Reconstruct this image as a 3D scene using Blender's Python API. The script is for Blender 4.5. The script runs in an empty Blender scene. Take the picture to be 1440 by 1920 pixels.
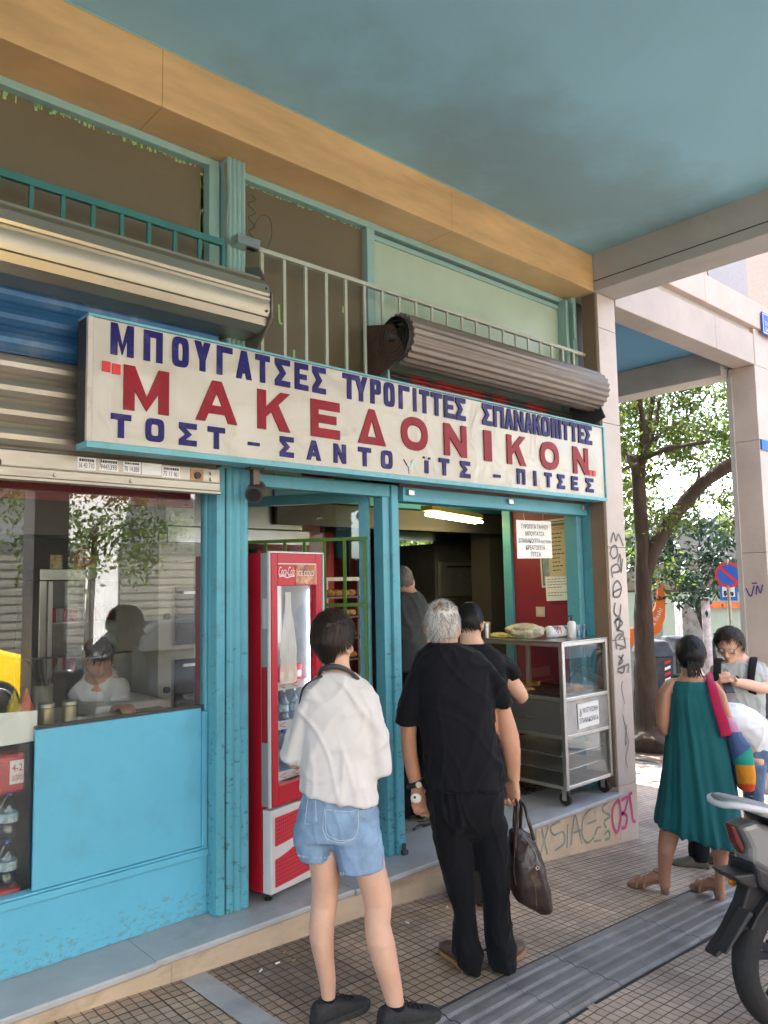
import bpy, bmesh, math, random
from mathutils import Vector, Matrix, noise
random.seed(7)
scene = bpy.context.scene
COL = scene.collection
PI = math.pi

# ------------------------------------------------------------------ camera
FPX, EYE = 1450.0, 1.75
CX = Vector((0.74054692, -0.67175454, -0.01833297))     # image right
CD = Vector((0.04807546, 0.08017038, -0.99562114))      # image down
CF = Vector((0.67028279, 0.7364228, 0.09166484))        # forward
CAMP = Vector((0, 0, EYE))
cam = bpy.data.cameras.new('camera')
cam.sensor_fit = 'VERTICAL'; cam.sensor_height = 36.0; cam.sensor_width = 27.0
cam.lens = FPX / 1920.0 * 36.0
cam.clip_start = 0.05; cam.clip_end = 500
camo = bpy.data.objects.new('camera', cam); COL.objects.link(camo)
camo.matrix_world = Matrix(((CX.x, -CD.x, -CF.x, 0), (CX.y, -CD.y, -CF.y, 0), (CX.z, -CD.z, -CF.z, EYE), (0, 0, 0, 1)))
scene.camera = camo

# ------------------------------------------------------------------ sky, sun, exposure
SUN_EL, SUN_AZ = math.radians(60), math.radians(22)       # azimuth measured from +y towards +x
world = bpy.data.worlds.new('World'); scene.world = world; world.use_nodes = True
wn = world.node_tree.nodes; wl = world.node_tree.links
sky = wn.new('ShaderNodeTexSky'); sky.sky_type = 'NISHITA'; sky.sun_disc = False
sky.sun_elevation = SUN_EL; sky.sun_rotation = SUN_AZ; sky.air_density = 1.0; sky.dust_density = 2.5
wl.new(sky.outputs[0], wn['Background'].inputs[0]); wn['Background'].inputs[1].default_value = 0.15
sun = bpy.data.lights.new('sun', 'SUN'); sun.energy = 5.0; sun.angle = math.radians(0.5); sun.color = (1.0, 0.965, 0.91)
suno = bpy.data.objects.new('sun', sun); COL.objects.link(suno)
sd = Vector((math.sin(SUN_AZ) * math.cos(SUN_EL), math.cos(SUN_AZ) * math.cos(SUN_EL), math.sin(SUN_EL)))
suno.rotation_euler = sd.to_track_quat('Z', 'Y').to_euler()
scene.view_settings.view_transform = 'Standard'; scene.view_settings.look = 'None'
scene.view_settings.exposure = 3.02; scene.view_settings.gamma = 1.0
scene.view_settings.use_curve_mapping = False
scene.cycles.max_bounces = 10; scene.cycles.diffuse_bounces = 6; scene.cycles.glossy_bounces = 5
scene.cycles.transmission_bounces = 8; scene.cycles.transparent_max_bounces = 16
scene.cycles.use_denoising = True
scene.cycles.sample_clamp_indirect = 8.0

# ------------------------------------------------------------------ measuring helpers (image sighting -> metres)
def ray(u, v): return CX * (u - 720) + CD * (v - 960) + CF * FPX
def ony(u, v, y): d = ray(u, v); return CAMP + d * (y / d.y)
def onx(u, v, x): d = ray(u, v); return CAMP + d * (x / d.x)
def onz(u, v, z): d = ray(u, v); return CAMP + d * ((z - EYE) / d.z)
def at(u, v, depth): return CAMP + ray(u, v) * (depth / FPX)
GX = [-40, 1.09, 1.5, 1.8, 2.94, 4.4, 5.76, 14, 60]
GZ = [.04, .04, .02, 0, -.04, -.146, -.283, -.92, -.92]
def gz(x):
    for i in range(len(GX) - 1):
        if x <= GX[i + 1]:
            t = (x - GX[i]) / (GX[i + 1] - GX[i]); return GZ[i] + t * (GZ[i + 1] - GZ[i])
    return GZ[-1]
def onground(u, v):
    z = 0
    for _ in range(40): p = onz(u, v, z); z = gz(p.x)
    return p

# ------------------------------------------------------------------ materials
def mat(name, col, rough=0.6, metal=0.0, var=0.0, vscale=6.0, bump=0.0, bscale=60.0, dirt=None, dscale=2.0, damt=0.5, spec=0.5, trans=0.0, ior=1.45, alpha=1.0, stretch=(1, 1, 1), emit=None, estr=0.0):
    m = bpy.data.materials.new(name); m.use_nodes = True
    nt = m.node_tree; n = nt.nodes; l = nt.links; b = n['Principled BSDF']
    b.inputs['Base Color'].default_value = (*col, 1); b.inputs['Roughness'].default_value = rough
    b.inputs['Metallic'].default_value = metal; b.inputs['Specular IOR Level'].default_value = spec
    b.inputs['Transmission Weight'].default_value = trans; b.inputs['IOR'].default_value = ior
    b.inputs['Alpha'].default_value = alpha
    if emit: b.inputs['Emission Color'].default_value = (*emit, 1); b.inputs['Emission Strength'].default_value = estr
    if var or dirt or bump:
        tc = n.new('ShaderNodeTexCoord'); mp = n.new('ShaderNodeMapping'); mp.inputs['Scale'].default_value = stretch
        l.new(tc.outputs['Object'], mp.inputs[0])
    cur = None
    if var:
        t = n.new('ShaderNodeTexNoise'); t.inputs['Scale'].default_value = vscale; t.inputs['Detail'].default_value = 6; t.inputs['Roughness'].default_value = 0.6
        l.new(mp.outputs[0], t.inputs[0])
        r = n.new('ShaderNodeValToRGB')
        lo = tuple(max(0, c * (1 - var)) for c in col); hi = tuple(min(1, c * (1 + var)) for c in col)
        r.color_ramp.elements[0].position = 0.3; r.color_ramp.elements[1].position = 0.7
        r.color_ramp.elements[0].color = (*lo, 1); r.color_ramp.elements[1].color = (*hi, 1)
        l.new(t.outputs[0], r.inputs[0]); cur = r.outputs[0]
    if dirt:
        t = n.new('ShaderNodeTexNoise'); t.inputs['Scale'].default_value = dscale; t.inputs['Detail'].default_value = 8; t.inputs['Roughness'].default_value = 0.65
        l.new(mp.outputs[0], t.inputs[0])
        r = n.new('ShaderNodeValToRGB'); r.color_ramp.elements[0].position = 0.52; r.color_ramp.elements[1].position = 0.75
        r.color_ramp.elements[1].color = (damt, damt, damt, 1)
        l.new(t.outputs[0], r.inputs[0])
        mx = n.new('ShaderNodeMix'); mx.data_type = 'RGBA'
        l.new(r.outputs[0], mx.inputs[0])
        if cur: l.new(cur, mx.inputs[6])
        else: mx.inputs[6].default_value = (*col, 1)
        mx.inputs[7].default_value = (*dirt, 1); cur = mx.outputs[2]
    if cur: l.new(cur, b.inputs['Base Color'])
    if bump:
        t = n.new('ShaderNodeTexNoise'); t.inputs['Scale'].default_value = bscale; t.inputs['Detail'].default_value = 4
        l.new(mp.outputs[0], t.inputs[0])
        bp = n.new('ShaderNodeBump'); bp.inputs['Strength'].default_value = bump; bp.inputs['Distance'].default_value = 0.01
        l.new(t.outputs[0], bp.inputs['Height']); l.new(bp.outputs[0], b.inputs['Normal'])
    return m

def glass(name, tint=(1, 1, 1), refl=1.0):
    """thin pane: fresnel mix of clear transparency and mirror"""
    m = bpy.data.materials.new(name); m.use_nodes = True
    nt = m.node_tree; n = nt.nodes; l = nt.links; n.clear()
    out = n.new('ShaderNodeOutputMaterial'); mix = n.new('ShaderNodeMixShader')
    tr = n.new('ShaderNodeBsdfTransparent'); tr.inputs[0].default_value = (*tint, 1)
    gl = n.new('ShaderNodeBsdfGlossy'); gl.inputs['Roughness'].default_value = 0.0; gl.inputs[0].default_value = (1, 1, 1, 1)
    fr = n.new('ShaderNodeFresnel'); fr.inputs[0].default_value = 1.5
    mu = n.new('ShaderNodeMath'); mu.operation = 'MULTIPLY'; mu.inputs[1].default_value = refl; mu.use_clamp = True
    ge = n.new('ShaderNodeNewGeometry'); io = n.new('ShaderNodeMath'); io.operation = 'MULTIPLY_ADD'; io.inputs[1].default_value = 1/1.5 - 1.5; io.inputs[2].default_value = 1.5
    l.new(ge.outputs['Backfacing'], io.inputs[0]); l.new(io.outputs[0], fr.inputs[0])      # a thin pane never reflects totally from inside
    l.new(fr.outputs[0], mu.inputs[0]); l.new(mu.outputs[0], mix.inputs[0])
    l.new(tr.outputs[0], mix.inputs[1]); l.new(gl.outputs[0], mix.inputs[2]); l.new(mix.outputs[0], out.inputs[0])
    return m

# ------------------------------------------------------------------ geometry helpers
def box(bm, x0, x1, y0, y1, z0, z1):
    vs = [bm.verts.new(p) for p in ((x0,y0,z0),(x1,y0,z0),(x1,y1,z0),(x0,y1,z0),(x0,y0,z1),(x1,y0,z1),(x1,y1,z1),(x0,y1,z1))]
    for f in ((0,3,2,1),(4,5,6,7),(0,1,5,4),(1,2,6,5),(2,3,7,6),(3,0,4,7)): bm.faces.new([vs[i] for i in f])
    return vs
def obox(bm, c, ax, ay, az, hx, hy, hz):
    """oriented box: centre, three unit axes, half sizes"""
    vs = []
    for sz in (-1, 1):
        for sx, sy in ((-1,-1),(1,-1),(1,1),(-1,1)): vs.append(bm.verts.new(c + ax*hx*sx + ay*hy*sy + az*hz*sz))
    for f in ((0,3,2,1),(4,5,6,7),(0,1,5,4),(1,2,6,5),(2,3,7,6),(3,0,4,7)): bm.faces.new([vs[i] for i in f])
def bar(bm, a, b, w, h=None, up=Vector((0, 0, 1))):
    a = Vector(a); b = Vector(b); d = (b - a); L = d.length
    if L < 1e-6: return
    d /= L; s = d.cross(up)
    if s.length < 1e-3: s = d.cross(Vector((0, 1, 0)))
    s.normalize(); t = s.cross(d)
    obox(bm, (a + b) / 2, d, s, t, L / 2, w / 2, (h or w) / 2)
def ring_loft(bm, rings, cap=True, closed=True):
    vr = [[bm.verts.new(p) for p in r] for r in rings]
    n = len(vr[0])
    for a, b in zip(vr, vr[1:]):
        for i in range(n if closed else n - 1):
            j = (i + 1) % n; bm.faces.new((a[i], a[j], b[j], b[i]))
    if cap and closed:
        bm.faces.new(vr[0][::-1]); bm.faces.new(vr[-1])
    return vr
def tube(bm, pts, r, seg=8, cap=True):
    pts = [Vector(p) for p in pts]; rings = []
    rs = r if isinstance(r, (list, tuple)) else [r] * len(pts)
    prev = None
    for i, p in enumerate(pts):
        t = (pts[min(i+1, len(pts)-1)] - pts[max(i-1, 0)]).normalized()
        if prev is None:
            s = t.cross(Vector((0, 0, 1)))
            if s.length < 0.05: s = t.cross(Vector((0, 1, 0)))
        else: s = prev - t * prev.dot(t)
        s.normalize(); prev = s; q = t.cross(s)
        rings.append([p + (s * math.cos(2*PI*k/seg) + q * math.sin(2*PI*k/seg)) * rs[i] for k in range(seg)])
    ring_loft(bm, rings, cap)
def cyl(bm, a, b, r, seg=16, r2=None): tube(bm, [a, b], [r, r if r2 is None else r2], seg)
def lathe(bm, prof, c=(0, 0, 0), seg=20, cap=True):
    c = Vector(c)
    ring_loft(bm, [[c + Vector((r*math.cos(2*PI*k/seg), r*math.sin(2*PI*k/seg), z)) for k in range(seg)] for r, z in prof], cap)
def prism(bm, poly, axis, a0, a1):
    """poly of 2-D points extruded along axis: 'x' poly=(y,z); 'y' poly=(x,z); 'z' poly=(x,y)"""
    def P(p, a): return {'x': (a, p[0], p[1]), 'y': (p[0], a, p[1]), 'z': (p[0], p[1], a)}[axis]
    ring_loft(bm, [[P(p, a0) for p in poly], [P(p, a1) for p in poly]])
def ribbon(bm, pts, w, n):
    """flat painted stroke through 3-D points lying on a surface with normal n"""
    pts = [Vector(p) for p in pts]; n = Vector(n); L = []; R = []
    for i, p in enumerate(pts):
        t = (pts[min(i+1, len(pts)-1)] - pts[max(i-1, 0)]).normalized(); s = t.cross(n).normalized()
        L.append(bm.verts.new(p + s*w/2)); R.append(bm.verts.new(p - s*w/2))
    for i in range(len(pts)-1): bm.faces.new((L[i], R[i], R[i+1], L[i+1]))
def smooth_path(pts, k=6):
    pts = [Vector(p) for p in pts]; out = []
    for i in range(len(pts)-1):
        p0 = pts[max(i-1, 0)]; p1 = pts[i]; p2 = pts[i+1]; p3 = pts[min(i+2, len(pts)-1)]
        for j in range(k):
            t = j/k; out.append(0.5*((2*p1) + (p2-p0)*t + (2*p0-5*p1+4*p2-p3)*t*t + (3*p1-p0-3*p2+p3)*t**3))
    out.append(pts[-1]); return out

def NB(): return bmesh.new()
def link(name, me, m, parent=None):
    o = bpy.data.objects.new(name, me); COL.objects.link(o)
    if m: me.materials.append(m)
    if parent is not None: o.parent = parent
    return o
def part(name, bm, m, parent=None, bevel=0.0, smooth=False, recalc=True):
    """bmesh in world metres -> one mesh object, stored relative to its (unrotated) parent chain"""
    if recalc: bmesh.ops.recalc_face_normals(bm, faces=bm.faces)
    off = Vector((0, 0, 0)); p = parent
    while p is not None: off += p.location; p = p.parent
    if off.length: bmesh.ops.translate(bm, verts=bm.verts, vec=-off)
    me = bpy.data.meshes.new(name); bm.to_mesh(me); bm.free()
    o = link(name, me, m, parent)
    if smooth:
        for f in me.polygons: f.use_smooth = True
    if bevel:
        md = o.modifiers.new('bevel', 'BEVEL'); md.width = bevel; md.segments = 2; md.limit_method = 'ANGLE'; md.angle_limit = math.radians(40)
    return o
def tag(o, label=None, cat=None, group=None, kind=None):
    if label: o['label'] = label
    if cat: o['category'] = cat
    if group: o['group'] = group
    if kind: o['kind'] = kind
    return o
def thing(name, label, cat, loc=(0, 0, 0), group=None):
    o = bpy.data.objects.new(name, None); COL.objects.link(o); o.location = loc; o.empty_display_size = 0.1
    return tag(o, label, cat, group)
def autosmooth(o, ang=40):
    me = o.data
    for f in me.polygons: f.use_smooth = True
    me.set_sharp_from_angle(angle=math.radians(ang))
    return o

_fc = {}
def glyph(ch, bold=0.0, shear=0.0):
    """2-D outline faces of a character, as (verts, polys)"""
    key = (ch, bold, shear)
    if key in _fc: return _fc[key]
    c = bpy.data.curves.new('g', 'FONT'); c.body = ch; c.offset = bold; c.shear = shear; c.resolution_u = 4
    o = bpy.data.objects.new('g', c); COL.objects.link(o)
    me = bpy.data.meshes.new_from_object(o.evaluated_get(bpy.context.evaluated_depsgraph_get()))
    r = ([v.co.copy() for v in me.vertices], [tuple(p.vertices) for p in me.polygons])
    bpy.data.objects.remove(o); bpy.data.curves.remove(c); bpy.data.meshes.remove(me)
    _fc[key] = r; return r
def write(bm, s, o, ax, ay, h=None, width=None, bold=0.0, shear=0.0, rect=None, lift=0.0):
    """letters of s on the plane (o, ax, ay): baseline-left at o; cap height h; optional total width; text drawn flat"""
    vs, fs = glyph(s, bold, shear)
    if not vs: return
    x0 = min(v.x for v in vs); x1 = max(v.x for v in vs); y0 = min(v.y for v in vs); y1 = max(v.y for v in vs)
    sy = h / (0.728 + 2*bold) if width is None or not rect else h / (y1 - y0)
    sx = width / (x1 - x0) if width else sy
    yb = y0 if rect else -bold
    nrm = ax.cross(ay) * lift
    bv = [bm.verts.new(o + ax*((v.x-x0)*sx) + ay*((v.y-yb)*sy) + nrm) for v in vs]
    for f in fs:
        try: bm.faces.new([bv[i] for i in f])
        except ValueError: pass
VX, VY, VZ = Vector((1,0,0)), Vector((0,1,0)), Vector((0,0,1))
# ================================================================== SETTING: ground
def node_math(nt, op, a, b=None, clamp=False):
    m = nt.nodes.new('ShaderNodeMath'); m.operation = op; m.use_clamp = clamp
    for i, x in enumerate((a, b)):
        if x is None: continue
        if isinstance(x, (int, float)): m.inputs[i].default_value = x
        else: nt.links.new(x, m.inputs[i])
    return m.outputs[0]
def mosaic_mat():
    m = bpy.data.materials.new('mosaic_paving'); m.use_nodes = True
    nt = m.node_tree; n = nt.nodes; l = nt.links; b = n['Principled BSDF']
    tc = n.new('ShaderNodeTexCoord'); mp = n.new('ShaderNodeMapping')
    # slightly wobbly grid
    nz = n.new('ShaderNodeTexNoise'); nz.inputs['Scale'].default_value = 7; l.new(tc.outputs['Object'], nz.inputs[0])
    ad = n.new('ShaderNodeVectorMath'); ad.operation = 'MULTIPLY_ADD'; ad.inputs[1].default_value = (.012,.012,0)
    l.new(nz.outputs['Color'], ad.inputs[0]); l.new(tc.outputs['Object'], ad.inputs[2])
    br = n.new('ShaderNodeTexBrick'); br.offset = 0.0; br.squash = 1.0
    br.inputs['Scale'].default_value = 1.0; br.inputs['Brick Width'].default_value = 0.05; br.inputs['Row Height'].default_value = 0.05
    br.inputs['Mortar Size'].default_value = 0.0032; br.inputs['Mortar Smooth'].default_value = 0.35; br.inputs['Bias'].default_value = 0.1
    br.inputs['Color1'].default_value = (.53,.425,.335,1); br.inputs['Color2'].default_value = (.41,.325,.255,1); br.inputs['Mortar'].default_value = (.105,.085,.07,1)
    l.new(ad.outputs[0], br.inputs[0])
    n2 = n.new('ShaderNodeTexNoise'); n2.inputs['Scale'].default_value = 1.1; n2.inputs['Detail'].default_value = 8; n2.inputs['Roughness'].default_value = .65; l.new(tc.outputs['Object'], n2.inputs[0])
    r2 = n.new('ShaderNodeValToRGB'); r2.color_ramp.elements[0].position = .35; r2.color_ramp.elements[1].position = .68
    r2.color_ramp.elements[0].color = (.50,.47,.45,1); r2.color_ramp.elements[1].color = (1.15,1.1,1.06,1); l.new(n2.outputs[0], r2.inputs[0])
    mx = n.new('ShaderNodeMix'); mx.data_type = 'RGBA'; mx.blend_type = 'MULTIPLY'; mx.inputs[0].default_value = 1
    l.new(br.outputs[0], mx.inputs[6]); l.new(r2.outputs[0], mx.inputs[7])
    b3 = n.new('ShaderNodeTexBrick'); b3.offset = 0.0; b3.inputs['Scale'].default_value = 1.0; b3.inputs['Brick Width'].default_value = .4; b3.inputs['Row Height'].default_value = .4; b3.inputs['Mortar Size'].default_value = .005
    b3.inputs['Color1'].default_value = (.78,.78,.78,1); b3.inputs['Color2'].default_value = (1.12,1.08,1.04,1); b3.inputs['Mortar'].default_value = (.45,.42,.4,1); l.new(ad.outputs[0], b3.inputs[0])
    m3 = n.new('ShaderNodeMix'); m3.data_type = 'RGBA'; m3.blend_type = 'MULTIPLY'; m3.inputs[0].default_value = 1; l.new(mx.outputs[2], m3.inputs[6]); l.new(b3.outputs[0], m3.inputs[7]); mx = m3
    # greyer cleaner stone away from the doorway, brown near it
    sx = n.new('ShaderNodeSeparateXYZ'); l.new(tc.outputs['Object'], sx.inputs[0])
    g = node_math(nt, 'ADD', sx.outputs[0], node_math(nt, 'MULTIPLY', sx.outputs[1], -1.2))
    g = node_math(nt, 'MULTIPLY', node_math(nt, 'ADD', g, 0.2), 0.4, True)
    mg = n.new('ShaderNodeMix'); mg.data_type = 'RGBA'; mg.blend_type = 'MULTIPLY'
    l.new(g, mg.inputs[0]); l.new(mx.outputs[2], mg.inputs[6]); mg.inputs[7].default_value = (1.12,1.18,1.27,1)
    # gum spots
    vo = n.new('ShaderNodeTexVoronoi'); vo.inputs['Scale'].default_value = 3.2; l.new(tc.outputs['Object'], vo.inputs[0])
    gs = node_math(nt, 'LESS_THAN', vo.outputs['Distance'], 0.055)
    mq = n.new('ShaderNodeMix'); mq.data_type = 'RGBA'; l.new(node_math(nt, 'MULTIPLY', gs, .55), mq.inputs[0]); l.new(mg.outputs[2], mq.inputs[6]); mq.inputs[7].default_value = (.06,.055,.05,1)
    l.new(mq.outputs[2], b.inputs['Base Color']); b.inputs['Roughness'].default_value = .62
    bp = n.new('ShaderNodeBump'); bp.inputs['Strength'].default_value = .9; bp.inputs['Distance'].default_value = .006; bp.invert = True
    l.new(br.outputs['Fac'], bp.inputs['Height']); l.new(bp.outputs[0], b.inputs['Normal'])
    return m
M = {}
M['mosaic'] = mosaic_mat()
M['slab'] = mat('paving_slab', (.13,.126,.124), .7, var=.18, vscale=3, bump=.15, bscale=40, dirt=(.12,.11,.10), dscale=1.5)
M['asphalt'] = mat('asphalt', (.05,.05,.052), .8, var=.25, vscale=30, bump=.4, bscale=200)
def ground_sheet(name, x0, x1, y0, y1, dz, m, step=0.5):
    bm = NB(); xs = []; x = x0
    while x < x1 - 1e-6: xs.append(x); x += step
    xs += [g for g in GX if x0 < g < x1] + [x1]; xs = sorted(set(xs))
    r = [[bm.verts.new((x, y, gz(x) + dz)) for x in xs] for y in (y0, y1)]
    for i in range(len(xs)-1): bm.faces.new((r[0][i], r[0][i+1], r[1][i+1], r[1][i]))
    return tag(part(name, bm, m, recalc=False), kind='structure')
ground_sheet('ground', -40, 60, -40, 60, -.16, M['asphalt'], 2)
ground_sheet('pavement', -12, 8.9, -1.7, 7.7, 0, M['mosaic'])
ground_sheet('side_pavement', 8.9, 11.6, -1.7, 30, 0.0, M['slab'])
ground_sheet('opposite_pavement', -30, 30, -14, -8.0, 0.0, M['slab'], 1)
bm = NB()
box(bm, -12, 11.6, -1.86, -1.7, -1.2, 0.0)
for v in bm.verts:
    if v.co.z > -.5: v.co.z = gz(v.co.x)
tag(part('kerb', bm, M['slab']), kind='structure')

# tactile strip: ribbed slabs with real ridges
bm = NB(); M['tactile'] = mat('tactile_slab', (.19,.176,.168), .55, var=.3, vscale=5, bump=.35, bscale=90, dirt=(.23,.23,.24), dscale=6, damt=.7)
def ty(x): return TYA + TYB*(x - 2.6)
TYA, TYB = 1.978, .022
prof = []; k = 0
y = 0.0
for i in range(5):
    c = 0.04 + i * 0.08
    prof += [(c-.030, .003), (c-.017, .011), (c+.017, .011), (c+.030, .003)]
prof = [(0, .003)] + prof + [(.40, .003)]
x = -1.2
while x < 9:
    x1 = x + .396; dz = random.uniform(-.0012, .0015)
    rows = []
    for xx in (x, (x+x1)/2, x1):
        rows.append([bm.verts.new((xx, ty(xx) + p[0] + random.uniform(-.001,.001), gz(xx) + p[1] + dz)) for p in prof])
    for a, b2 in zip(rows, rows[1:]):
        for i in range(len(prof)-1): bm.faces.new((a[i], b2[i], b2[i+1], a[i+1]))
    x += .40
tag(part('tactile_strip', bm, M['tactile'], recalc=False), kind='structure')
bm = NB(); box(bm, -1.2, 9, -.012, .412, 0, 0.0018)
for v in bm.verts: v.co.y += ty(v.co.x)
bmesh.ops.subdivide_edges(bm, edges=[e for e in bm.edges if abs(e.verts[0].co.x-e.verts[1].co.x) > 1], cuts=40)
for v in bm.verts: v.co.z += gz(v.co.x) - .0001
tag(part('tactile_bed', bm, mat('tactile_joint', (.03,.03,.03), .9)), kind='structure')
# plain grey stone strip across the paving
a, b2 = onground(372, 1822), onground(540, 1932)
M['marble_grey'] = mat('grey_marble', (.36,.36,.37), .4, var=.2, vscale=4, bump=.08, dirt=(.12,.11,.10), dscale=5, damt=.55)
bm = NB(); n_ = 8; prev = None
for i in range(n_ + 1):
    t = i/n_; c = Vector((1.80 + .03*t, 3.31 - 1.22*t, 0)); w = .062
    row = [bm.verts.new((c.x + s*w, c.y, gz(c.x + s*w) + .004)) for s in (-1, 1)]
    if prev: bm.faces.new((prev[0], row[0], row[1], prev[1]))
    prev = row
tag(part('stone_strip', bm, M['marble_grey']), kind='structure')

# ================================================================== THE SHOP BUILDING
YF = 3.515          # face of the blue posts
YB = 3.32           # face of beam, pillar and step riser
ZC = 4.375          # arcade ceiling
M['ceil'] = mat('teal_ceiling_paint', (.29,.56,.70), .75, var=.05, vscale=1.2, bump=.06, bscale=25)
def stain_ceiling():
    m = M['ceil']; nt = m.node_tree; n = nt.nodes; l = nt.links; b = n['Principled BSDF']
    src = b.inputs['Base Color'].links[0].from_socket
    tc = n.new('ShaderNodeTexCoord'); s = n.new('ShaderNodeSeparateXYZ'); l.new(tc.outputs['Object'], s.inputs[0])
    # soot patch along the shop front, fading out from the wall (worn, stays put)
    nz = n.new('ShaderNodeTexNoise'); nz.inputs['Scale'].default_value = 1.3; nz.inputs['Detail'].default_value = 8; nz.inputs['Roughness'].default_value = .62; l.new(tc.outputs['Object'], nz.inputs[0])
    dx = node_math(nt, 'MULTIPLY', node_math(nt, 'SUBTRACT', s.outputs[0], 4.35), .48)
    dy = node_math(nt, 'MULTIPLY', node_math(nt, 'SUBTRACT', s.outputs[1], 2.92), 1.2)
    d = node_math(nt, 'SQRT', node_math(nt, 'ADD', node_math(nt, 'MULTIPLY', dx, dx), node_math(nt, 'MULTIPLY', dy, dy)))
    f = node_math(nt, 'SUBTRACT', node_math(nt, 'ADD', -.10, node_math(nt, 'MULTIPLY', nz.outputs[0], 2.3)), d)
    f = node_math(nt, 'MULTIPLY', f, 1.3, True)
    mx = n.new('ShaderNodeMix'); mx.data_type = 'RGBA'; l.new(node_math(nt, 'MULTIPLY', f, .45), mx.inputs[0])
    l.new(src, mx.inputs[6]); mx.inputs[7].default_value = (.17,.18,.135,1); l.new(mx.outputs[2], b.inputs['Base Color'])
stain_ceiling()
M['beam'] = mat('tan_marble', (.64,.41,.195), .35, var=.22, vscale=2.2, bump=.05, bscale=20, dirt=(.72,.47,.22), dscale=2.5, damt=.55, stretch=(.6,1,3))
M['beam2'] = mat('pale_marble', (.42,.36,.32), .5, var=.10, vscale=2.5, bump=.06, bscale=30, dirt=(.33,.28,.24), dscale=3)
M['render'] = mat('grey_render', (.42,.40,.375), .8, var=.06, vscale=1.5, bump=.12, bscale=30, dirt=(.24,.22,.19), dscale=1.3)
M['riser'] = mat('cream_marble', (.50,.395,.29), .45, var=.14, vscale=3, bump=.06, bscale=30, dirt=(.24,.18,.12), dscale=3.2, damt=.8, stretch=(1,1,2))
M['sill'] = mat('white_marble_sill', (.40,.41,.42), .35, var=.16, vscale=2.5, bump=.05, bscale=30, dirt=(.2,.19,.18), dscale=3.5, damt=.65)
M['blue'] = mat('blue_door_paint', (.115,.43,.61), .38, var=.07, vscale=2, bump=.08, bscale=18, dirt=(.07,.20,.24), dscale=4, damt=.35)
def worn(m, z0, z1, chip, scale=14, thr=.56):
    """flaking paint and grime that gathers in a band up to height z1"""
    nt = m.node_tree; n = nt.nodes; l = nt.links; b = n['Principled BSDF']; src = b.inputs['Base Color'].links[0].from_socket
    ge = n.new('ShaderNodeNewGeometry'); s = n.new('ShaderNodeSeparateXYZ'); l.new(ge.outputs['Position'], s.inputs[0])
    h = node_math(nt, 'DIVIDE', node_math(nt, 'SUBTRACT', z1, s.outputs[2]), z1 - z0, True)
    mp = n.new('ShaderNodeMapping'); mp.inputs['Scale'].default_value = (1, 1, 1.8); l.new(ge.outputs['Position'], mp.inputs[0])
    t = n.new('ShaderNodeTexNoise'); t.inputs['Scale'].default_value = scale; t.inputs['Detail'].default_value = 8; t.inputs['Roughness'].default_value = .7; l.new(mp.outputs[0], t.inputs[0])
    k = node_math(nt, 'MULTIPLY', node_math(nt, 'SUBTRACT', node_math(nt, 'ADD', t.outputs[0], node_math(nt, 'MULTIPLY', h, .12)), thr), 14, True)
    k = node_math(nt, 'MULTIPLY', k, node_math(nt, 'MULTIPLY', h, 3, True))
    mx = n.new('ShaderNodeMix'); mx.data_type = 'RGBA'; l.new(node_math(nt, 'MULTIPLY', k, .75), mx.inputs[0]); l.new(src, mx.inputs[6]); mx.inputs[7].default_value = (*chip, 1); l.new(mx.outputs[2], b.inputs['Base Color'])
worn(M['blue'], .12, .33, (.13,.27,.30), 34, .60)
M['bluep'] = mat('blue_post_paint', (.10,.36,.45), .42, var=.09, vscale=3, bump=.12, bscale=25, dirt=(.06,.13,.15), dscale=6, damt=.5)
worn(M['bluep'], .12, 2.4, (.05,.09,.09), 20, .66)
M['mint'] = mat('frame_paint_bounce_lit', (.27,.44,.41), .5, var=.08, vscale=5, bump=.1, bscale=30, dirt=(.18,.27,.22), dscale=5)  # post paint again, with yellow bounce light put into its colour
M['brownpane'] = mat('brown_painted_glass', (.152,.125,.078), .28, var=.08, vscale=1.4, dirt=(.20,.155,.10), dscale=1.2)
M['limepane'] = mat('mint_painted_sheet', (.40,.51,.40), .35, var=.08, vscale=1.6, dirt=(.42,.49,.30), dscale=.9, damt=.7)
M['red'] = mat('dark_red_wall', (.24,.028,.045), .45, var=.08, vscale=2)
M['dark'] = mat('dark_interior', (.045,.045,.045), .6, var=.2, vscale=3)
M['wallin'] = mat('interior_wall', (.33,.29,.23), .7, var=.1, vscale=2)
M['steel'] = mat('brushed_steel', (.52,.51,.48), .28, 1.0, var=.1, vscale=8, bump=.05, bscale=60)
M['alu'] = mat('aluminium', (.62,.61,.58), .32, .9, var=.08, vscale=10)
M['black'] = mat('black_plastic', (.015,.015,.016), .4)
M['white'] = mat('white_paint', (.78,.77,.74), .5)
M['paper'] = mat('white_paper', (.80,.79,.77), .7, bump=.05, bscale=15)
M['ink'] = mat('black_ink', (.03,.03,.035), .6)
M['pane'] = glass('window_glass', (.93,.95,.94), 1.9)
M['pane2'] = glass('display_glass', (.95,.97,.97), 1.2)

B = thing('shop_building', 'arcaded corner building with blue painted shopfront, tan marble beam and teal ceiling', 'building', (0, 0, 0))
bm = NB(); box(bm, -10, 5.70, -1.1, 3.55, ZC, ZC + .1); part('ceiling', bm, M['ceil'], B)
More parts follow.
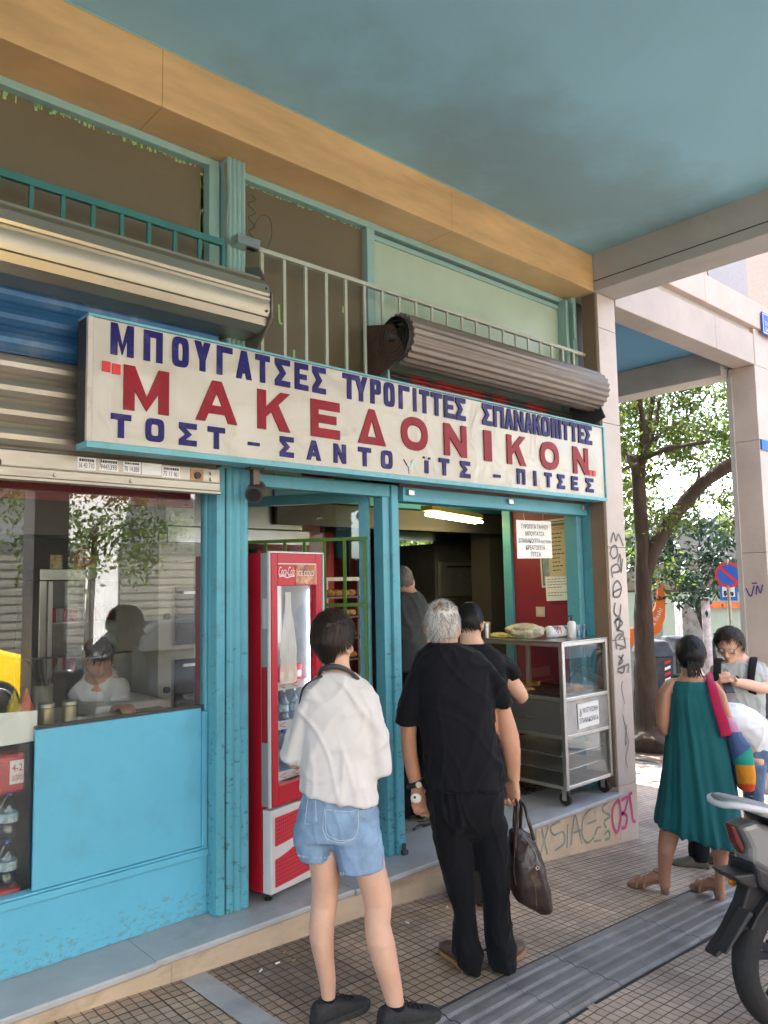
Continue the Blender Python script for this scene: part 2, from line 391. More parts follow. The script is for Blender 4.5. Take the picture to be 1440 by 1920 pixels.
# tan marble beam, built of slabs with open joints
bm = NB(); xs = [-4, -1.3, 1.62, 3.68, 5.36]
for a, b2 in zip(xs, xs[1:]): box(bm, a + .0004, b2 - .0004, YB, 3.62, 4.066, ZC - .002)
part('marble_beam', bm, M['beam'], B, bevel=.004)
bm = NB(); box(bm, 5.363, 5.68, -1.1, YB + .25, 4.068, 4.5); part('cross_beam', bm, M['render'], B, bevel=.008)
bm = NB(); box(bm, 5.358, 5.366, -1.1, YB - .003, 4.148, 4.154); part('beam_joint', bm, M['dark'], B)
bm = NB(); box(bm, -4, 5.36, YB - .003, YB + .002, ZC - .012, ZC - .001); part('ceiling_edge', bm, M['mint'], B)
bm = NB(); box(bm, -2, 2.02, 3.74, 3.76, 2.17, 2.42); part('valance', bm, M['red'], B)
# pillar at the corner
bm = NB(); zs = [-.5, .16, 1.27, 2.0, 3.0, 3.78, 4.066]
for a, b2 in zip(zs, zs[1:]): box(bm, 5.40, 5.66, YB, 3.455, a + (.002 if a > 0 else 0), b2 - .001)
M['pillar'] = mat('pillar_marble', (.50,.43,.38), .42, var=.10, vscale=2.5, bump=.05, bscale=25, dirt=(.40,.33,.27), dscale=2.4)
pil = part('pillar', bm, M['pillar'], B, bevel=.004)
bm = NB(); box(bm, 5.385, 5.3995, 3.335, 3.458, .16, 4.064); part('pillar_lining', bm, mat('brown_lining', (.19,.125,.085), .55, var=.15, vscale=3), B)
# step: sill slabs and riser
bm = NB(); xs = [-3, -.9, 1.62, 2.75, 3.9, 5.398]
for i, (a, b2) in enumerate(zip(xs, xs[1:])):
    yn = 3.292 + (.012 if i == 2 else 0) + random.uniform(-.003, .003)
    prism(bm, [(yn + .004, .095), (yn, .102), (yn, .118), (yn + .005, .125), (3.78, .125), (3.78, .095)], 'x', a + .0015, b2 - .0015)
box(bm, 5.3985, 5.49, 3.457, 3.78, .094, .1245); part('step_sill', bm, M['sill'], B)
bm = NB(); xs = [-3, -.6, 1.70, 2.9, 4.1, 5.398]
for a, b2 in zip(xs, xs[1:]): box(bm, a + .001, b2 - .001, YB, 3.7, -.6, .094)
part('step_riser', bm, M['riser'], B)
# wall below and beyond, solid body of the building (casts the shade)
M['facade'] = mat('facade_render', (.46,.36,.31), .8, var=.08, vscale=1.5, bump=.1)
bm = NB(); box(bm, -14, 5.68, -1.1, 14, ZC + .11, 6.7); box(bm, 5.69, 8.75, 3.72, 14, 4.9, 6.7)
part('upper_storeys', bm, M['facade'], B)
# ---- next bay: lower beam, fascia, panels, far column, blue soffit
bm = NB(); xs = [5.68, 7.55, 8.46]
for a, b2 in zip(xs, xs[1:]): box(bm, a, b2 - .002, YB, 3.55, 4.02, 4.36)
part('marble_beam', bm, M['beam2'], B, bevel=.006)
bm = NB(); box(bm, 5.69, 8.70, 3.36, 3.55, 4.361, 4.43); part('beam_groove', bm, M['render'], B)
bm = NB(); xs = [5.69, 7.3, 10.4]
for a, b2 in zip(xs, xs[1:]): box(bm, a, b2 - .003, YB - .03, 3.55, 4.431, 4.72)
part('fascia', bm, mat('fascia_marble', (.56,.42,.36), .5, var=.1, vscale=2.5, dirt=(.45,.33,.27), dscale=2), B, bevel=.006)
bm = NB()
for a, b2 in ((5.69, 7.48), (8.42, 10.4)): box(bm, a, b2, YB + .02, 3.71, 4.721, 6.7)
part('wall_panel', bm, mat('pink_panel', (.50,.37,.30), .85, var=.12, vscale=30, bump=.3, bscale=120), B)
bm = NB(); box(bm, 7.483, 8.417, YB + .01, 3.71, 4.721, 6.7); part('wall_panel', bm, mat('grey_panel', (.36,.34,.35), .85, var=.08, vscale=40, bump=.2, bscale=120), B)
bm = NB(); box(bm, 5.70, 8.45, 3.55, 9.0, 4.24, 4.3); part('ceiling', bm, mat('blue_soffit', (.085,.23,.37), .7, var=.05, vscale=1.5), B)
bm = NB(); box(bm, 8.30, 8.62, 3.62, 9.0, 3.94, 4.239); part('cross_beam', bm, M['render'], B, bevel=.006)
bm = NB(); zs = [-1.5, .4, 2.0, 3.2, 4.02]
for a, b2 in zip(zs, zs[1:]): box(bm, 8.45, 9.5, YB, 3.61, a + .002, b2 - .001)
box(bm, 8.475, 10.4, YB, 3.61, 4.021, 4.43); box(bm, 9.501, 10.4, YB + .01, 3.61, -1.5, 4.02)
col2 = part('pillar', bm, M['pillar'], B, bevel=.006)
bm = NB(); box(bm, 8.43, 8.449, 3.575, 3.625, -1.5, 3.94); part('pillar_lining', bm, M['render'], B)
# back wall of the passage
# street-side arcade columns (seen mirrored in the shop glass)
for x in (2.75, -2.4):
    bm = NB(); box(bm, x - .17, x + .17, -1.05, -.72, -.3, ZC); part('pillar', bm, M['pillar'], B, bevel=.008)
bm = NB(); box(bm, -10, 5.68, -1.10, -.70, 4.08, ZC - .002); part('street_beam', bm, M['render'], B, bevel=.008)

# ---- blue shopfront
def fluted(bm, x0, x1, y, z0, z1, n=3):
    """front profile with rounded flutes, extruded vertically"""
    pts = [(x0, y + .12)]; w = (x1 - x0)
    m = 10 * n
    for i in range(m + 1):
        t = i / m; pts.append((x0 + w*t, y - .012*abs(math.sin(PI*n*t)) + .006))
    pts.append((x1, y + .12))
    prism(bm, pts, 'z', z0, z1)
bm = NB(); box(bm, 2.034, 2.082, YF, 3.585, .126, 2.37); box(bm, 2.084, 2.092, YF + .02, 3.70, .126, 2.37); fluted(bm, 2.094, 2.225, YF, .126, 2.37, 3)
part('post', bm, M['bluep'], B, bevel=.003)
bm = NB(); fluted(bm, 2.085, 2.20, YF - .02, 2.372, 4.064, 4); part('upper_post', bm, M['mint'], B)
bm = NB(); box(bm, 2.012, 2.075, 3.56, 3.66, 2.40, 4.03); part('upper_jamb', bm, M['mint'], B, bevel=.003)
bm = NB(); box(bm, 2.10, 2.24, YF - .10, YF - .02, 3.56, 3.61); tube(bm, [(2.07, 3.5, 4.02), (2.072, 3.47, 3.8), (2.068, 3.48, 3.62), (2.075, 3.46, 3.56)], .006); part('bracket', bm, M['steel'], B)
# mullion between the doors
bm = NB(); box(bm, 3.265, 3.32, YF, 3.60, .126, 2.36); box(bm, 3.205, 3.262, 3.535, 3.62, .126, 2.36); box(bm, 3.322, 3.345, YF + .02, 3.60, .126, 2.36)
part('post', bm, M['bluep'], B, bevel=.004)
bm = NB(); cyl(bm, (3.30, 3.50, .14), (3.30, 3.50, .19), .012); box(bm, 3.285, 3.325, 3.49, 3.53, .125, .150); part('floor_bolt', bm, M['dark'], B)
# right post and the strip against the pillar
bm = NB(); box(bm, 5.405, 5.51, 3.47, 3.555, .126, 2.38); part('post', bm, M['bluep'], B, bevel=.004)
bm = NB(); fluted(bm, 5.352, 5.475, 3.566, .126, 2.38, 3); part('post', bm, M['bluep'], B)
bm = NB(); box(bm, 5.31, 5.372, 3.50, 3.60, 2.39, 4.064); box(bm, 5.25, 5.29, 3.52, 3.6, 3.0, 4.03); cyl(bm, (5.30, 3.48, 3.7), (5.30, 3.48, 4.0), .012); part('upper_jamb', bm, M['mint'], B, bevel=.003)
# lintels
bm = NB(); box(bm, 3.347, 5.40, YF - .02, 3.60, 2.262, 2.352); part('lintel', bm, M['bluep'], B, bevel=.004)
bm = NB(); box(bm, 3.347, 5.45, YF + .01, 3.58, 2.353, 2.42); part('lintel_gap', bm, mat('rusty_lintel', (.16,.09,.08), .7, var=.3, vscale=8), B)
for x in (3.40, 4.40, 5.33): bm = NB(); box(bm, x - .025, x + .025, YF - .045, YF - .021, 2.30, 2.335); part('latch', bm, M['galv'] if 'galv' in M else M['steel'], B, bevel=.003)
bm = NB(); box(bm, 2.227, 3.262, YF + .01, 3.60, 2.285, 2.355); part('lintel', bm, M['bluep'], B, bevel=.004)
# ---- left shop window: jamb, lower panels, glass
bm = NB(); box(bm, 2.034, 2.083, 3.587, 3.66, .126, 2.40); box(bm, 2.020, 2.033, 3.602, 3.66, 1.12, 2.40); part('window_jamb', bm, M['bluep'], B, bevel=.004)
bm = NB(); box(bm, -3, 2.032, 3.603, 3.66, .126, .405); part('lower_panel', bm, M['blue'], B, bevel=.003)
bm = NB(); box(bm, -3, 2.032, 3.588, 3.66, .407, .440); box(bm, -3, 2.032, 3.596, 3.66, .441, .452); part('panel_moulding', bm, M['blue'], B, bevel=.004)
bm = NB(); box(bm, 1.19, 1.998, 3.602, 3.622, .454, 1.135); box(bm, 2.0, 2.030, 3.594, 3.622, .454, 1.118); part('door_panel', bm, M['blue'], B, bevel=.004)
bm = NB(); box(bm, -3, 2.02, 3.630, 3.636, .45, 2.45); part('window_pane', bm, M['pane'], B)
bm = NB(); box(bm, 1.19, 2.018, 3.612, 3.628, 1.137, 1.15); part('window_bead', bm, M['dark'], B)
# ---- transom: brown painted panes, mint frames, lime sheet
bm = NB(); box(bm, -3, 2.01, 3.615, 3.63, 2.40, 4.02); part('transom_pane', bm, M['brownpane'], B)
bm = NB(); box(bm, 2.21, 3.14, 3.615, 3.63, 2.40, 4.02); part('transom_pane', bm, M['brownpane'], B)
bm = NB(); box(bm, 3.21, 5.25, 3.60, 3.62, 2.40, 4.0); part('transom_pane', bm, M['limepane'], B)
bm = NB(); box(bm, -3, 2.08, 3.57, 3.66, 4.022, 4.064); box(bm, 2.205, 5.30, 3.57, 3.66, 4.022, 4.064); box(bm, 3.142, 3.208, 3.565, 3.66, 2.40, 4.020)
box(bm, 3.21, 5.25, 3.585, 3.599, 3.965, 4.0); part('transom_frame', bm, M['mint'], B, bevel=.004)
# drips of old green paint on the transom
bm = NB(); rr = random.Random(3)
for i in range(60):
    x = rr.uniform(.95, 1.99); h = rr.uniform(.004, .03) * (1.5 if x < 1.2 else .8)
    ribbon(bm, [(x, 3.6135, 4.021), (x + rr.uniform(-.004,.004), 3.6135, 4.021 - h)], rr.uniform(.004, .016), (0,-1,0))
for i in range(40):
    z = rr.uniform(3.5, 4.0); ribbon(bm, [(1.995, 3.6135, z), (1.999, 3.6135, z - .05)], rr.uniform(.006, .02), (0,-1,0))
for i in range(30):
    x = rr.uniform(2.22, 3.13); ribbon(bm, [(x, 3.6135, 4.021), (x, 3.6135, 4.021 - rr.uniform(.003,.012))], rr.uniform(.01, .03), (0,-1,0))
ribbon(bm, smooth_path([(2.495,3.6135,3.37),(2.50,3.6135,3.27),(2.52,3.6135,3.26)]), .013, (0,-1,0)); ribbon(bm, [(2.535,3.6135,3.36),(2.53,3.6135,3.10)], .012, (0,-1,0))
ribbon(bm, [(2.60,3.6135,3.12),(2.60,3.6135,3.05)], .016, (0,-1,0)); ribbon(bm, [(2.98,3.6135,3.47),(2.975,3.6135,3.43)], .016, (0,-1,0))
part('paint_drips', bm, mat('green_drip_paint', (.33,.55,.20), .6), B)['kind'] = 'stuff'
# ---- interior shell
M['terrazzo'] = None
def terrazzo():
    m = bpy.data.materials.new('terrazzo'); m.use_nodes = True; nt = m.node_tree; n = nt.nodes; l = nt.links; b = n['Principled BSDF']
    tc = n.new('ShaderNodeTexCoord'); v = n.new('ShaderNodeTexVoronoi'); v.inputs['Scale'].default_value = 32; v.inputs['Randomness'].default_value = 1; l.new(tc.outputs['Object'], v.inputs[0])
    r = n.new('ShaderNodeValToRGB'); r.color_ramp.elements[0].position = .35; r.color_ramp.elements[1].position = .42
    s = n.new('ShaderNodeSeparateColor'); l.new(v.outputs['Color'], s.inputs[0]); l.new(s.outputs[0], r.inputs[0])
    r.color_ramp.elements[0].color = (.035,.035,.03,1); r.color_ramp.elements[1].color = (.30,.29,.25,1); l.new(r.outputs[0], b.inputs[0]); b.inputs['Roughness'].default_value = .35
    return m
bm = NB(); box(bm, -3, 5.49, 3.781, 4.40, .05, .124); box(bm, -3, 6.84, 4.401, 8.5, .05, .124); part('shop_floor', bm, terrazzo(), B)
bm = NB(); box(bm, -3, 5.49, 3.665, 4.40, 3.15, 3.2); box(bm, -3, 6.84, 4.401, 8.5, 3.15, 3.2); part('shop_ceiling', bm, M['wallin'], B)
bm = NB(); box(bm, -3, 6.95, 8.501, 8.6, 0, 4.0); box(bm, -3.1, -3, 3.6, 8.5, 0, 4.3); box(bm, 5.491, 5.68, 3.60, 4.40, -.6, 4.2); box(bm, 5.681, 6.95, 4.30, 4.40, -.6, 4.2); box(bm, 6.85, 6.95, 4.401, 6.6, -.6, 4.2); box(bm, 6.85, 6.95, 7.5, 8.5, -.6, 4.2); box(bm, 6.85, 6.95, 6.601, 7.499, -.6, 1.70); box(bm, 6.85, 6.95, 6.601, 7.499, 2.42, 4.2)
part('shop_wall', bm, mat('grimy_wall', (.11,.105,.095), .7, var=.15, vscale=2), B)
bm = NB(); box(bm, 5.452, 5.49, 3.64, 4.30, .126, 2.9); part('red_wall', bm, M['red'], B)
bm = NB(); box(bm, 5.42, 5.49, 4.302, 4.39, .126, 2.9); part('inner_post', bm, M['bluep'], B, bevel=.003)
bm = NB(); box(bm, 3.40, 6.3, 5.0, 5.08, 2.42, 2.62); part('inner_lintel', bm, M['bluep'], B, bevel=.003)
bm = NB(); box(bm, 3.40, 6.3, 4.96, 5.0, 2.22, 2.40); box(bm, 6.08, 6.34, 5.10, 5.35, .126, 2.6); part('shutter_housing', bm, mat('dull_housing', (.10,.09,.08), .5), B)
# ================================================================== SIGNBOARD
SY = 3.30
M['signface'] = mat('cream_sign_face', (.51,.475,.40), .16, var=.05, vscale=2, dirt=(.60,.55,.47), dscale=3, spec=.6)
def wavy(m, x0=3.2):
    """old film buckling: large soft waves, stronger on the right panel"""
    nt = m.node_tree; n = nt.nodes; l = nt.links; b = n['Principled BSDF']
    tc = n.new('ShaderNodeTexCoord'); nz = n.new('ShaderNodeTexNoise'); nz.inputs['Scale'].default_value = 3.0; nz.inputs['Detail'].default_value = 2; nz.inputs['Distortion'].default_value = 1.6
    l.new(tc.outputs['Object'], nz.inputs[0]); bp = n.new('ShaderNodeBump'); bp.inputs['Strength'].default_value = .55; bp.inputs['Distance'].default_value = .03
    l.new(nz.outputs[0], bp.inputs['Height']); l.new(bp.outputs[0], b.inputs['Normal'])
wavy(M['signface'])
M['signblue'] = mat('sign_blue_letter', (.016,.013,.12), .35, spec=.2, var=.25, vscale=14, dirt=(.13,.12,.30), dscale=9, damt=.55)
M['signred'] = mat('sign_red_letter', (.25,.008,.018), .3, spec=.2, var=.2, vscale=8, dirt=(.36,.06,.06), dscale=6, damt=.5)
M['signedge'] = mat('sign_blue_edge', (.15,.43,.50), .4, var=.1, vscale=8, dirt=(.1,.18,.18), dscale=9)
S = thing('signboard', 'long cream shop sign with blue and red Greek lettering above the doorway', 'sign', (3.3, SY, 2.38))
sx0, sx1, sz0, sz1 = 1.272, 5.385, 2.372, 2.957
bm = NB(); box(bm, sx0 + .025, 3.366, SY + .004, SY + .02, sz0 + .018, sz1 - .014); part('sign_panel', bm, M['signface'], S)
bm = NB(); box(bm, 3.371, sx1 - .02, SY + .008, SY + .02, sz0 + .018, sz1 - .014); part('sign_panel', bm, M['signface'], S)
bm = NB(); box(bm, sx0, sx1, SY - .004, SY + .115, sz0 - .012, sz0 + .016); box(bm, sx0, sx1, SY - .004, SY + .115, sz1 - .012, sz1); box(bm, sx1 - .018, sx1, SY - .004, SY + .115, sz0 + .017, sz1 - .013)
part('sign_frame', bm, M['signedge'], S, bevel=.002)
bm = NB(); box(bm, sx0, sx0 + .022, SY - .002, SY + .02, sz0 + .017, sz1 - .013); part('sign_frame', bm, mat('worn_white_edge', (.55,.50,.45), .5, dirt=(.2,.08,.05), dscale=8), S)
bm = NB(); box(bm, sx0, sx0 + .02, SY + .021, SY + .115, sz0 + .017, sz1 - .013); box(bm, sx0 + .021, sx1 - .02, SY + .10, SY + .114, sz0 + .017, sz1 - .013); part('sign_case', bm, mat('sign_case_dark', (.035,.032,.03), .5), S)
ROWS = [
 ('b', 612, 663, 230, 797, 836, 1105, [('Μ',208,251),('Π',270,305),('Ο',323,354),('Υ',365,395),('Γ',407,436),('Α',443,472),('Τ',479,506),('Σ',516,544),('Ε',553,578),('Σ',586,611),
   ('Τ',643,667),('Υ',665,689),('Ρ',695,714),('Ο',720,740),('Γ',748,768),('Ι',775,781),('Τ',787,805),('Τ',809,829),('Ε',833,852),('Σ',855,873),
   ('Σ',905,923),('Π',926,945),('Α',947,963),('Ν',965,982),('Α',984,999),('Κ',1000,1015),('Ο',1016,1031),('Π',1034,1046),('Ι',1048.5,1052.5),('Τ',1055,1067),('Τ',1069,1083),('Ε',1085,1096),('Σ',1097,1110)]),
 ('r', 686, 772, 275, 842, 890, 1090, [('Μ',232,317),('Α',367,445),('Κ',483,544),('Ε',583,637),('Δ',671,723),('Ο',752,802),('Ν',833,875),('Ι',908,922),('Κ',951,986),('Ο',1013,1048),('Ν',1075,1103)]),
 ('b', 781, 819, 227, 894, 924, 1105, [('Τ',208,246),('Ο',273,308),('Σ',336,369),('Τ',390,422),('Σ',525,551),('Α',575,602),('Ν',626,649),('Τ',672,696),('Ο',715,736),
   ('Ι',796.5,803.5),('Τ',824,843),('Σ',864,882),('Π',970,985),('Ι',1001.5,1006),('Τ',1022,1035),('Σ',1046,1059),('Ε',1072,1084),('Σ',1099,1113)])]
def strokes(ch, w, h, t, tk_=.2):
    """block capitals as solid bars (lists of convex outlines) in a w x h box"""
    R = lambda x0, z0, x1, z1: [(x0,z0),(x1,z0),(x1,z1),(x0,z1)]
    D = lambda x0, z0, x1, z1, k: [(x0,z0),(x0+k,z0),(x1+k,z1),(x1,z1)]
    L, Rr, T, Bt = R(0,0,t,h), R(w-t,0,w,h), R(0,h-t,w,h), R(0,0,w,t); c = t*.45
    if ch == 'Π': return [L, Rr, R(t,h-t,w-t,h)]
    if ch == 'Γ': return [L, R(t,h-t,w,h)]
    if ch == 'Τ': return [T, R(w/2-t/2,0,w/2+t/2,h-t)]
    if ch == 'Ι': return [R(0,0,w,h)]
    if ch == 'Ε': return [L, R(t,h-t,w,h), R(t,0,w,t), R(t,h/2-t*.45,w*.88,h/2+t*.45)]
    if ch == 'Ο':
        e = 2.3 if tk_ > .24 and h > .15 else 4.0; N_ = 28; o = []; i_ = []
        for j in range(N_):
            q = 2*PI*j/N_; cc, ss = math.cos(q), math.sin(q); ux, uz = math.copysign(abs(cc)**(2/e), cc), math.copysign(abs(ss)**(2/e), ss)
            o.append((w/2 + ux*w/2, h/2 + uz*h/2)); i_.append((w/2 + ux*max(w*.14, w/2 - t), h/2 + uz*(h/2 - t)))
        return [[o[j], o[(j+1)%N_], i_[(j+1)%N_], i_[j]] for j in range(N_)]
    if ch == 'Ρ': return [L, R(t,h-t,w-c,h), R(t,h*.40,w-c,h*.40+t*.9), [(w-t,h*.40+c),(w-c,h*.40),(w,h*.40+c),(w,h-c),(w-c,h),(w-t,h-c)]]
    if ch == 'Σ': return [T, Bt, [(0,h-t),(t*1.25,h-t),(w*.72,h/2),(w*.72-t*1.25,h/2)], [(w*.72-t*1.25,h/2),(w*.72,h/2),(t*1.25,t),(0,t)]]
    if ch == 'Μ': k = t*1.05; return [L, Rr, [(t,h),(w/2,h*.28+t*.2),(w/2,h*.02),(t,h-t*2.2)], [(w-t,h),(w-t,h-t*2.2),(w/2,h*.02),(w/2,h*.28+t*.2)]]
    if ch == 'Ν': return [L, Rr, [(t,h),(w-t,t*1.7),(w-t,0),(t,h-t*1.7)]]
    if ch == 'Α': return [D(0,0,w/2-t*.5,h,t), [(w-t,0),(w,0),(w/2+t*.5,h),(w/2-t*.5,h)], R(w*.24,h*.20,w*.76,h*.20+t*.8)]
    if ch == 'Δ': return [[(0,0),(t*1.15,0),(w/2+t*.4,h),(w/2-t*.4,h)], [(w-t*1.15,0),(w,0),(w/2+t*.4,h),(w/2-t*.4,h)], R(t*.8,0,w-t*.8,t*.85)]
    if ch == 'Υ': return [R(w/2-t/2,0,w/2+t/2,h*.45), [(0,h),(t*1.1,h),(w/2+t/2,h*.42),(w/2-t/2,h*.36)], [(w-t*1.1,h),(w,h),(w/2+t/2,h*.36),(w/2-t/2,h*.42)]]
    if ch == 'Κ': return [L, [(t,h*.32),(t,h*.58),(w-t*1.2,h),(w,h)], [(w*.40,h*.50),(w*.40+t*.9,h*.68),(w,0),(w-t*1.25,0)]]
def letter(ch, x0, x1, z0, z1, m, tk=.22):
    bm = NB(); h = z1 - z0; w = x1 - x0; t = min(h*tk, w*.42) if ch != 'Ι' else w
    for i, poly in enumerate(strokes(ch, w, h, t, tk)):
        d = .00018*(i % 8); prism(bm, [(x0 + x, z0 + z) for x, z in poly], 'y', SY + .006, SY - .002 - d)
    part('letter', bm, m, S)
for c, vt0, vb0, u0, vt1, vb1, u1, L in ROWS:
    zt = (ony(u0, vt0, SY).z + ony(u1, vt1, SY).z) / 2; zb = (ony(u0, vb0, SY).z + ony(u1, vb1, SY).z) / 2
    for ch, a, b2 in L:
        t = ((a + b2)/2 - u0) / (u1 - u0); vm = (vt0+vb0)/2 + t*((vt1+vb1)/2 - (vt0+vb0)/2)
        letter(ch, ony(a, vm, SY).x, ony(b2, vm, SY).x, zb, zb + (zt - zb)*(.74 if a == 796.5 else 1), M['signblue'] if c == 'b' else M['signred'], .25 if c == 'r' else (.21 if vt0 == 612 else .25))
def sbox(name, u0, u1, v0, v1, m):
    p = ony(u0, v0, SY); q = ony(u1, v1, SY); bm = NB(); box(bm, p.x, q.x, SY - .002, SY + .003, q.z, p.z); part(name, bm, m, S)
M['brightred'] = mat('bright_red_mark', (.62,.02,.03), .35)
for a in ((192,207,676,698),(211,226,681,703)): sbox('quote_mark', *a, M['brightred'])
for a in ((1104.5,1110,881,892),(1111.5,1117,882,893)): sbox('quote_mark', *a, M['brightred'])
for a in ((465,487,828,837),(926,939,889,896)): sbox('dash', *a, M['signblue'])
for a in ((793,796.5,855.5,860),(803.5,807,857.5,862)): sbox('dot', *a, M['signblue'])
# the flaked-off upsilon: a few chips of blue outline and a pale ghost
bm = NB(); P = lambda u, v: ony(u, v, SY + .0025)
ribbon(bm, [P(756,861), P(766,877), P(767,888)], .006, (0,-1,0)); ribbon(bm, [P(757,862), P(763,872)], .010, (0,-1,0)); ribbon(bm, [P(770,868), P(773,862)], .004, (0,-1,0))
part('letter', bm, M['signblue'], S)
bm = NB(); ribbon(bm, [P(770,880), P(777,862)], .022, (0,-1,0)); part('letter_ghost', bm, mat('pale_mint_ghost', (.45,.60,.55), .5), S)
# spotlight under the sign corner
def spot(name, label, c, tilt=0.5):
    t = thing(name, label, 'spotlight', c); c = Vector(c)
    bm = NB(); box(bm, c.x - .02, c.x + .02, c.y - .02, c.y + .02, c.z - .09, c.z); box(bm, c.x - .045, c.x + .045, c.y - .03, c.y + .03, c.z - .008, c.z + .004); part('bracket', bm, M['spotm'], t, bevel=.004)
    d = Vector((-.62, -.62, -.35)).normalized(); p = c + Vector((.02, .01, -.115))
    bm = NB(); tube(bm, [p - d*.075, p - d*.06, p - d*.02, p + d*.065, p + d*.08], [.02, .038, .043, .043, .047], 16); part('lamp_head', bm, M['spotm'], t, smooth=False)
    bm = NB(); tube(bm, [p + d*.079, p + d*.084], [.036, .036], 16); part('lens', bm, M['black'], t)
M['spotm'] = mat('brown_metal_lamp', (.10,.078,.062), .4, .4)
spot('spotlight', 'small brown spotlight hanging under the sign above the red fridge', (2.19, 3.40, 2.357))

# ================================================================== ROLLER SHUTTERS
M['galv'] = mat('galvanised_shutter', (.37,.34,.285), .36, .75, var=.12, vscale=7, dirt=(.26,.22,.17), dscale=6, damt=.5, stretch=(.5,1,2))
M['graf_blue'] = mat('blue_sprayed_shutter', (.03,.11,.24), .35, .2, var=.3, vscale=3, dirt=(.30,.30,.26), dscale=3, damt=.6)
T = thing('roller_shutter', 'half raised grey steel roller shutter with blue spray paint above the left window', 'shutter', (0, 3.47, 2.2))
def slat_profile(z0, n, pitch, depth, y):
    pts = []
    for i in range(n):
        for t, d in ((0, 0), (.10, -.2), (.2, .35), (.4, .9), (.6, 1), (.8, .7), (.93, .15)): pts.append((y - d*depth, z0 + (i + t)*pitch))
    return pts
def curtain(name, x0, x1, z0, n, pitch, depth, y, m, parent):
    bm = NB(); pts = slat_profile(z0, n, pitch, depth, y)
    a = [bm.verts.new((x0, p[0], p[1])) for p in pts]; b2 = [bm.verts.new((x1, p[0], p[1])) for p in pts]
    for i in range(len(pts)-1): bm.faces.new((a[i], b2[i], b2[i+1], a[i+1]))
    o = part(name, bm, m, parent); md = o.modifiers.new('solid', 'SOLIDIFY'); md.thickness = .003; return o
curtain('shutter_curtain', -3, 2.02, 2.352, 4, .105, .022, 3.50, M['galv'], T)
curtain('shutter_curtain', -3, 2.02, 2.772, 4, .105, .022, 3.50, M['graf_blue'], T)
bm = NB(); box(bm, -3, 2.022, 3.462, 3.50, 2.232, 2.345); box(bm, -3, 2.022, 3.455, 3.4615, 2.270, 2.277); box(bm, -3, 2.022, 3.450, 3.505, 2.215, 2.231)
rail = part('bottom_rail', bm, M['galv'], T, bevel=.003)
bm = NB(); box(bm, 1.855, 1.925, 3.4585, 3.4618, 2.275, 2.335); part('lock_plate', bm, mat('rust_plate', (.45,.25,.14), .6, var=.3, vscale=20), rail)
bm = NB(); cyl(bm, (1.89, 3.462, 2.303), (1.89, 3.447, 2.303), .017); part('lock', bm, M['black'], rail)
bm = NB(); cyl(bm, (.955, 3.462, 2.285), (.955, 3.45, 2.285), .022); part('lock', bm, M['black'], rail)
for i, (x, z) in enumerate([(1.20,2.25),(1.55,2.25),(1.78,2.30),(1.97,2.32),(1.97,2.29)]):
    bm = NB(); cyl(bm, (x, 3.462, z), (x, 3.452, z), .009, 10); part('bolt', bm, M['galv'], rail)
for k, (u0, u1, v, num, col) in enumerate([(145,180,868,'36 40 710','ink'),(186,222,871,'9445398','ink'),(231,264,875,'70 14.888','signblue'),(266,303,878,'',None),(304,338,884,'75 11 111','ink')]):
    a = ony(u0, v, 3.4605); b2 = ony(u1, v, 3.4605)
    bm = NB(); hh = .028; d = .002 * (k % 3)
    vs = [bm.verts.new(p) for p in ((a.x, 3.4604, a.z-hh+d), (b2.x, 3.4604, a.z-hh), (b2.x - (.006 if k == 1 else 0), 3.4604, a.z+hh), (a.x + (.012 if k == 1 else 0), 3.4604, a.z+hh-d))]; bm.faces.new(vs)
    st = part('sticker', bm, M['paper'], rail)
    if num:
        bm = NB(); write(bm, num, Vector((a.x + .006, 3.4600, a.z - .020)), VX, VZ, h=.024, width=(b2.x - a.x) - .014, bold=0, rect=True); tt = part('sticker_print', bm, M[col], rail)
        rr = random.Random(k); bm = NB(); x = a.x + .008
        while x < b2.x - .01: w_ = rr.uniform(.004, .010); box(bm, x, x + w_, 3.4598, 3.4603, a.z + .010 + .004*(k == 2), a.z + .022); x += w_ + .0025
        part('sticker_print', bm, M['ink'], rail)
# graffiti sweeps on the upper slats are in the paint; housing in front
prof = [(3.56,3.415),(3.42,3.395),(3.335,3.366),(3.333,3.352),(3.300,3.335),(3.262,3.298),(3.249,3.250),(3.254,3.236),(3.248,3.226),(3.254,3.214),(3.250,3.165),(3.262,3.130),(3.276,3.127),(3.290,3.090),(3.345,3.062),(3.56,3.058)]
M['housing'] = mat('worn_aluminium_housing', (.43,.39,.31), .36, .8, var=.12, vscale=3, dirt=(.33,.27,.19), dscale=4, damt=.5, stretch=(.4,1,1))
bm = NB(); prism(bm, prof, 'x', -3, 2.19); autosmooth(part('shutter_housing', bm, M['housing'], T), 25)
bm = NB(); prism(bm, [(3.243,3.25),(3.36,3.43),(3.57,3.50),(3.57,2.98),(3.40,2.98),(3.243,3.12)], 'x', 2.194, 2.204); part('end_plate', bm, mat('end_plate_metal', (.20,.18,.155), .45, .5, var=.2, vscale=6), T)
for z in (3.155, 3.275):
    bm = NB(); cyl(bm, (2.17, 3.262 + .01*(z > 3.2), z), (2.17, 3.246 + .006*(z > 3.2), z), .007, 8); part('bolt', bm, M['dark'], T)
bm = NB(); box(bm, 2.03, 2.08, 3.462, 3.5, 2.36, 3.0); part('shutter_guide', bm, M['galv'], T)

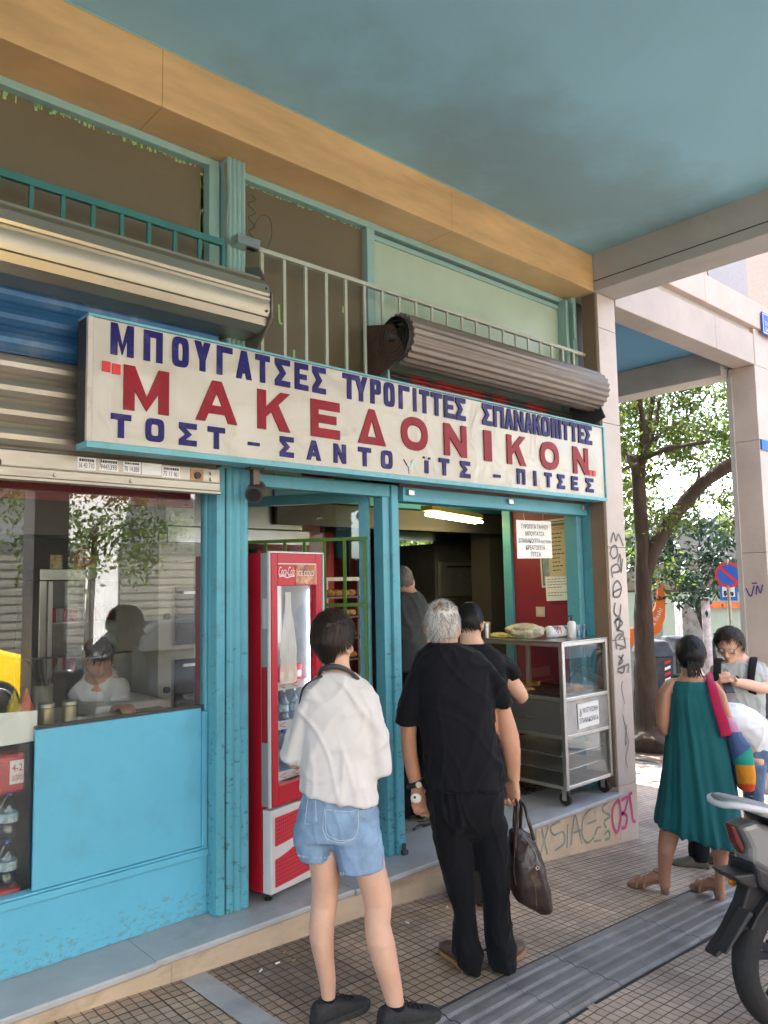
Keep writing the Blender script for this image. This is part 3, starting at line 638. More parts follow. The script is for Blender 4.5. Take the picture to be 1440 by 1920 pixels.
T = thing('roller_shutter', 'rolled up brown corrugated shutter drum with red graffiti above the right end of the sign', 'shutter', (4.2, 3.28, 3.18))
cy, cz, R0 = 3.295, 3.215, .157
bm = NB(); prof = []; NN = 22
for i in range(NN*4):
    a = 2*PI*i/(NN*4); ph = (i % 4); r = R0 - (.0 if ph in (1, 2) else .011); prof.append((cy + r*math.cos(a), cz + r*math.sin(a)))
ir = [(cy + (R0-.026)*math.cos(2*PI*i/(NN*4)), cz + (R0-.03)*math.sin(2*PI*i/(NN*4))) for i in range(NN*4)]
x0, x1 = 3.13, 5.235
R_ = [[Vector((x, p[0], p[1])) for p in pr] for x, pr in ((x0 + .06, ir), (x0, ir), (x0, prof), (x1, prof), (x1, ir))]
ring_loft(bm, R_)
M['brownshut'] = mat('brown_corrugated_steel', (.20,.165,.135), .42, .35, var=.15, vscale=5, dirt=(.10,.08,.07), dscale=4, stretch=(.4,1,1))
autosmooth(part('rolled_drum', bm, M['brownshut'], T), 50)
bm = NB(); sp = []
for i in range(70):
    a = i*.36; r = .045 + .0030*i/2.; sp.append((x0 - .004 + .02*(i % 2)*0, cy + r*math.cos(a), cz + r*math.sin(a)))
for i in range(len(sp)-1): bar(bm, sp[i], sp[i+1], .004, .05, VX)
part('coil_edge', bm, mat('dark_coil', (.03,.026,.024), .6), T)
bm = NB(); prism(bm, [(3.20,3.10),(3.30,3.30),(3.56,3.36),(3.56,2.80),(3.45,2.80),(3.42,3.02)], 'x', 3.105, 3.118); part('bracket', bm, mat('rust_bracket', (.09,.05,.035), .7, var=.3, vscale=10), T)
bm = NB(); cyl(bm, (3.05, cy, cz), (3.2, cy, cz), .025); part('axle', bm, M['dark'], T)
bm = NB(); prism(bm, [(3.20,3.0),(3.30,3.25),(3.52,3.25),(3.52,2.9),(3.44,2.9)], 'x', 5.245, 5.256); part('bracket', bm, M['dark'], T)
curtain('shutter_curtain', 3.17, 5.26, 2.40, 26, .0265, .011, 3.485, mat('sooty_corrugated', (.075,.08,.075), .5, .3, var=.3, vscale=5, stretch=(.4,1,1)), T)
# red sprayed letters, following the corrugation as painted strips
bm = NB(); rr = random.Random(5)
pts = slat_profile(2.40, 26, .0265, .011, 3.485)
shapes = [[(3.40,3.20),(3.56,3.22),(3.62,2.9),(3.44,2.9)],[(3.58,3.03),(3.74,3.12),(4.10,3.14),(4.16,3.04),(4.10,2.9),(3.6,2.9)],[(4.22,3.10),(4.36,3.12),(4.42,2.98),(4.58,3.10),(4.50,2.9),(4.25,2.9)],[(4.64,3.08),(4.8,3.12),(4.92,2.98),(5.08,3.06),(5.12,2.9),(4.66,2.9)]]
for i in range(len(pts)-1):
    (ya, za), (yb, zb) = pts[i], pts[i+1]; zm = (za+zb)/2
    if not (2.86 < zm < 3.2): continue
    for sh in shapes:
        xs = []
        for j in range(len(sh)):
            (xa, z1_), (xb, z2_) = sh[j], sh[(j+1) % len(sh)]
            if (z1_ - zm)*(z2_ - zm) < 0: xs.append(xa + (zm - z1_)/(z2_ - z1_)*(xb - xa))
        xs.sort()
        if len(xs) >= 2:
            bm.faces.new([bm.verts.new(p) for p in ((xs[0], ya-.003, za),(xs[1], ya-.003, za),(xs[1], yb-.003, zb),(xs[0], yb-.003, zb))])
part('red_graffiti', bm, mat('red_spray', (.33,.035,.025), .5, var=.25, vscale=6), T)
bm = NB(); prism(bm, [(3.40,2.96),(3.478,2.96),(3.478,3.3),(3.44,3.3)], 'x', 3.155, 3.172); part('curtain_edge', bm, M['mint'], T)

# ================================================================== RAILINGS
M['teal'] = mat('teal_rail_paint', (.035,.16,.15), .45, var=.15, vscale=8)
M['palerail'] = mat('pale_rail_paint', (.42,.44,.36), .5, var=.15, vscale=10, dirt=(.25,.18,.12), dscale=10, damt=.6)
T = thing('window_railing', 'dark teal bar railing in front of the left brown transom', 'railing', (0, 3.45, 3.5))
bm = NB(); box(bm, -3, 2.03, 3.435, 3.46, 3.525, 3.56); part('top_rail', bm, M['teal'], T, bevel=.002)
for i in range(0, 9):
    x = 1.0668 + .1373*(i - 1); bm = NB(); box(bm, x - .009, x + .009, 3.438, 3.456, 3.36, 3.524); part('baluster', bm, M['teal'], T)
for i in range(1, 8):
    x = .9295 - .1373*i; bm = NB(); box(bm, x - .009, x + .009, 3.438, 3.456, 3.36, 3.524); part('baluster', bm, M['teal'], T)
T = thing('window_railing', 'pale worn bar railing in front of the brown and mint transoms', 'railing', (3.8, 3.45, 3.5))
bm = NB(); box(bm, 2.17, 5.38, 3.435, 3.465, 3.560, 3.585); part('top_rail', bm, M['palerail'], T, bevel=.002)
for i in range(21):
    x = 2.2685 + .1476*i; bm = NB(); box(bm, x - .0095, x + .0095, 3.440, 3.452, 2.6 if x < 3.1 else 3.25, 3.559); part('baluster', bm, M['palerail'], T)
# loose wire curls by the post
bm = NB(); q = []
for i in range(60):
    t = i/59; q.append((2.24 + .025*math.sin(t*26)*(1-t*.3), 3.50, 3.90 - .32*t))
tube(bm, q, .0022, 5); q2 = smooth_path([(2.24,3.5,3.70),(2.30,3.5,3.80),(2.36,3.5,3.80),(2.37,3.5,3.70),(2.32,3.5,3.60),(2.24,3.5,3.59)], 6); tube(bm, q2, .0022, 5)
tag(part('loose_wire', bm, M['dark']), 'thin black loose wire curling beside the mint post above the sign', 'wire')

# ================================================================== GLASS DOOR LEAF with green grille
D0 = Vector((3.195, 3.65, 0)); DD = Vector((-.535, .845, 0)).normalized(); DN = Vector((-DD.y, DD.x, 0))   # DN faces the street side
if DN.y > 0: DN = -DN
LW = .98
T = thing('glass_door', 'open blue framed glass door with green bar grille behind the red fridge', 'door', D0)
def leafbox(bm, a0, a1, z0, z1, n0, n1): obox(bm, D0 + DD*((a0+a1)/2) + DN*((n0+n1)/2) + VZ*((z0+z1)/2), DD, DN, VZ, (a1-a0)/2, (n1-n0)/2, (z1-z0)/2)
bm = NB(); leafbox(bm, 0, .065, .14, 2.33, -.02, .02); leafbox(bm, LW-.065, LW, .14, 2.33, -.02, .02); leafbox(bm, .066, LW-.066, 2.265, 2.33, -.02, .02); leafbox(bm, .066, LW-.066, .14, .42, -.02, .02)
part('door_frame', bm, M['bluep'], T, bevel=.003)
bm = NB(); leafbox(bm, .066, LW-.066, .421, 2.264, -.003, .003); part('door_pane', bm, M['pane'], T)
M['green'] = mat('green_grille_paint', (.09,.21,.035), .45, var=.1, vscale=8)
bm = NB()
for i in range(8):
    a = .02 + i*.134; leafbox(bm, a-.009, a+.009, .45, 2.03, .03, .045)
for z in (2.03, 1.62, 1.0, .45): leafbox(bm, 0, LW, z-.011, z+.011, .0455, .056)
part('grille', bm, M['green'], T)

# ================================================================== RED DRINKS FRIDGE
FA = Vector((math.cos(.2), math.sin(.2), 0)); FBk = Vector((-math.sin(.2), math.cos(.2), 0)); F0 = Vector((2.321, 3.464, 0))
T = thing('drinks_fridge', 'tall red glass door drinks fridge standing in the doorway', 'fridge', F0)
def fbox(bm, a0, a1, b0, b1, z0, z1): obox(bm, F0 + FA*((a0+a1)/2) + FBk*((b0+b1)/2) + VZ*((z0+z1)/2), FA, FBk, VZ, (a1-a0)/2, (b1-b0)/2, (z1-z0)/2)
FW = .435
M['fred'] = mat('fridge_red', (.47,.012,.028), .3, var=.05, vscale=3)
M['fgrey'] = mat('fridge_grey', (.26,.28,.29), .4)
M['flight'] = mat('fridge_pale_trim', (.60,.60,.60), .35)
M['fliner'] = mat('fridge_white_liner', (.72,.78,.84), .5)
bm = NB(); fbox(bm, .004, .022, .07, .60, .16, 1.925); fbox(bm, FW-.022, FW-.004, .07, .60, .16, 1.925); fbox(bm, .023, FW-.023, .58, .60, .16, 1.925); fbox(bm, .023, FW-.023, .07, .579, 1.88, 1.925); fbox(bm, .023, FW-.023, .07, .579, .16, .60)
part('cabinet', bm, M['fred'], T, bevel=.004)
bm = NB(); fbox(bm, .024, .030, .08, .57, .61, 1.878); fbox(bm, FW-.03, FW-.024, .08, .57, .61, 1.878); fbox(bm, .031, FW-.031, .565, .572, .61, 1.878); fbox(bm, .031, FW-.031, .08, .564, .605, .612)
part('liner', bm, M['fliner'], T)
bm = NB(); fbox(bm, 0, .012, .006, .066, .60, 1.922); fbox(bm, FW-.012, FW, .006, .066, .60, 1.922); part('door_side', bm, M['fgrey'], T, bevel=.003)
bm = NB(); fbox(bm, .013, .062, 0, .05, .60, 1.922); fbox(bm, FW-.062, FW-.013, 0, .05, .60, 1.922); fbox(bm, .0625, FW-.0625, 0, .05, 1.745, 1.922); fbox(bm, .0625, FW-.0625, 0, .05, .60, .70)
door = part('door_frame', bm, M['fred'], T, bevel=.003)
bm = NB(); fbox(bm, 0, FW, -.004, .004, 1.923, 1.932); fbox(bm, -.004, .003, -.004, .012, .60, 1.932); fbox(bm, FW-.003, FW+.004, -.004, .012, .60, 1.932); part('door_trim', bm, M['flight'], door)
bm = NB(); fbox(bm, .0625, FW-.0625, .018, .024, .70, 1.745); part('door_pane', bm, M['pane2'], door)
bm = NB(); fbox(bm, -.012, 0, .02, .05, .93, 1.32); part('door_handle', bm, mat('handle_red', (.30,.015,.02), .4), door)
bm = NB(); fbox(bm, -.003, .001, .02, .05, 1.52, 1.68); lab = part('rating_label', bm, mat('label_grey', (.45,.47,.48), .5), T)
bm = NB(); fbox(bm, .20, FW-.066, -.004, .0, 1.752, 1.86); part('header_picture', bm, mat('iced_drink_picture', (.40,.13,.05), .3, var=.8, vscale=22, dirt=(.75,.62,.50), dscale=16, damt=.9), door)
bm = NB(); fbox(bm, .0628, FW-.0628, -.0035, -.0001, 1.862, 1.868); fbox(bm, FW-.066, FW-.0628, -.0035, -.0001, 1.75, 1.861); part('header_trim', bm, M['flight'], door)
nF = -FBk
bm = NB(); write(bm, 'Coca‑Cola'.replace('‑', '-'), F0 + FA*.068 + nF*.0022 + VZ*1.80, FA, VZ, h=.05, width=.125, bold=.0, shear=.38, rect=True)
ribbon(bm, smooth_path([F0 + FA*(.072 + t*.03) + nF*.003 + VZ*(1.795 + .005*math.sin(t*2.2)) for t in range(5)], 4), .005, nF); part('header_script', bm, M['white'], door)
bm = NB(); write(bm, 'ICE COLD', F0 + FA*.215 + nF*.0052 + VZ*1.798, FA, VZ, h=.030, width=.135, bold=0, rect=True); part('header_lettering', bm, M['white'], door)
# bottle sticker on the pane
bm = NB(); bp_ = [(0,.0),(.062,.0),(.070,.03),(.062,.12),(.066,.18),(.058,.24),(.028,.38),(.020,.46),(.023,.47),(.023,.49),(0,.49)]
outl = [(-x, z) for x, z in bp_[::-1]] + bp_[1:]
vs = [bm.verts.new(F0 + FA*(.16 + x) + nF*(-.0165) + VZ*(1.22 + z)) for x, z in outl]; bm.faces.new(vs)
part('bottle_sticker', bm, mat('bottle_sticker', (.80,.80,.72), .5, var=.15, vscale=9, alpha=.5, stretch=(6,6,.6)), door)
# lower grille
bm = NB(); fbox(bm, 0, FW, .0, .06, .165, .585); part('kick_panel', bm, M['flight'], T, bevel=.006)
def swoosh(z0, z1, s0, s1):
    pts = []; n_ = 16
    for i in range(n_+1):
        t = i/n_; pts.append((.03 + t*(FW-.06), z1 + s1*(t**1.4)))
    for i in range(n_, -1, -1):
        t = i/n_; pts.append((.03 + t*(FW-.06), z0 + s0*(t**1.4)))
    return pts
def zrange(a, sh):
    t = (a-.03)/(FW-.06); z0, z1, s0, s1 = sh; return z0 + s0*t**1.4 - (.03*math.sin(PI*min(1, t*1.2)) if sh[4:] else 0), z1 + s1*t**1.4
bm = NB(); bmd = NB()
for sh in ((.40,.545,.05,.015),(.195,.335,.02,.12)):
    vs = [bm.verts.new(F0 + FA*a + nF*.0025 + VZ*z) for a, z in swoosh(*sh)]; bm.faces.new(vs)
    a = .045
    while a < FW - .04:
        lo, hi = sh[0] + sh[2]*((a-.03)/(FW-.06))**1.4, sh[1] + sh[3]*((a-.03)/(FW-.06))**1.4
        z = lo + .016
        while z < hi - .01:
            c = F0 + FA*a + nF*.0045 + VZ*z; bmd.faces.new([bmd.verts.new(c + FA*(.0048*math.cos(q)) + VZ*(.0042*math.sin(q))) for q in (0.,1.05,2.1,3.14,4.19,5.24)]); z += .021
        a += .0155
part('grille_panel', bm, mat('grille_red', (.60,.03,.055), .4), T); part('grille_hole', bmd, M['dark'], T)['kind'] = 'stuff'
for a in (.03, FW-.03):
    bm = NB(); lathe(bm, [(.012,.126),(.02,.128),(.02,.136),(.008,.14),(.008,.166)], F0 + FA*a + FBk*.05, 10); part('foot', bm, M['black'], T)
bm = NB(); fbox(bm, .03, .04, .3, .58, .128, .16); fbox(bm, FW-.05, FW-.03, .3, .58, .128, .16); part('foot', bm, M['dark'], T)
bm = NB(); fbox(bm, FW-.045, FW-.036, .075, .082, .72, 1.72); part('led_strip', bm, mat('led_strip', (.9,.9,.9), .5, emit=(.85,.95,1), estr=2.2), T)
M['wire'] = mat('shelf_wire', (.6,.6,.62), .4, .5)
SH = (.71, .98, 1.19)
for z in SH:
    bm = NB(); fbox(bm, .032, FW-.032, .10, .55, z - .008, z); sh_ = part('shelf', bm, M['wire'], T)
    bm = NB(); fbox(bm, .032, FW-.034, .088, .096, z - .016, z + .028); part('price_rail', bm, M['flight'], sh_)
    bm = NB()
    for a in (.06, .16, .26): 
        c = F0 + FA*a + nF*(-.0865) + VZ*(z + .006)
        ribbon(bm, [c + FA*.045 + VZ*.012, c, c + FA*.045 - VZ*.012], .006, nF)
    part('price_tag', bm, M['brightred'], sh_)
M['pet'] = glass('clear_bottle', (.82,.90,.95), 2.2)
def pet_bottle(p, h, r, label, group, capm, name='water_bottle'):
    t = thing(name, label, 'bottle', p, group)
    bm = NB(); lathe(bm, [(r*.85,0),(r,.01),(r,h*.28),(r*.9,h*.30),(r,h*.33),(r,h*.6),(r*.92,h*.68),(r*.45,h*.85),(r*.33,h*.88),(r*.33,h*.93)], p, 14); part('bottle_body', bm, M['pet'], t, smooth=True)
    bm = NB(); lathe(bm, [(r*.40,h*.93),(r*.40,h)], p, 10); part('bottle_cap', bm, capm, t)
    bm = NB(); lathe(bm, [(r*1.012,h*.36),(r*1.012,h*.55)], p, 14, cap=False); part('bottle_label', bm, M['btl'], t)
M['btl'] = mat('pale_blue_label', (.45,.60,.75), .5, var=.5, vscale=40)
M['capblue'] = mat('blue_cap', (.05,.15,.5), .4)
for i in range(4):
    pet_bottle(F0 + FA*(.085 + .085*i) + FBk*.15 + VZ*SH[0], .235, .033, 'clear water bottle in the bottom row inside the red fridge', 'water bottles on the lowest fridge shelf', M['capblue'])
    pet_bottle(F0 + FA*(.085 + .085*i) + FBk*.15 + VZ*SH[1], .185, .030, 'small clear bottle on the middle shelf inside the red fridge', 'bottles on the middle fridge shelf', M['white'])
for i in range(5):
    c = F0 + FA*(.07 + .068*i) + FBk*.14 + VZ*(SH[2] + .0) ; q = .031
    m_ = [mat('carton_red', (.55,.03,.06), .4, var=.3, vscale=25), mat('carton_blue', (.06,.28,.60), .4, var=.3, vscale=25), mat('carton_red2', (.6,.05,.10), .4, var=.3, vscale=25), mat('carton_orange', (.7,.2,.03), .4), mat('carton_red3', (.5,.03,.05), .4)][i]
    lb = ['red drink carton at the left end of the fridge shelf','blue drink carton between red ones on the fridge shelf','red drink carton right of the blue carton in the fridge','orange drink carton on the upper fridge shelf','red drink carton at the right end of the fridge shelf'][i]
    t = thing('drink_carton', lb, 'carton', c, 'drink cartons on the upper fridge shelf')
    bm = NB(); obox(bm, c + VZ*.055, FA, FBk, VZ, q, q, .055); part('carton_body', bm, m_, t, bevel=.004)
    bm = NB(); z0 = c + VZ*.06 + nF*(q + .001); bm.faces.new([bm.verts.new(z0 + FA*(.02*math.cos(a)) + VZ*(.02*math.sin(a))) for a in [k*PI/6 for k in range(12)]]); part('carton_emblem', bm, M['white'], t)
# ================================================================== DISPLAY CART on the sill
cx0, cx1, cy0, cy1, c0, c1 = 4.772, 5.385, 3.350, 4.13, .245, 1.288
T = thing('display_cart', 'steel and glass pastry display cart on castors at the right end of the step', 'display cart', (cx0, cy0, .125))
bm = NB(); w = .034
for x in (cx0, cx1 - w):
    for y in (cy0, cy1 - w): box(bm, x, x + w, y, y + w, c0, c1)
for z in (c0, .60, .866, c1 - w*.8):
    for y in (cy0, cy1 - w): box(bm, cx0 + w + .001, cx1 - w - .001, y + .002, y + w - .002, z, z + w*.8)
    for x in (cx0, cx1 - w): box(bm, x + .002, x + w - .002, cy0 + w + .001, cy1 - w - .001, z, z + w*.8)
box(bm, cx0 + .002, cx0 + .03, 3.79, 3.82, c0 + .03, .6)
part('cart_frame', bm, M['alu'], T, bevel=.004)
bm = NB(); box(bm, cx0 - .004, cx1 + .004, cy0 - .004, cy1 + .004, c1 + .001, c1 + .012); part('top_plate', bm, M['steel'], T, bevel=.003)
bm = NB(); box(bm, cx0 + w, cx1 - w, cy0 + .006, cy0 + .012, .628, .865); part('front_panel', bm, mat('scratched_steel', (.42,.41,.40), .25, .9, var=.25, vscale=6), T)
bm = NB(); box(bm, cx0 + .004, cx0 + .012, cy0 + w, cy1 - w, .628, .865); dr = part('drawer', bm, mat('dull_drawer', (.15,.145,.135), .5, .4, var=.1, vscale=5), T)
bm = NB(); bar(bm, (cx0 - .012, 3.62, .735), (cx0 - .012, 3.75, .735), .012); bar(bm, (cx0 - .012, 3.63, .735), (cx0 + .006, 3.63, .735), .008); bar(bm, (cx0 - .012, 3.74, .735), (cx0 + .006, 3.74, .735), .008); part('drawer_handle', bm, mat('brass', (.5,.38,.2), .35, .9), dr)
bm = NB(); box(bm, cx0 + w, cx1 - w, cy0 + .01, cy0 + .015, .892, c1 - .03); part('glass_pane', bm, M['pane2'], T)
bm = NB(); box(bm, cx0 + .010, cx0 + .015, cy0 + w, cy1 - w, .892, c1 - .03); part('glass_pane', bm, M['pane2'], T)
bm = NB(); box(bm, cx0 + w, cx1 - w, cy0 + .01, cy0 + .015, c0 + .03, .598); part('glass_pane', bm, M['pane2'], T)
bm = NB(); box(bm, cx0 + .010, cx0 + .014, cy0 + w, 3.79, c0 + .03, .598); part('glass_pane', bm, M['pane2'], T)
bm = NB(); box(bm, cx0 + .02, cx1 - .02, cy0 + .02, cy1 - .02, .875, .888); part('deck', bm, M['alu'], T)
bm = NB(); box(bm, cx0 + .02, cx1 - .02, cy0 + .02, cy1 - .02, c0 + .005, c0 + .02); part('base_plate', bm, M['steel'], T)
bm = NB(); box(bm, cx1 - .03, cx1 - .022, cy0 + .03, cy1 - .03, c0 + .02, .6); part('back_panel', bm, mat('white_liner', (.60,.58,.52), .5, var=.1), T)
for z in (.36, .47):
    bm = NB(); box(bm, cx0 + .03, cx1 - .035, cy0 + .06, cy1 - .04, z, z + .008); part('shelf', bm, M['alu'], T)
for x, y in ((cx0 + .05, cy0 + .05), (cx1 - .06, cy0 + .05), (cx0 + .05, cy1 - .05), (cx1 - .06, cy1 - .05)):
    bm = NB(); cyl(bm, (x - .014, y, .175), (x + .014, y, .175), .049, 20); wh = part('castor', bm, mat('castor_rubber', (.025,.02,.02), .6), T, bevel=.004)
    bm = NB(); box(bm, x - .02, x - .0155, y - .018, y + .018, .165, .243); box(bm, x + .0155, x + .02, y - .018, y + .018, .165, .243); cyl(bm, (x - .022, y, .175), (x + .022, y, .175), .012, 10); part('castor_fork', bm, M['alu'], wh)
# paper on the cart
NX = -VY
def paper_lines(bm, o, ax, ay, rows): 
    for (txt, x, y, h, wd) in rows: write(bm, txt, o + ax*x + ay*y, ax, ay, h=h, width=wd, bold=0, rect=True)
a = ony(1084, 1330, cy0); b2 = ony(1126, 1322, cy0)
T = thing('paper_notice', 'white paper taped to the front of the cart, printed in two lines', 'notice', (a.x, cy0, .68))
bm = NB(); px0, px1 = 4.94, 5.22; vs = [bm.verts.new(p) for p in ((px0 + .006, cy0 + .002, .652), (px1, cy0 + .002, .66), (px1 - .003, cy0 + .001, .838), (px0, cy0 + .001, .835))]; bm.faces.new(vs); part('sheet', bm, M['paper'], T)
bm = NB(); paper_lines(bm, Vector((px0, cy0 - .002, .65)), VX, VZ, [('ΝΗΣΤΗΣΙΜΗ', .065, .115, .036, .195), ('ΣΠΑΝΑΚΟΠΙΤΑ', .015, .045, .036, .25)])
ribbon(bm, smooth_path([(px0+.03,cy0-.002,.80),(px0+.035,cy0-.002,.78),(px0+.022,cy0-.002,.755),(px0+.035,cy0-.002,.745),(px0+.045,cy0-.002,.765),(px0+.035,cy0-.002,.78)], 4), .005, (0,-1,0)); part('print', bm, M['ink'], T)
# pastry trays inside the cart
rr = random.Random(11)
T = thing('baking_tray', 'dark baking tray of cut pie inside the glass of the cart', 'tray', (cx0 + .06, 3.42, .889))
bm = NB(); box(bm, cx0 + .05, cx1 - .05, 3.42, 4.05, .889, .897); 
for (x0_, x1_, y0_, y1_) in ((cx0 + .05, cx0 + .056, 3.42, 4.05), (cx1 - .056, cx1 - .05, 3.42, 4.05), (cx0 + .057, cx1 - .057, 3.42, 3.426), (cx0 + .057, cx1 - .057, 4.044, 4.05)): box(bm, x0_, x1_, y0_, y1_, .898, .912)
part('tray', bm, mat('burnt_tray', (.12,.09,.07), .4, .5, var=.3, vscale=12), T)
M['crust'] = mat('golden_crust', (.42,.19,.05), .55, var=.5, vscale=22, bump=.5, bscale=90)
for i, (x, y, s, d) in enumerate([(4.90,3.95,.10,.04),(5.04,3.97,.08,.035),(5.18,3.93,.07,.03),(4.93,3.80,.07,.02),(5.22,3.55,.09,.035),(5.10,3.50,.06,.02)]):
    bm = NB(); obox(bm, Vector((x, y, .900 + d/2)), Vector((math.cos(i), math.sin(i), 0)), Vector((-math.sin(i), math.cos(i), 0)), VZ, s*.7, s*.5, d/2)
    bmesh.ops.subdivide_edges(bm, edges=bm.edges[:], cuts=3, use_grid_fill=True)
    for v in bm.verts: v.co += Vector((rr.uniform(-1,1), rr.uniform(-1,1), rr.uniform(-.6,.9)))*.006
    tag(part('pie_slice', bm, M['crust']), 'golden pie slice on the dark tray in the cart', 'pastry', 'pie slices in the display cart')
bm = NB(); tube(bm, [(5.02,3.45,.905),(5.14,3.52,.91)], .006, 6); tube(bm, [(5.14,3.52,.91),(5.20,3.56,.915)], .011, 6); tag(part('cutting_knife', bm, M['black']), 'small black handled knife lying on the tray in the cart', 'knife')
# things on top of the cart
zt = c1 + .012
def crumple(bm, c, rx, ry, rz, seed, amp=.25, fr=6):
    bmesh.ops.create_icosphere(bm, subdivisions=4, radius=1)
    for v in bm.verts:
        p = v.co.copy(); n_ = noise.noise(p*fr*.35 + Vector((seed, 0, 0))) + .5*abs(noise.noise(p*fr + Vector((0, seed, 0))))
        p *= 1 + amp*n_; v.co = Vector((c[0] + p.x*rx, c[1] + p.y*ry, c[2] + max(-.95, p.z)*rz))
bm = NB(); crumple(bm, (4.93, 3.80, zt + .055), .12, .16, .058, 3.0); 
tag(part('bread_bag', bm, mat('translucent_bag', (.52,.46,.33), .3, var=.3, vscale=12, bump=.6, bscale=30, spec=.8), smooth=False), 'crumpled clear plastic bag of rolls on top of the cart', 'bag')
bm = NB(); crumple(bm, (4.86, 3.98, zt + .02), .06, .12, .02, 8.0, .3); tag(part('paper_bag', bm, mat('yellow_paper', (.66,.55,.16), .6, bump=.4)), 'flat yellowish paper bags under the plastic bag on the cart', 'bag')
c = Vector((5.02, 3.66, zt + .048)); ax = Vector((.94, -.34, 0))
T = thing('plastic_roll', 'white printed plastic roll lying on the cart beside the bag', 'roll', c)
bm = NB(); tube(bm, [c, c + ax*.02, c + ax*.20, c + ax*.215], [.040, .047, .045, .030], 18); part('roll_body', bm, mat('white_wrap', (.72,.72,.74), .4, bump=.3, bscale=40), T, smooth=True)
for a_, mm in ((.05, 'signblue'), (.08, 'brightred'), (.15, 'capblue')):
    bm = NB()
    for k in range(3): 
        q = c + ax*(a_ + .012*k) ; tube(bm, [q + (VZ*math.cos(t) + ax.cross(VZ)*math.sin(t))*.0475 for t in [i*.22 + .1 + .3*k for i in range(6)]], .003, 5)
    part('roll_print', bm, M[mm], T)
T = thing('metal_shaker', 'small steel shaker on the cart behind the dark haired man', 'shaker', (4.80, 4.08, zt))
bm = NB(); lathe(bm, [(.030,0),(.031,.004),(.031,.10)], (4.80,4.08,zt), 18); part('shaker_body', bm, M['steel'], T, smooth=False)
bm = NB(); lathe(bm, [(.033,.101),(.033,.118),(.026,.126)], (4.80,4.08,zt), 18); part('shaker_lid', bm, M['alu'], T)
def sanitiser(p):
    t = thing('dispenser_bottle', 'white pump dispenser bottle on the cart beside the plastic cup', 'bottle', p)
    bm = NB(); lathe(bm, [(.030,0),(.033,.006),(.033,.11),(.025,.125),(.012,.13)], p, 16); part('bottle_body', bm, M['white'], t, smooth=True)
    bm = NB(); P_ = Vector(p); cyl(bm, P_ + VZ*.131, P_ + VZ*.165, .009, 8); bar(bm, P_ + VZ*.168 - VX*.03, P_ + VZ*.168 + VX*.012, .016, .010); part('pump', bm, M['dark'], t)
sanitiser((5.17, 3.53, zt))
bm = NB(); lathe(bm, [(.026,0),(.036,.10),(.038,.102),(.036,.104),(.0345,.10),(.0245,.003)], (5.17,3.44,zt), 18); tag(part('plastic_cup', bm, M['pet'], smooth=True), 'clear plastic cup at the front right corner of the cart top', 'cup')

# ================================================================== NOTICES in the doorway
yp_ = 3.60
T = thing('hanging_sign', 'white paper price list hanging on strings from the lintel, five printed lines', 'sign', (4.83, yp_, 2.06))
O_ = Vector((4.61, yp_, 1.915)); U_ = Vector((.9995, -.0, .007)); V_ = Vector((.004, 0, 1))
bm = NB(); bm.faces.new([bm.verts.new(O_ + U_*x + V_*z) for x, z in ((0,0),(.44,.003),(.437,.291),(0,.288))]); part('sheet', bm, M['paper'], T)
bm = NB(); paper_lines(bm, O_ - VY*.003, U_, V_, [('ΤΥΡΟΠΙΤΑ ΤΑΨΙΟΥ', .05, .225, .036, .345), ('ΜΠΟΥΓΑΤΣΑ', .105, .172, .034, .235), ('ΣΠΑΝΑΚΟΠΙΤΑ', .02, .118, .034, .265), ('ΝΗΣΤΗΣΙΜΗ', .295, .118, .022, .13), ('ΚΡΕΑΤΟΠΙΤΑ', .105, .066, .034, .24), ('ΠΙΤΣΑ', .165, .016, .034, .125)]); part('print', bm, M['ink'], T)
bm = NB(); tube(bm, [O_ + U_*.10 + V_*.28, O_ + U_*.09 + V_*.36], .001, 4); tube(bm, [O_ + U_*.33 + V_*.28, O_ + U_*.34 + V_*.36], .001, 4); part('string', bm, M['white'], T)
# menu board on the red wall (wall faces -x)
xw = 5.450
T = thing('menu_board', 'framed cream menu with prices on the dark red wall behind the white list', 'menu', (xw, 3.8, 2.0))
def wall(u, v, d=0): return onx(u, v, xw - d)
crn = [wall(1016,1102,.012), wall(1081,1098,.012), wall(1075,969,.012), wall(1008,977,.012)]
def quad_solid(bm, c4, nrm, th):
    a_ = [bm.verts.new(p) for p in c4]; b_ = [bm.verts.new(p + nrm*th) for p in c4]
    bm.faces.new(a_); bm.faces.new(b_[::-1])
    for i in range(4): j = (i+1) % 4; bm.faces.new((a_[i], b_[i], b_[j], a_[j]))
def lerp4(c4, s, t): return (c4[0]*(1-s) + c4[1]*s)*(1-t) + (c4[3]*(1-s) + c4[2]*s)*t
bm = NB(); quad_solid(bm, crn, VX, .010); part('board_frame', bm, mat('menu_frame', (.60,.57,.50), .4), T)
inn = [lerp4(crn, s, t) - VX*.002 for s, t in ((.05,.03),(.95,.03),(.95,.97),(.05,.97))]; bm = NB(); bm.faces.new([bm.verts.new(p) for p in inn]); part('board_band', bm, mat('menu_green_band', (.06,.13,.10), .5), T)
inn2 = [lerp4(crn, s, t) - VX*.003 for s, t in ((.08,.05),(.92,.05),(.92,.955),(.08,.955))]; bm = NB(); bm.faces.new([bm.verts.new(p) for p in inn2]); part('menu_sheet', bm, mat('menu_cream', (.56,.46,.31), .6), T)
inn3 = [lerp4(inn2, s, t) - VX*.001 for s, t in ((.0,.0),(.22,.0),(.20,.42),(.0,.52))]; bm = NB(); bm.faces.new([bm.verts.new(p) for p in inn3]); part('menu_picture', bm, mat('menu_picture', (.22,.30,.36), .5, var=.5, vscale=14, dirt=(.5,.08,.06), dscale=12, damt=.8), T)
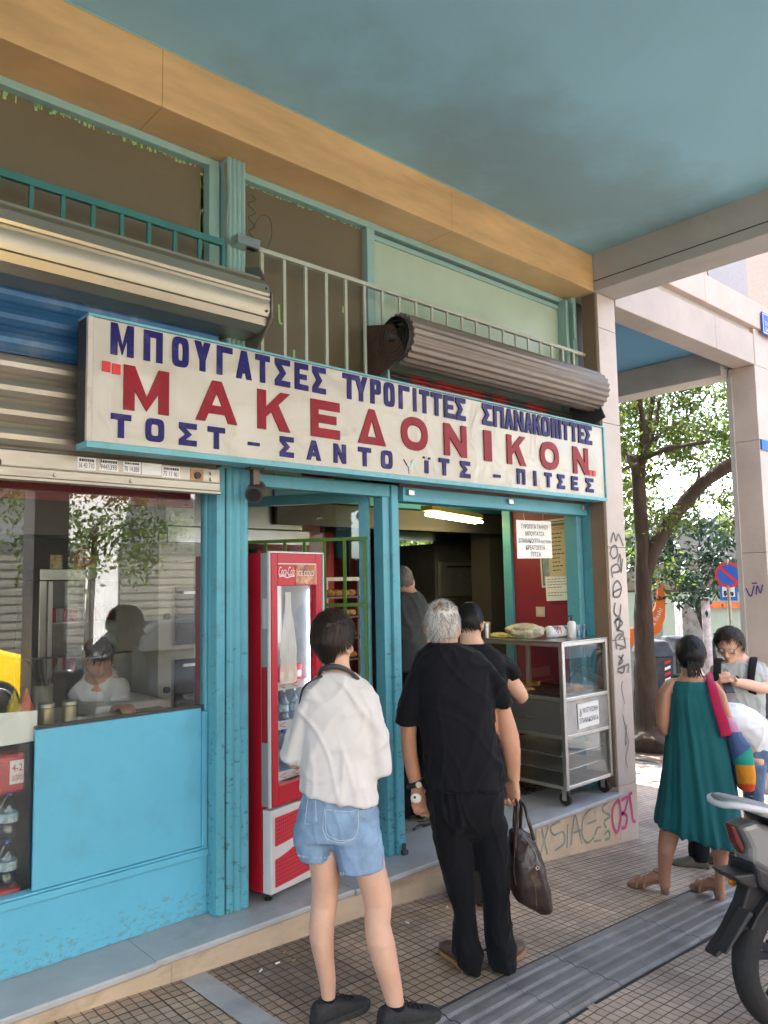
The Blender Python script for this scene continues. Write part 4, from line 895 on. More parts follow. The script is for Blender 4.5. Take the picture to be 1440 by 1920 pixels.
ax_ = (inn2[1] - inn2[0]).normalized(); ay_ = (inn2[3] - inn2[0]).normalized(); W_ = (inn2[1] - inn2[0]).length; H_ = (inn2[3] - inn2[0]).length
bm = NB(); write(bm, 'κατάλογος', lerp4(inn2, .42, .855) - VX*.002, ax_, ay_, h=.036, width=W_*.52, bold=0, rect=True); part('menu_title', bm, mat('menu_red_print', (.45,.03,.03), .5), T)
bm = NB(); rr = random.Random(2)
for i in range(10):
    t = .80 - i*.066; s = .34
    for k in range(3):
        w_ = rr.uniform(.05, .14); p = lerp4(inn2, s, t) - VX*.002; bm.faces.new([bm.verts.new(q) for q in (p, p + ax_*W_*w_, p + ax_*W_*w_ + ay_*.008, p + ay_*.008)]); s += w_ + .02
        if s > .66: break
    for s_, w_ in ((.80,.03),(.88,.09)):
        p = lerp4(inn2, s_, t) - VX*.002; bm.faces.new([bm.verts.new(q) for q in (p, p + ax_*W_*w_, p + ax_*W_*w_ + ay_*.009, p + ay_*.009)])
part('menu_print', bm, M['ink'], T)
bm = NB()
for i in range(5):
    p = lerp4(inn2, .40 + i*.12, .955) - VX*.002; bm.faces.new([bm.verts.new(p + ax_*(.022*math.cos(a)) + ay_*(.013*math.sin(a) + .004*math.sin(3*a))) for a in [k*PI/5 for k in range(10)]])
part('menu_ornament', bm, mat('menu_ornament', (.10,.15,.13), .5), T)
c4 = [wall(1025,1127,.022), wall(1073,1125,.022), wall(1073,1081,.022), wall(1022,1081,.022)]
T = thing('paper_notice', 'white typed note taped over the lower edge of the menu board', 'notice', c4[0])
bm = NB(); bm.faces.new([bm.verts.new(p) for p in c4]); part('sheet', bm, M['paper'], T)
ax2 = (c4[1]-c4[0]).normalized(); ay2 = (c4[3]-c4[0]).normalized(); bm = NB()
for i in range(7):
    if i == 4: continue
    p = lerp4(c4, .08, .86 - i*.11) - VX*.002; L_ = (c4[1]-c4[0]).length*(.8 if i not in (3, 6) else .55)
    s = 0
    while s < L_: w_ = rr.uniform(.012, .03); bm.faces.new([bm.verts.new(q) for q in (p + ax2*s, p + ax2*min(L_, s+w_), p + ax2*min(L_, s+w_) + ay2*.006, p + ax2*s + ay2*.006)]); s += w_ + .006
part('print', bm, mat('grey_ink', (.2,.18,.2), .6), T)
p = wall(1014, 1147)
T = thing('light_switch', 'cream light switch on the dark red wall below the notes', 'light switch', p)
bm = NB(); box(bm, xw - .010, xw, p.y - .045, p.y + .045, p.z - .042, p.z + .042); part('switch_plate', bm, mat('cream_plastic', (.55,.50,.38), .4), T, bevel=.004)
bm = NB(); box(bm, xw - .016, xw - .0105, p.y - .027, p.y + .027, p.z - .025, p.z + .025); part('rocker', bm, mat('cream_rocker', (.62,.57,.45), .35), T, bevel=.003)
bm = NB(); box(bm, xw - .006, xw, 3.70, 3.716, .15, 2.0); tag(part('cable_duct', bm, M['red']), 'thin red cable duct running down the dark red wall', 'cable duct')
# fluorescent batten
T = thing('ceiling_lamp', 'lit yellow fluorescent tube lamp inside the doorway below the lintel', 'lamp', (4.1, 4.4, 2.5))
P0 = ony(806, 962, 4.35); P1 = P0 + VX*1.0 + VY*.35
bm = NB(); bar(bm, P0 - VX*.04 + VZ*.04, P1 + VZ*.04, .10, .04); part('lamp_base', bm, mat('yellowed_housing', (.6,.5,.15), .4), T)
M['tube'] = mat('lit_tube', (1,.95,.6), .4, emit=(1,.88,.42), estr=4.0)
for d in (-.03, .03):
    q = Vector((-d*.35, d, -.01)); bm = NB(); cyl(bm, P0 + q, P1 + q, .014, 12); part('lamp_tube', bm, M['tube'], T)

# ================================================================== INSIDE: ovens, hood, racks, counter
def cabinet(name, label, cat, x0, x1, y0, y1, z0, z1, m): 
    return thing(name, label, cat, ((x0+x1)/2, y0, z0))
M['oven'] = mat('dark_oven_steel', (.14,.14,.13), .35, .7, var=.2, vscale=5)
ox0, ox1, oy = 5.80, 6.76, 5.6
T = thing('deck_oven', 'dark three deck oven at the back behind the queue', 'oven', (6.1, oy, .125))
bm = NB(); box(bm, ox0, ox1 - .001, oy, 6.6, .125, 2.15); part('oven_body', bm, M['oven'], T, bevel=.006)
for i, z in enumerate((.45, 1.0, 1.6)):
    bm = NB(); box(bm, ox0 + .04, ox1 - .10, oy - .03, oy - .001, z, z + .36); d_ = part('oven_door', bm, mat('oven_door_steel', (.36,.35,.33), .3, .8, var=.15), T, bevel=.006)
    bm = NB(); bar(bm, (ox0 + .12, oy - .06, z + .31), (ox1 - .2, oy - .06, z + .31), .02); part('oven_handle', bm, M['black'], d_)
bm = NB(); box(bm, 4.6, 6.8, 5.45, 6.6, 2.25, 2.45); tag(part('extractor_hood', bm, mat('hood_steel', (.07,.068,.065), .35, .6, var=.15)), 'grey steel extractor hood above the dark oven', 'hood')
bm = NB(); box(bm, 6.84, 6.96, 6.60, 6.63, 1.70, 2.42); box(bm, 6.84, 6.96, 7.47, 7.50, 1.70, 2.42); box(bm, 6.84, 6.96, 6.631, 7.469, 1.70, 1.73); box(bm, 6.84, 6.96, 6.631, 7.469, 2.39, 2.42); part('added_window_frame', bm, M['wallin'], B)  # added window, its green view stands in for a reflection of foliage
for k in range(4):
    T = thing('wall_shelf', ['lowest','second','third','top'][k] + ' dark shelf stacked with trays beside the oven', 'shelf', (4.7, 7.0, .5 + .45*k)); bm = NB(); box(bm, 3.9, 5.5, 7.0, 7.4, .5 + .45*k, .53 + .45*k); part('board', bm, M['alu'], T)
    rr_ = random.Random(k)
    for j in range(6):
        bm = NB(); x = 4.0 + j*.25; hh = rr_.uniform(.08, .26); box(bm, x, x + rr_.uniform(.12, .2), 7.03, 7.3, .531 + .45*k, .531 + .45*k + hh); tag(part('storage_tin', bm, [M['alu'], M['oven'], M['wallin'], M['white'], M['fgrey'], M['crust']][(j + k) % 6], bevel=.008), 'tin or box stacked on the dark shelves at the back', 'tin', 'tins on the back shelves')
# red partition with poster behind the open door
bm = NB(); box(bm, 3.9, 4.78, 6.0, 6.05, .126, 3.1); part('partition', bm, mat('crimson_partition', (.45,.05,.08), .5, var=.08), B)
T = thing('wall_poster', 'faded pink poster on the red partition behind the glass door', 'poster', (4.5, 5.99, 1.95))
bm = NB(); box(bm, 4.38, 4.63, 5.985, 5.995, 1.95, 2.50); part('sheet', bm, mat('faded_poster', (.55,.33,.33), .6, var=.15, vscale=3), T)
# hood with light trim over the left side counter
bm = NB(); box(bm, 2.5, 3.68, 5.02, 5.9, 2.18, 3.1); box(bm, 2.5, 3.72, 4.98, 5.9, 2.06, 2.175); tag(part('extractor_hood', bm, M['steel'], bevel=.005), 'stainless extractor hood behind the red fridge', 'hood')
# bread rack
T = thing('bread_rack', 'white wheeled rack with trays of loaves behind the green grille', 'rack', (4.0, 4.9, .125))
rx0, rx1, ry0, ry1 = 3.76, 4.17, 4.9, 5.35
bm = NB()
for x in (rx0, rx1): 
    for y in (ry0, ry1): bar(bm, (x, y, .15), (x, y, 1.78), .028)
for y in (ry0, ry1): bar(bm, (rx0 - .014, y, 1.79), (rx1 + .014, y, 1.79), .03)
for x in (rx0, rx1): bar(bm, (x, ry0, .16), (x, ry1, .16), .028)
part('rack_frame', bm, M['white'], T)
M['loaf'] = mat('baked_loaf', (.50,.27,.09), .6, var=.35, vscale=14, bump=.3, bscale=40)
for i, z in enumerate((1.66, 1.50, 1.33, 1.16, .98)):
    bm = NB(); box(bm, rx0 + .015, rx1 - .015, ry0 - .02, ry1, z - .025, z - .012); part('tray', bm, M['oven'], T)
    for k in range(5):
        bm = NB(); x = rx0 + .055 + k*.075; lathe(bm, [(.02,0),(.045,.012),(.048,.03),(.036,.05),(.01,.058)], (x, ry0 + .05, z - .012), 10); tag(part('bread_roll', bm, M['loaf'], smooth=True), 'golden bread roll on a tray of the white rack', 'bread', 'bread rolls on the rack trays')
# ---- left side interior, behind the shop window
yv = 5.7
p = ony(75, 1075, yv); q = ony(252, 1245, yv)
T = thing('glass_door_cooler', 'steel cooler with two sliding glass doors behind the shop window', 'cooler', ((p.x+q.x)/2, yv, .13))
bm = NB(); zc0, zc1 = .9, p.z + .03
box(bm, p.x, q.x, yv, yv + .5, zc1 - .08, zc1); box(bm, p.x, p.x + .05, yv, yv + .5, .13, zc1 - .081); box(bm, q.x - .05, q.x, yv, yv + .5, .13, zc1 - .081); box(bm, p.x + .051, q.x - .051, yv + .45, yv + .5, .13, zc1 - .081); box(bm, p.x + .051, q.x - .051, yv, yv + .5, .13, .7)
part('cooler_body', bm, M['steel'], T, bevel=.004)
xm = (p.x + q.x)/2
for a_, b_ in ((p.x + .055, xm - .005), (xm + .005, q.x - .055)):
    bm = NB(); box(bm, a_, a_ + .03, yv - .02, yv + .01, .71, zc1 - .09); box(bm, b_ - .03, b_, yv - .02, yv + .01, .71, zc1 - .09); d_ = part('sliding_door', bm, M['alu'], T)
    bm = NB(); box(bm, a_ + .031, b_ - .031, yv - .006, yv - .001, .71, zc1 - .09); part('door_pane', bm, M['pane2'], d_)
for z in (1.15, 1.5):
    bm = NB(); box(bm, p.x + .055, q.x - .055, yv + .06, yv + .44, z, z + .01); part('shelf', bm, M['alu'], T)
    for k in range(9):
        x = p.x + .14 + k*(q.x - p.x - .28)/8; bm = NB(); lathe(bm, [(.033,0),(.033,.09),(.025,.10)], (x, yv + .16, z + .011), 10)
        tag(part('drink_can', bm, [M['brightred'], M['white'], M['carton'] if 'carton' in M else M['fred']][k % 3]), 'small can standing behind the sliding glass of the cooler', 'can', 'cans inside the steel cooler')
for k, (u_, m_) in enumerate([(118,'y'),(140,'y'),(182,'y'),(205,'y')]):
    c = ony(u_, 1066, yv - .01); bm = NB(); box(bm, c.x - .09, c.x + .07, yv - .012, yv - .006, zc1 + .002, zc1 + .10); tag(part('price_card', bm, mat('yellow_card', (.60,.52,.22), .6, var=.4, vscale=30)), 'yellow printed price card on top of the steel cooler', 'price card', 'price cards on the cooler')
c = ony(158, 1062, yv - .02); bm = NB(); bm.faces.new([bm.verts.new((c.x + .07*math.cos(a), yv - .014, zc1 + .08 + .07*math.sin(a))) for a in [k*PI/12 for k in range(24)]])
T = thing('warning_sign', 'round red and white emblem sign on top of the steel cooler', 'sign', (c.x, yv - .014, zc1)); part('disc', bm, M['brightred'], T)
bm = NB(); bm.faces.new([bm.verts.new((c.x + .052*math.cos(a), yv - .016, zc1 + .08 + .052*math.sin(a))) for a in [k*PI/12 for k in range(24)]]); part('disc_inner', bm, M['paper'], T)
bm = NB(); box(bm, c.x - .008, c.x + .008, yv - .0185, yv - .0165, zc1 + .03, zc1 + .13); box(bm, c.x - .045, c.x + .045, yv - .021, yv - .019, zc1 + .073, zc1 + .087); part('emblem', bm, M['brightred'], T)
bm = NB(); box(bm, p.x - .8, q.x + .3, yv + .1, yv + .5, zc1 + .25, zc1 + .9)
tag(part('louvre_hood', bm, mat('louvred_grey', (.18,.165,.145), .4, .6), bevel=.004), 'grey louvred hood above the glass door cooler', 'hood')
# white oven tower
p = ony(298, 1015, 5.0); q = ony(372, 1225, 5.0)
T = thing('oven_tower', 'cream enamel oven tower beside the red fridge behind the window', 'oven', (p.x, 5.0, .13))
bm = NB(); box(bm, p.x, q.x + .3, 5.0, 5.7, .13, p.z + .05); part('oven_body', bm, mat('cream_enamel', (.50,.46,.37), .4, var=.1), T, bevel=.006)
for z in (.35, .85, 1.35):
    bm = NB(); box(bm, p.x + .12, q.x + .25, 4.97, 4.999, z, z + .40); d_ = part('oven_door', bm, mat('oven_glass_black', (.04,.04,.04), .15), T, bevel=.005)
    bm = NB(); bar(bm, (p.x + .16, 4.95, z + .36), (q.x + .2, 4.95, z + .36), .018); part('oven_handle', bm, M['alu'], d_)
    bm = NB(); cyl(bm, (p.x + .06, 4.999, z + .2), (p.x + .06, 4.975, z + .2), .022); part('oven_knob', bm, M['black'], T)
# counter with slanted glass guard
T = thing('service_counter', 'steel service counter with glass guard inside the shop window', 'counter', (1.2, 4.3, .13))
bm = NB(); box(bm, -1.5, 2.10, 3.95, 4.65, 1.02, 1.07); box(bm, -1.5, 2.10, 4.0, 4.6, .13, 1.019); part('counter_top', bm, M['steel'], T, bevel=.004)
bm = NB(); box(bm, .95, 2.05, 4.54, 4.55, 1.071, 1.36); part('glass_guard', bm, M['pane2'], T)
bm = NB(); bar(bm, (.95, 4.545, 1.365), (2.05, 4.545, 1.365), .012); part('guard_rail', bm, M['dark'], T)
bm = NB(); box(bm, 1.62, 2.02, 4.02, 4.45, 1.072, 1.14); tag(part('paper_wrap', bm, mat('white_wrap_paper', (.62,.60,.56), .6, bump=.4, bscale=12), bevel=.02), 'stack of white wrapping paper on the counter behind the window', 'paper stack')
for i, x in enumerate((1.285, 1.395)):
    T = thing('metal_shaker', ['left one of two steel shakers behind the window glass above the blue panel', 'right one of two steel shakers behind the window glass above the blue panel'][i], 'shaker', (x, 3.72, 1.15))
    bm = NB(); lathe(bm, [(.034,0),(.035,.003),(.035,.082),(.030,.086)], (x, 3.76, 1.12), 18); part('shaker_body', bm, mat('brass_steel', (.60,.53,.36), .3, .9), T)
    bm = NB(); lathe(bm, [(.037,.087),(.037,.103),(.030,.108)], (x, 3.76, 1.12), 18); part('shaker_lid', bm, M['alu'], T)
bm = NB(); box(bm, 1.0, 1.93, 3.70, 3.94, 1.10, 1.118); tag(part('window_shelf', bm, M['steel']), 'narrow steel shelf behind the window glass', 'shelf')
for (u_, col_, lb, tip) in ((27,(.62,.45,.02),'yellow mustard squeeze bottle on the counter behind the window',.04),(50,(.60,.10,.02),'orange squeeze bottle on the counter behind the window',.03)):
    c = ony(u_, 1275, 4.1); c.z = 1.071
    T = thing('squeeze_bottle', lb, 'bottle', c); bm = NB(); lathe(bm, [(.03,0),(.033,.005),(.033,.11),(.024,.125),(.02,.14)], c, 14); mm = mat('sauce_plastic', col_, .35); part('bottle_body', bm, mm, T, smooth=True)
    bm = NB(); lathe(bm, [(.02,.141),(.012,.16),(.004,.19)], c, 10); part('nozzle', bm, mm, T)
c = ony(40, 1190, 5.0); T = thing('utensil_pot', 'pot of black handled utensils at the left of the counter', 'utensil pot', (c.x, 5.0, 1.07))
bm = NB(); lathe(bm, [(.05,0),(.055,.14)], (c.x, 4.6, 1.071), 14); part('pot', bm, M['wallin'], T)
bm = NB(); rr = random.Random(9)
for k in range(7): tube(bm, [(c.x + rr.uniform(-.02,.02), 4.6, 1.12), (c.x + rr.uniform(-.09,.09), 4.6 + rr.uniform(-.05,.05), 1.36)], .009, 6)
part('utensils', bm, M['black'], T)
# paper notice and pack of water bottles low in the door glass
bm = NB(); bm.faces.new([bm.verts.new(p_) for p_ in (ony(-60,1410,3.645), ony(69,1388,3.645), ony(70,1332,3.645), ony(-60,1342,3.645))]); tag(part('blank_paper', bm, M['paper']), 'blank white paper behind the glass beside the blue panel', 'paper')
for k, (zb, x) in enumerate(((.455, .95), (.455, 1.04), (.455, 1.13), (.66, .95), (.66, 1.04), (.66, 1.13))):
    pet_bottle(Vector((x, 3.75, zb)), .20, .040, 'clear water bottle in the pink wrapped pack behind the door glass', 'bottles of the wrapped water pack', M['capblue'])
bm = NB(); box(bm, .88, 1.18, 3.70, 3.80, .862, 1.03); box(bm, .88, 1.18, 3.70, 3.80, .41, .453)
T = thing('bottle_wrap', 'pink printed shrink wrap of the water bottle pack', 'packaging', (.9, 3.75, .4)); part('wrap', bm, mat('pink_wrap', (.55,.06,.08), .3, var=.3, vscale=8, bump=.3), T, bevel=.012)
bm = NB(); box(bm, 1.115, 1.172, 3.694, 3.6995, .90, 1.0); part('wrap_label', bm, M['paper'], T)
bm = NB(); write(bm, '4-2', Vector((1.122, 3.692, .955)), VX, VZ, h=.030, width=.044, bold=0, rect=True); write(bm, 'ΔΩΡΟ', Vector((1.122, 3.692, .915)), VX, VZ, h=.022, width=.044, bold=0, rect=True); part('wrap_print', bm, M['brightred'], T)
bm = NB(); box(bm, .5, 1.185, 3.68, 3.9, .385, .408); tag(part('bottle_shelf', bm, M['oven']), 'dark shelf carrying the water bottle pack behind the glass', 'shelf')
# ================================================================== PEOPLE
HF = Vector((CF.x, CF.y, 0)).normalized(); HR = Vector((HF.y, -HF.x, 0))      # away from the viewer / to the right
class Fig:
    """a vertical plane through a standing figure; rows sighted on it become real metres"""
    def __init__(s, base): s.b = Vector(base)
    def p(s, u, v, dd=0.0):
        d = ray(u, v); k = (HF.dot(s.b) + dd) / HF.dot(d); q = CAMP + d*k; s.k = k; return q
    def at(s, u, v, dd=0.0): return s.p(u, v, dd)
def supering(c, wx, dx, hw, hd, n=22, e=2.3):
    r = []
    for i in range(n):
        a = 2*PI*i/n; ca, sa = math.cos(a), math.sin(a)
        r.append(c + wx*(hw*math.copysign(abs(ca)**(2/e), ca)) + dx*(hd*math.copysign(abs(sa)**(2/e), sa)))
    return r
def trace(bm, F, rows, e=2.3, n=22):
    """rows: (u_left, u_right, v, depth_radius, depth_offset[, v_right])"""
    C_, W_ = [], []
    for r in rows:
        l = F.p(r[0], r[2], r[4]); q = F.p(r[1], r[5] if len(r) > 5 else r[2], r[4]); C_.append((l+q)/2); W_.append((q-l))
    rings = []
    for i, r in enumerate(rows):
        w = W_[i]; hw = w.length/2; wx = w.normalized(); t = (C_[min(i+1, len(C_)-1)] - C_[max(i-1, 0)]).normalized()
        dx = t.cross(wx)
        dx = (dx if dx.length > .2 else HF).normalized()
        rings.append(supering(C_[i], wx, dx, hw, r[3], n, e))
    ring_loft(bm, rings); return C_
def limb(bm, pts, rs, flat=1.0, seg=14):
    pts = [Vector(p) for p in pts]; k = 4; P_ = smooth_path(pts, k); R_ = []
    for i in range(len(pts)-1):
        for j in range(k): t = j/k; t = t*t*(3-2*t); R_.append(rs[i]*(1-t) + rs[i+1]*t)
    R_.append(rs[-1]); tube(bm, P_, R_, seg)
def ball(bm, c, rx, ry=None, rz=None, ax=None):
    s = NB(); bmesh.ops.create_icosphere(s, subdivisions=3, radius=1); ry = ry or rx; rz = rz or rx
    A = ax or (VX, VY, VZ); vs = [bm.verts.new(Vector(c) + A[0]*(v.co.x*rx) + A[1]*(v.co.y*ry) + A[2]*(v.co.z*rz)) for v in s.verts]
    for f in s.faces: bm.faces.new([vs[v.index] for v in f.verts])
    s.free()
def fuse(bm, vox, smooth=6):
    """union all the closed pieces into one continuous skin"""
    bmesh.ops.recalc_face_normals(bm, faces=bm.faces)
    me = bpy.data.meshes.new('tmp'); bm.to_mesh(me); bm.free(); o = bpy.data.objects.new('tmp', me); COL.objects.link(o)
    r = o.modifiers.new('r', 'REMESH'); r.mode = 'VOXEL'; r.voxel_size = vox
    if smooth: s = o.modifiers.new('s', 'SMOOTH'); s.iterations = smooth; s.factor = .5
    m2 = bpy.data.meshes.new_from_object(o.evaluated_get(bpy.context.evaluated_depsgraph_get()))
    bpy.data.objects.remove(o); bpy.data.meshes.remove(me); b2 = NB(); b2.from_mesh(m2); bpy.data.meshes.remove(m2); b2.normal_update(); return b2
def folds(bm, amp, sx=9, sz=3.0, seed=0.0, skew=0.5, fine=.25):
    """creases: sharp-crested folds running down and across the cloth, with flatter areas between"""
    for v in bm.verts:
        p = v.co; a = p.dot(HR); d = p.dot(HF); z = p.z
        wob = noise.noise(Vector((a*3 + seed, d*3, z*2.5)))
        q1 = Vector((a*sx*1.6 + z*skew*sx*.8 + wob*1.6, d*sx*1.6, z*sz*.8 + seed*7.3)); q2 = Vector((a*sx*.9 - z*skew*sx*1.5 + wob, d*sx, z*sz*1.6 + a*2 + seed*3.1))
        r1 = max(0, 1 - abs(noise.noise(q1))*4.2); r2 = max(0, 1 - abs(noise.noise(q2))*4.6)
        msk = .35 + .9*max(0, min(1, .5 + 1.6*noise.noise(Vector((a*2.6, z*2.6 + seed, d*2)))))
        v.co = p + v.normal*(amp*(msk*(r1*r1*.85 + r2*r2*.6) - .3) + amp*fine*1.2*noise.noise(p*17))
    bmesh.ops.smooth_vert(bm, verts=bm.verts, factor=.5, use_axis_x=True, use_axis_y=True, use_axis_z=True)
# ---- heads
def head_axes(yaw, pitch=0.0, roll=0.0):
    """yaw: 0 looks straight away from the viewer, + turns to the right in the picture"""
    f = HF*math.cos(yaw) + HR*math.sin(yaw); r = HR*math.cos(yaw) - HF*math.sin(yaw); u = VZ
    f2 = f*math.cos(pitch) + u*math.sin(pitch); u2 = u*math.cos(pitch) - f*math.sin(pitch)
    return r, f2, u2
def skull_r(d):
    x, y, z = d
    p = Vector((x*.074, y*.094, z*.105))
    if z < 0: k = min(1, -z); p.x *= 1 - .28*k*k; p.y = p.y*(1 - .18*k) + .020*k; 
    if y < -.2 and z < -.2: p.y *= 1 - .25*min(1, (-z-.2))
    if y > 0 and z < -.35: p.y += .012
    return p
def head(bm, c, A, s=1.0, face=True):
    b = NB(); bmesh.ops.create_icosphere(b, subdivisions=4, radius=1); r, f, u = A; c = Vector(c)
    T_ = lambda p: c + (r*p.x + f*p.y + u*p.z)*s
    vs = [bm.verts.new(T_(skull_r(v.co.normalized()))) for v in b.verts]
    for q in b.faces: bm.faces.new([vs[v.index] for v in q.verts])
    b.free()
    for sx in (-1, 1):      # ears
        ball(bm, T_(Vector((sx*.077, -.008, -.012))), .009*s, .021*s, .032*s, (r, (f*.95 + u*.25).normalized(), u))
        ball(bm, T_(Vector((sx*.074, .004, -.035))), .008*s, .010*s, .012*s, (r, f, u))
    if face:
        limb(bm, [T_(Vector(q)) for q in ((0,.088,.022),(0,.101,-.005),(0,.111,-.024),(0,.097,-.034))], [.008*s,.011*s,.014*s,.010*s])
        limb(bm, [T_(Vector(q)) for q in ((-.045,.072,.030),(0,.092,.032),(.045,.072,.030))], [.008*s,.011*s,.008*s])
        limb(bm, [T_(Vector(q)) for q in ((-.022,.086,-.058),(0,.094,-.056),(.022,.086,-.058))], [.006*s,.008*s,.006*s])
        limb(bm, [T_(Vector(q)) for q in ((-.02,.080,-.088),(0,.088,-.090),(.02,.080,-.088))], [.012*s,.015*s,.012*s])
        for sx in (-1, 1): ball(bm, T_(Vector((sx*.046,.066,-.022))), .020*s, .016*s, .018*s, (r, f, u))
    return T_
def hair(name, c, A, s, m, parent, grow, cover, seed=1, strands=1400, slen=.05, flow=Vector((0,-.35,-1)), rough=.006, sw=.0022):
    """grow(d) -> shell thickness; cover(d) -> True where hair grows"""
    r, f, u = A; c = Vector(c); T_ = lambda p: c + (r*p.x + f*p.y + u*p.z)*s; rr = random.Random(seed)
    b = NB(); bmesh.ops.create_icosphere(b, subdivisions=5, radius=1); out = NB(); mp = {}
    for q in b.faces:
        if not all(cover(v.co.normalized()) for v in q.verts): continue
        for v in q.verts:
            if v.index not in mp:
                d = v.co.normalized(); p = skull_r(d); n_ = d.normalized(); g = grow(d)
                g *= 1 + .35*noise.noise(Vector((d.x*9, d.y*9, d.z*2.2 + seed))) + .25*noise.noise(Vector((d.x*26, d.y*26, d.z*4)))
                mp[v.index] = out.verts.new(T_(p + n_*g))
        out.faces.new([mp[v.index] for v in q.verts])
    b.free()
    for i in range(strands):
        d = Vector((rr.gauss(0,1), rr.gauss(0,1), rr.gauss(0,1))).normalized()
        if not cover(d): continue
        g = grow(d); P_ = []; dd = d.copy(); fl = flow(d) if callable(flow) else flow; L_ = slen*rr.uniform(.6, 1.2); lift = rr.uniform(.2, 1.0)*rough
        jit = Vector((rr.uniform(-.3,.3), rr.uniform(-.3,.3), rr.uniform(-.2,.2)))
        for k in range(4):
            P_.append(skull_r(dd) + dd*(grow(dd)*1.02 + .001 + lift*k/3)); t = (fl + jit); t = t - dd*t.dot(dd); t.normalize(); dd = (dd + t*(L_/3/.1)).normalized()
        side = (P_[1]-P_[0]).cross(d).normalized(); w = [sw, sw, sw*.7, .0003]
        Lv = [out.verts.new(T_(p + side*w[k])) for k, p in enumerate(P_)]; Rv = [out.verts.new(T_(p - side*w[k])) for k, p in enumerate(P_)]
        for k in range(3): out.faces.new((Lv[k], Rv[k], Rv[k+1], Lv[k+1]))
    o = part(name, out, m, parent, smooth=True, recalc=False); return o
def hand(bm, w, d, n, thumb, s=1.0, curl=0.5, spread=.15):
    """w wrist point, d direction of the fingers, n palm normal, thumb direction (sideways)"""
    w = Vector(w); d = Vector(d).normalized(); n = Vector(n); n = (n - d*n.dot(d)).normalized(); t = Vector(thumb); t = (t - d*t.dot(d) - n*t.dot(n)).normalized()
    rings = []
    for k, (a, hw, hd) in enumerate(((-.02,.026,.019),(.015,.031,.018),(.05,.040,.016),(.082,.042,.014),(.095,.038,.012))):
        rings.append(supering(w + d*a*s, t, n, hw*s, hd*s, 16, 2.6))
    ring_loft(bm, rings)
    for i, (off, L_) in enumerate(((.031,.070),(.0105,.080),(-.0105,.075),(-.031,.058))):
        p = w + d*.086*s + t*off*s; a = 0.1; pts = [p - d*.02*s, p]; dir_ = (d + t*off*spread*8).normalized(); rs = [.0095*s, .0098*s]
        for k, (seg, r_) in enumerate(((.45,.0092),(.32,.0085),(.23,.0072))):
            a += curl*(.55, .95, .6)[k]*(1 + .12*(i-1)); q = dir_*math.cos(a) + n*math.sin(a); p = p + q*L_*seg*s; pts.append(p); rs.append(r_*s)
        tube(bm, pts, rs, 10)
    p = w + d*.02*s + t*.024*s
    q1 = (t*.75 + d*.6 + n*.25).normalized(); q2 = (t*.25 + d*.85 + n*.45).normalized()
    tube(bm, [p - q1*.01*s, p + q1*.035*s, p + q1*.035*s + q2*.032*s, p + q1*.035*s + q2*.056*s], [.014*s, .0125*s, .0105*s, .008*s], 10)
def shoe(bm, heel, toe, w=.048, h=.075, L_=None):
    """soft upper along heel->toe on the ground"""
    heel = Vector(heel); toe = Vector(toe); d = toe - heel; Ln = d.length; d.normalize(); s = d.cross(VZ).normalized(); rings = []
    for t, hw, z0, z1 in ((0,.6,.012,.75),(.06,.78,.006,1.0),(.25,.85,.004,1.12),(.42,.9,.004,.95),(.6,1.0,.003,.70),(.8,.98,.004,.55),(.94,.72,.008,.42),(1,.40,.014,.30)):
        c = heel + d*Ln*t + VZ*((z0 + z1*h)/2); rings.append(supering(c, s, VZ, w*hw, (z1*h - z0)/2, 16, 2.8))
    ring_loft(bm, rings)
def sole(bm, heel, toe, w=.050, th=.022):
    heel = Vector(heel); toe = Vector(toe); d = toe - heel; Ln = d.length; d.normalize(); s = d.cross(VZ).normalized(); lo = []
    for t, hw in ((-.02,.45),(.02,.75),(.12,.86),(.3,.82),(.45,.82),(.65,1.0),(.82,.98),(.95,.70),(1.02,.35)): lo.append((heel + d*Ln*t, hw*w))
    ol = [c + s*x for c, x in lo] + [c - s*x for c, x in lo[::-1]]
    ring_loft(bm, [[p + VZ*.001 for p in ol], [p + VZ*th for p in ol]])
def skinmat(name, col): 
    m = mat(name, col, .5, var=.10, vscale=7, bump=.05, bscale=120); b = m.node_tree.nodes['Principled BSDF']
    b.inputs['Subsurface Weight'].default_value = .08; b.inputs['Subsurface Radius'].default_value = (.02,.008,.004); b.inputs['Subsurface Scale'].default_value = .3; return m
def hairmat(name, col):
    m = mat(name, col, .5, spec=.35); nt = m.node_tree; n = nt.nodes; g_ = n.new('ShaderNodeNewGeometry'); r = n.new('ShaderNodeValToRGB'); nt.links.new(g_.outputs['Random Per Island'], r.inputs[0])
    r.color_ramp.elements[0].color = (*[c*.55 for c in col], 1); r.color_ramp.elements[1].color = (*[min(1, c*1.9) for c in col], 1); nt.links.new(r.outputs[0], n['Principled BSDF'].inputs['Base Color']); return m
M['skin_fair'] = skinmat('fair_skin', (.60,.36,.26)); M['skin_tan'] = skinmat('tanned_skin', (.48,.25,.16)); M['skin_brown'] = skinmat('brown_skin', (.40,.20,.13))
M['hair_dark'] = hairmat('dark_brown_hair', (.020,.013,.010)); M['hair_grey'] = hairmat('grey_hair', (.36,.34,.32)); M['hair_black'] = hairmat('black_hair', (.010,.009,.009))
M['hair_salt'] = hairmat('salt_pepper_hair', (.09,.078,.07))
def cloth(name, col, var=.06, weave=260, rough=.85): 
    m = mat(name, col, rough, var=var, vscale=4, bump=.12, bscale=weave, spec=.25); m.node_tree.nodes['Principled BSDF'].inputs['Sheen Weight'].default_value = .04; return m
M['tee_white'] = cloth('white_cotton', (.59,.57,.57), .03); M['black_cotton'] = cloth('black_cotton', (.0045,.005,.008), .2); M['black_trouser'] = cloth('black_trouser', (.004,.0045,.007), .3, 120)
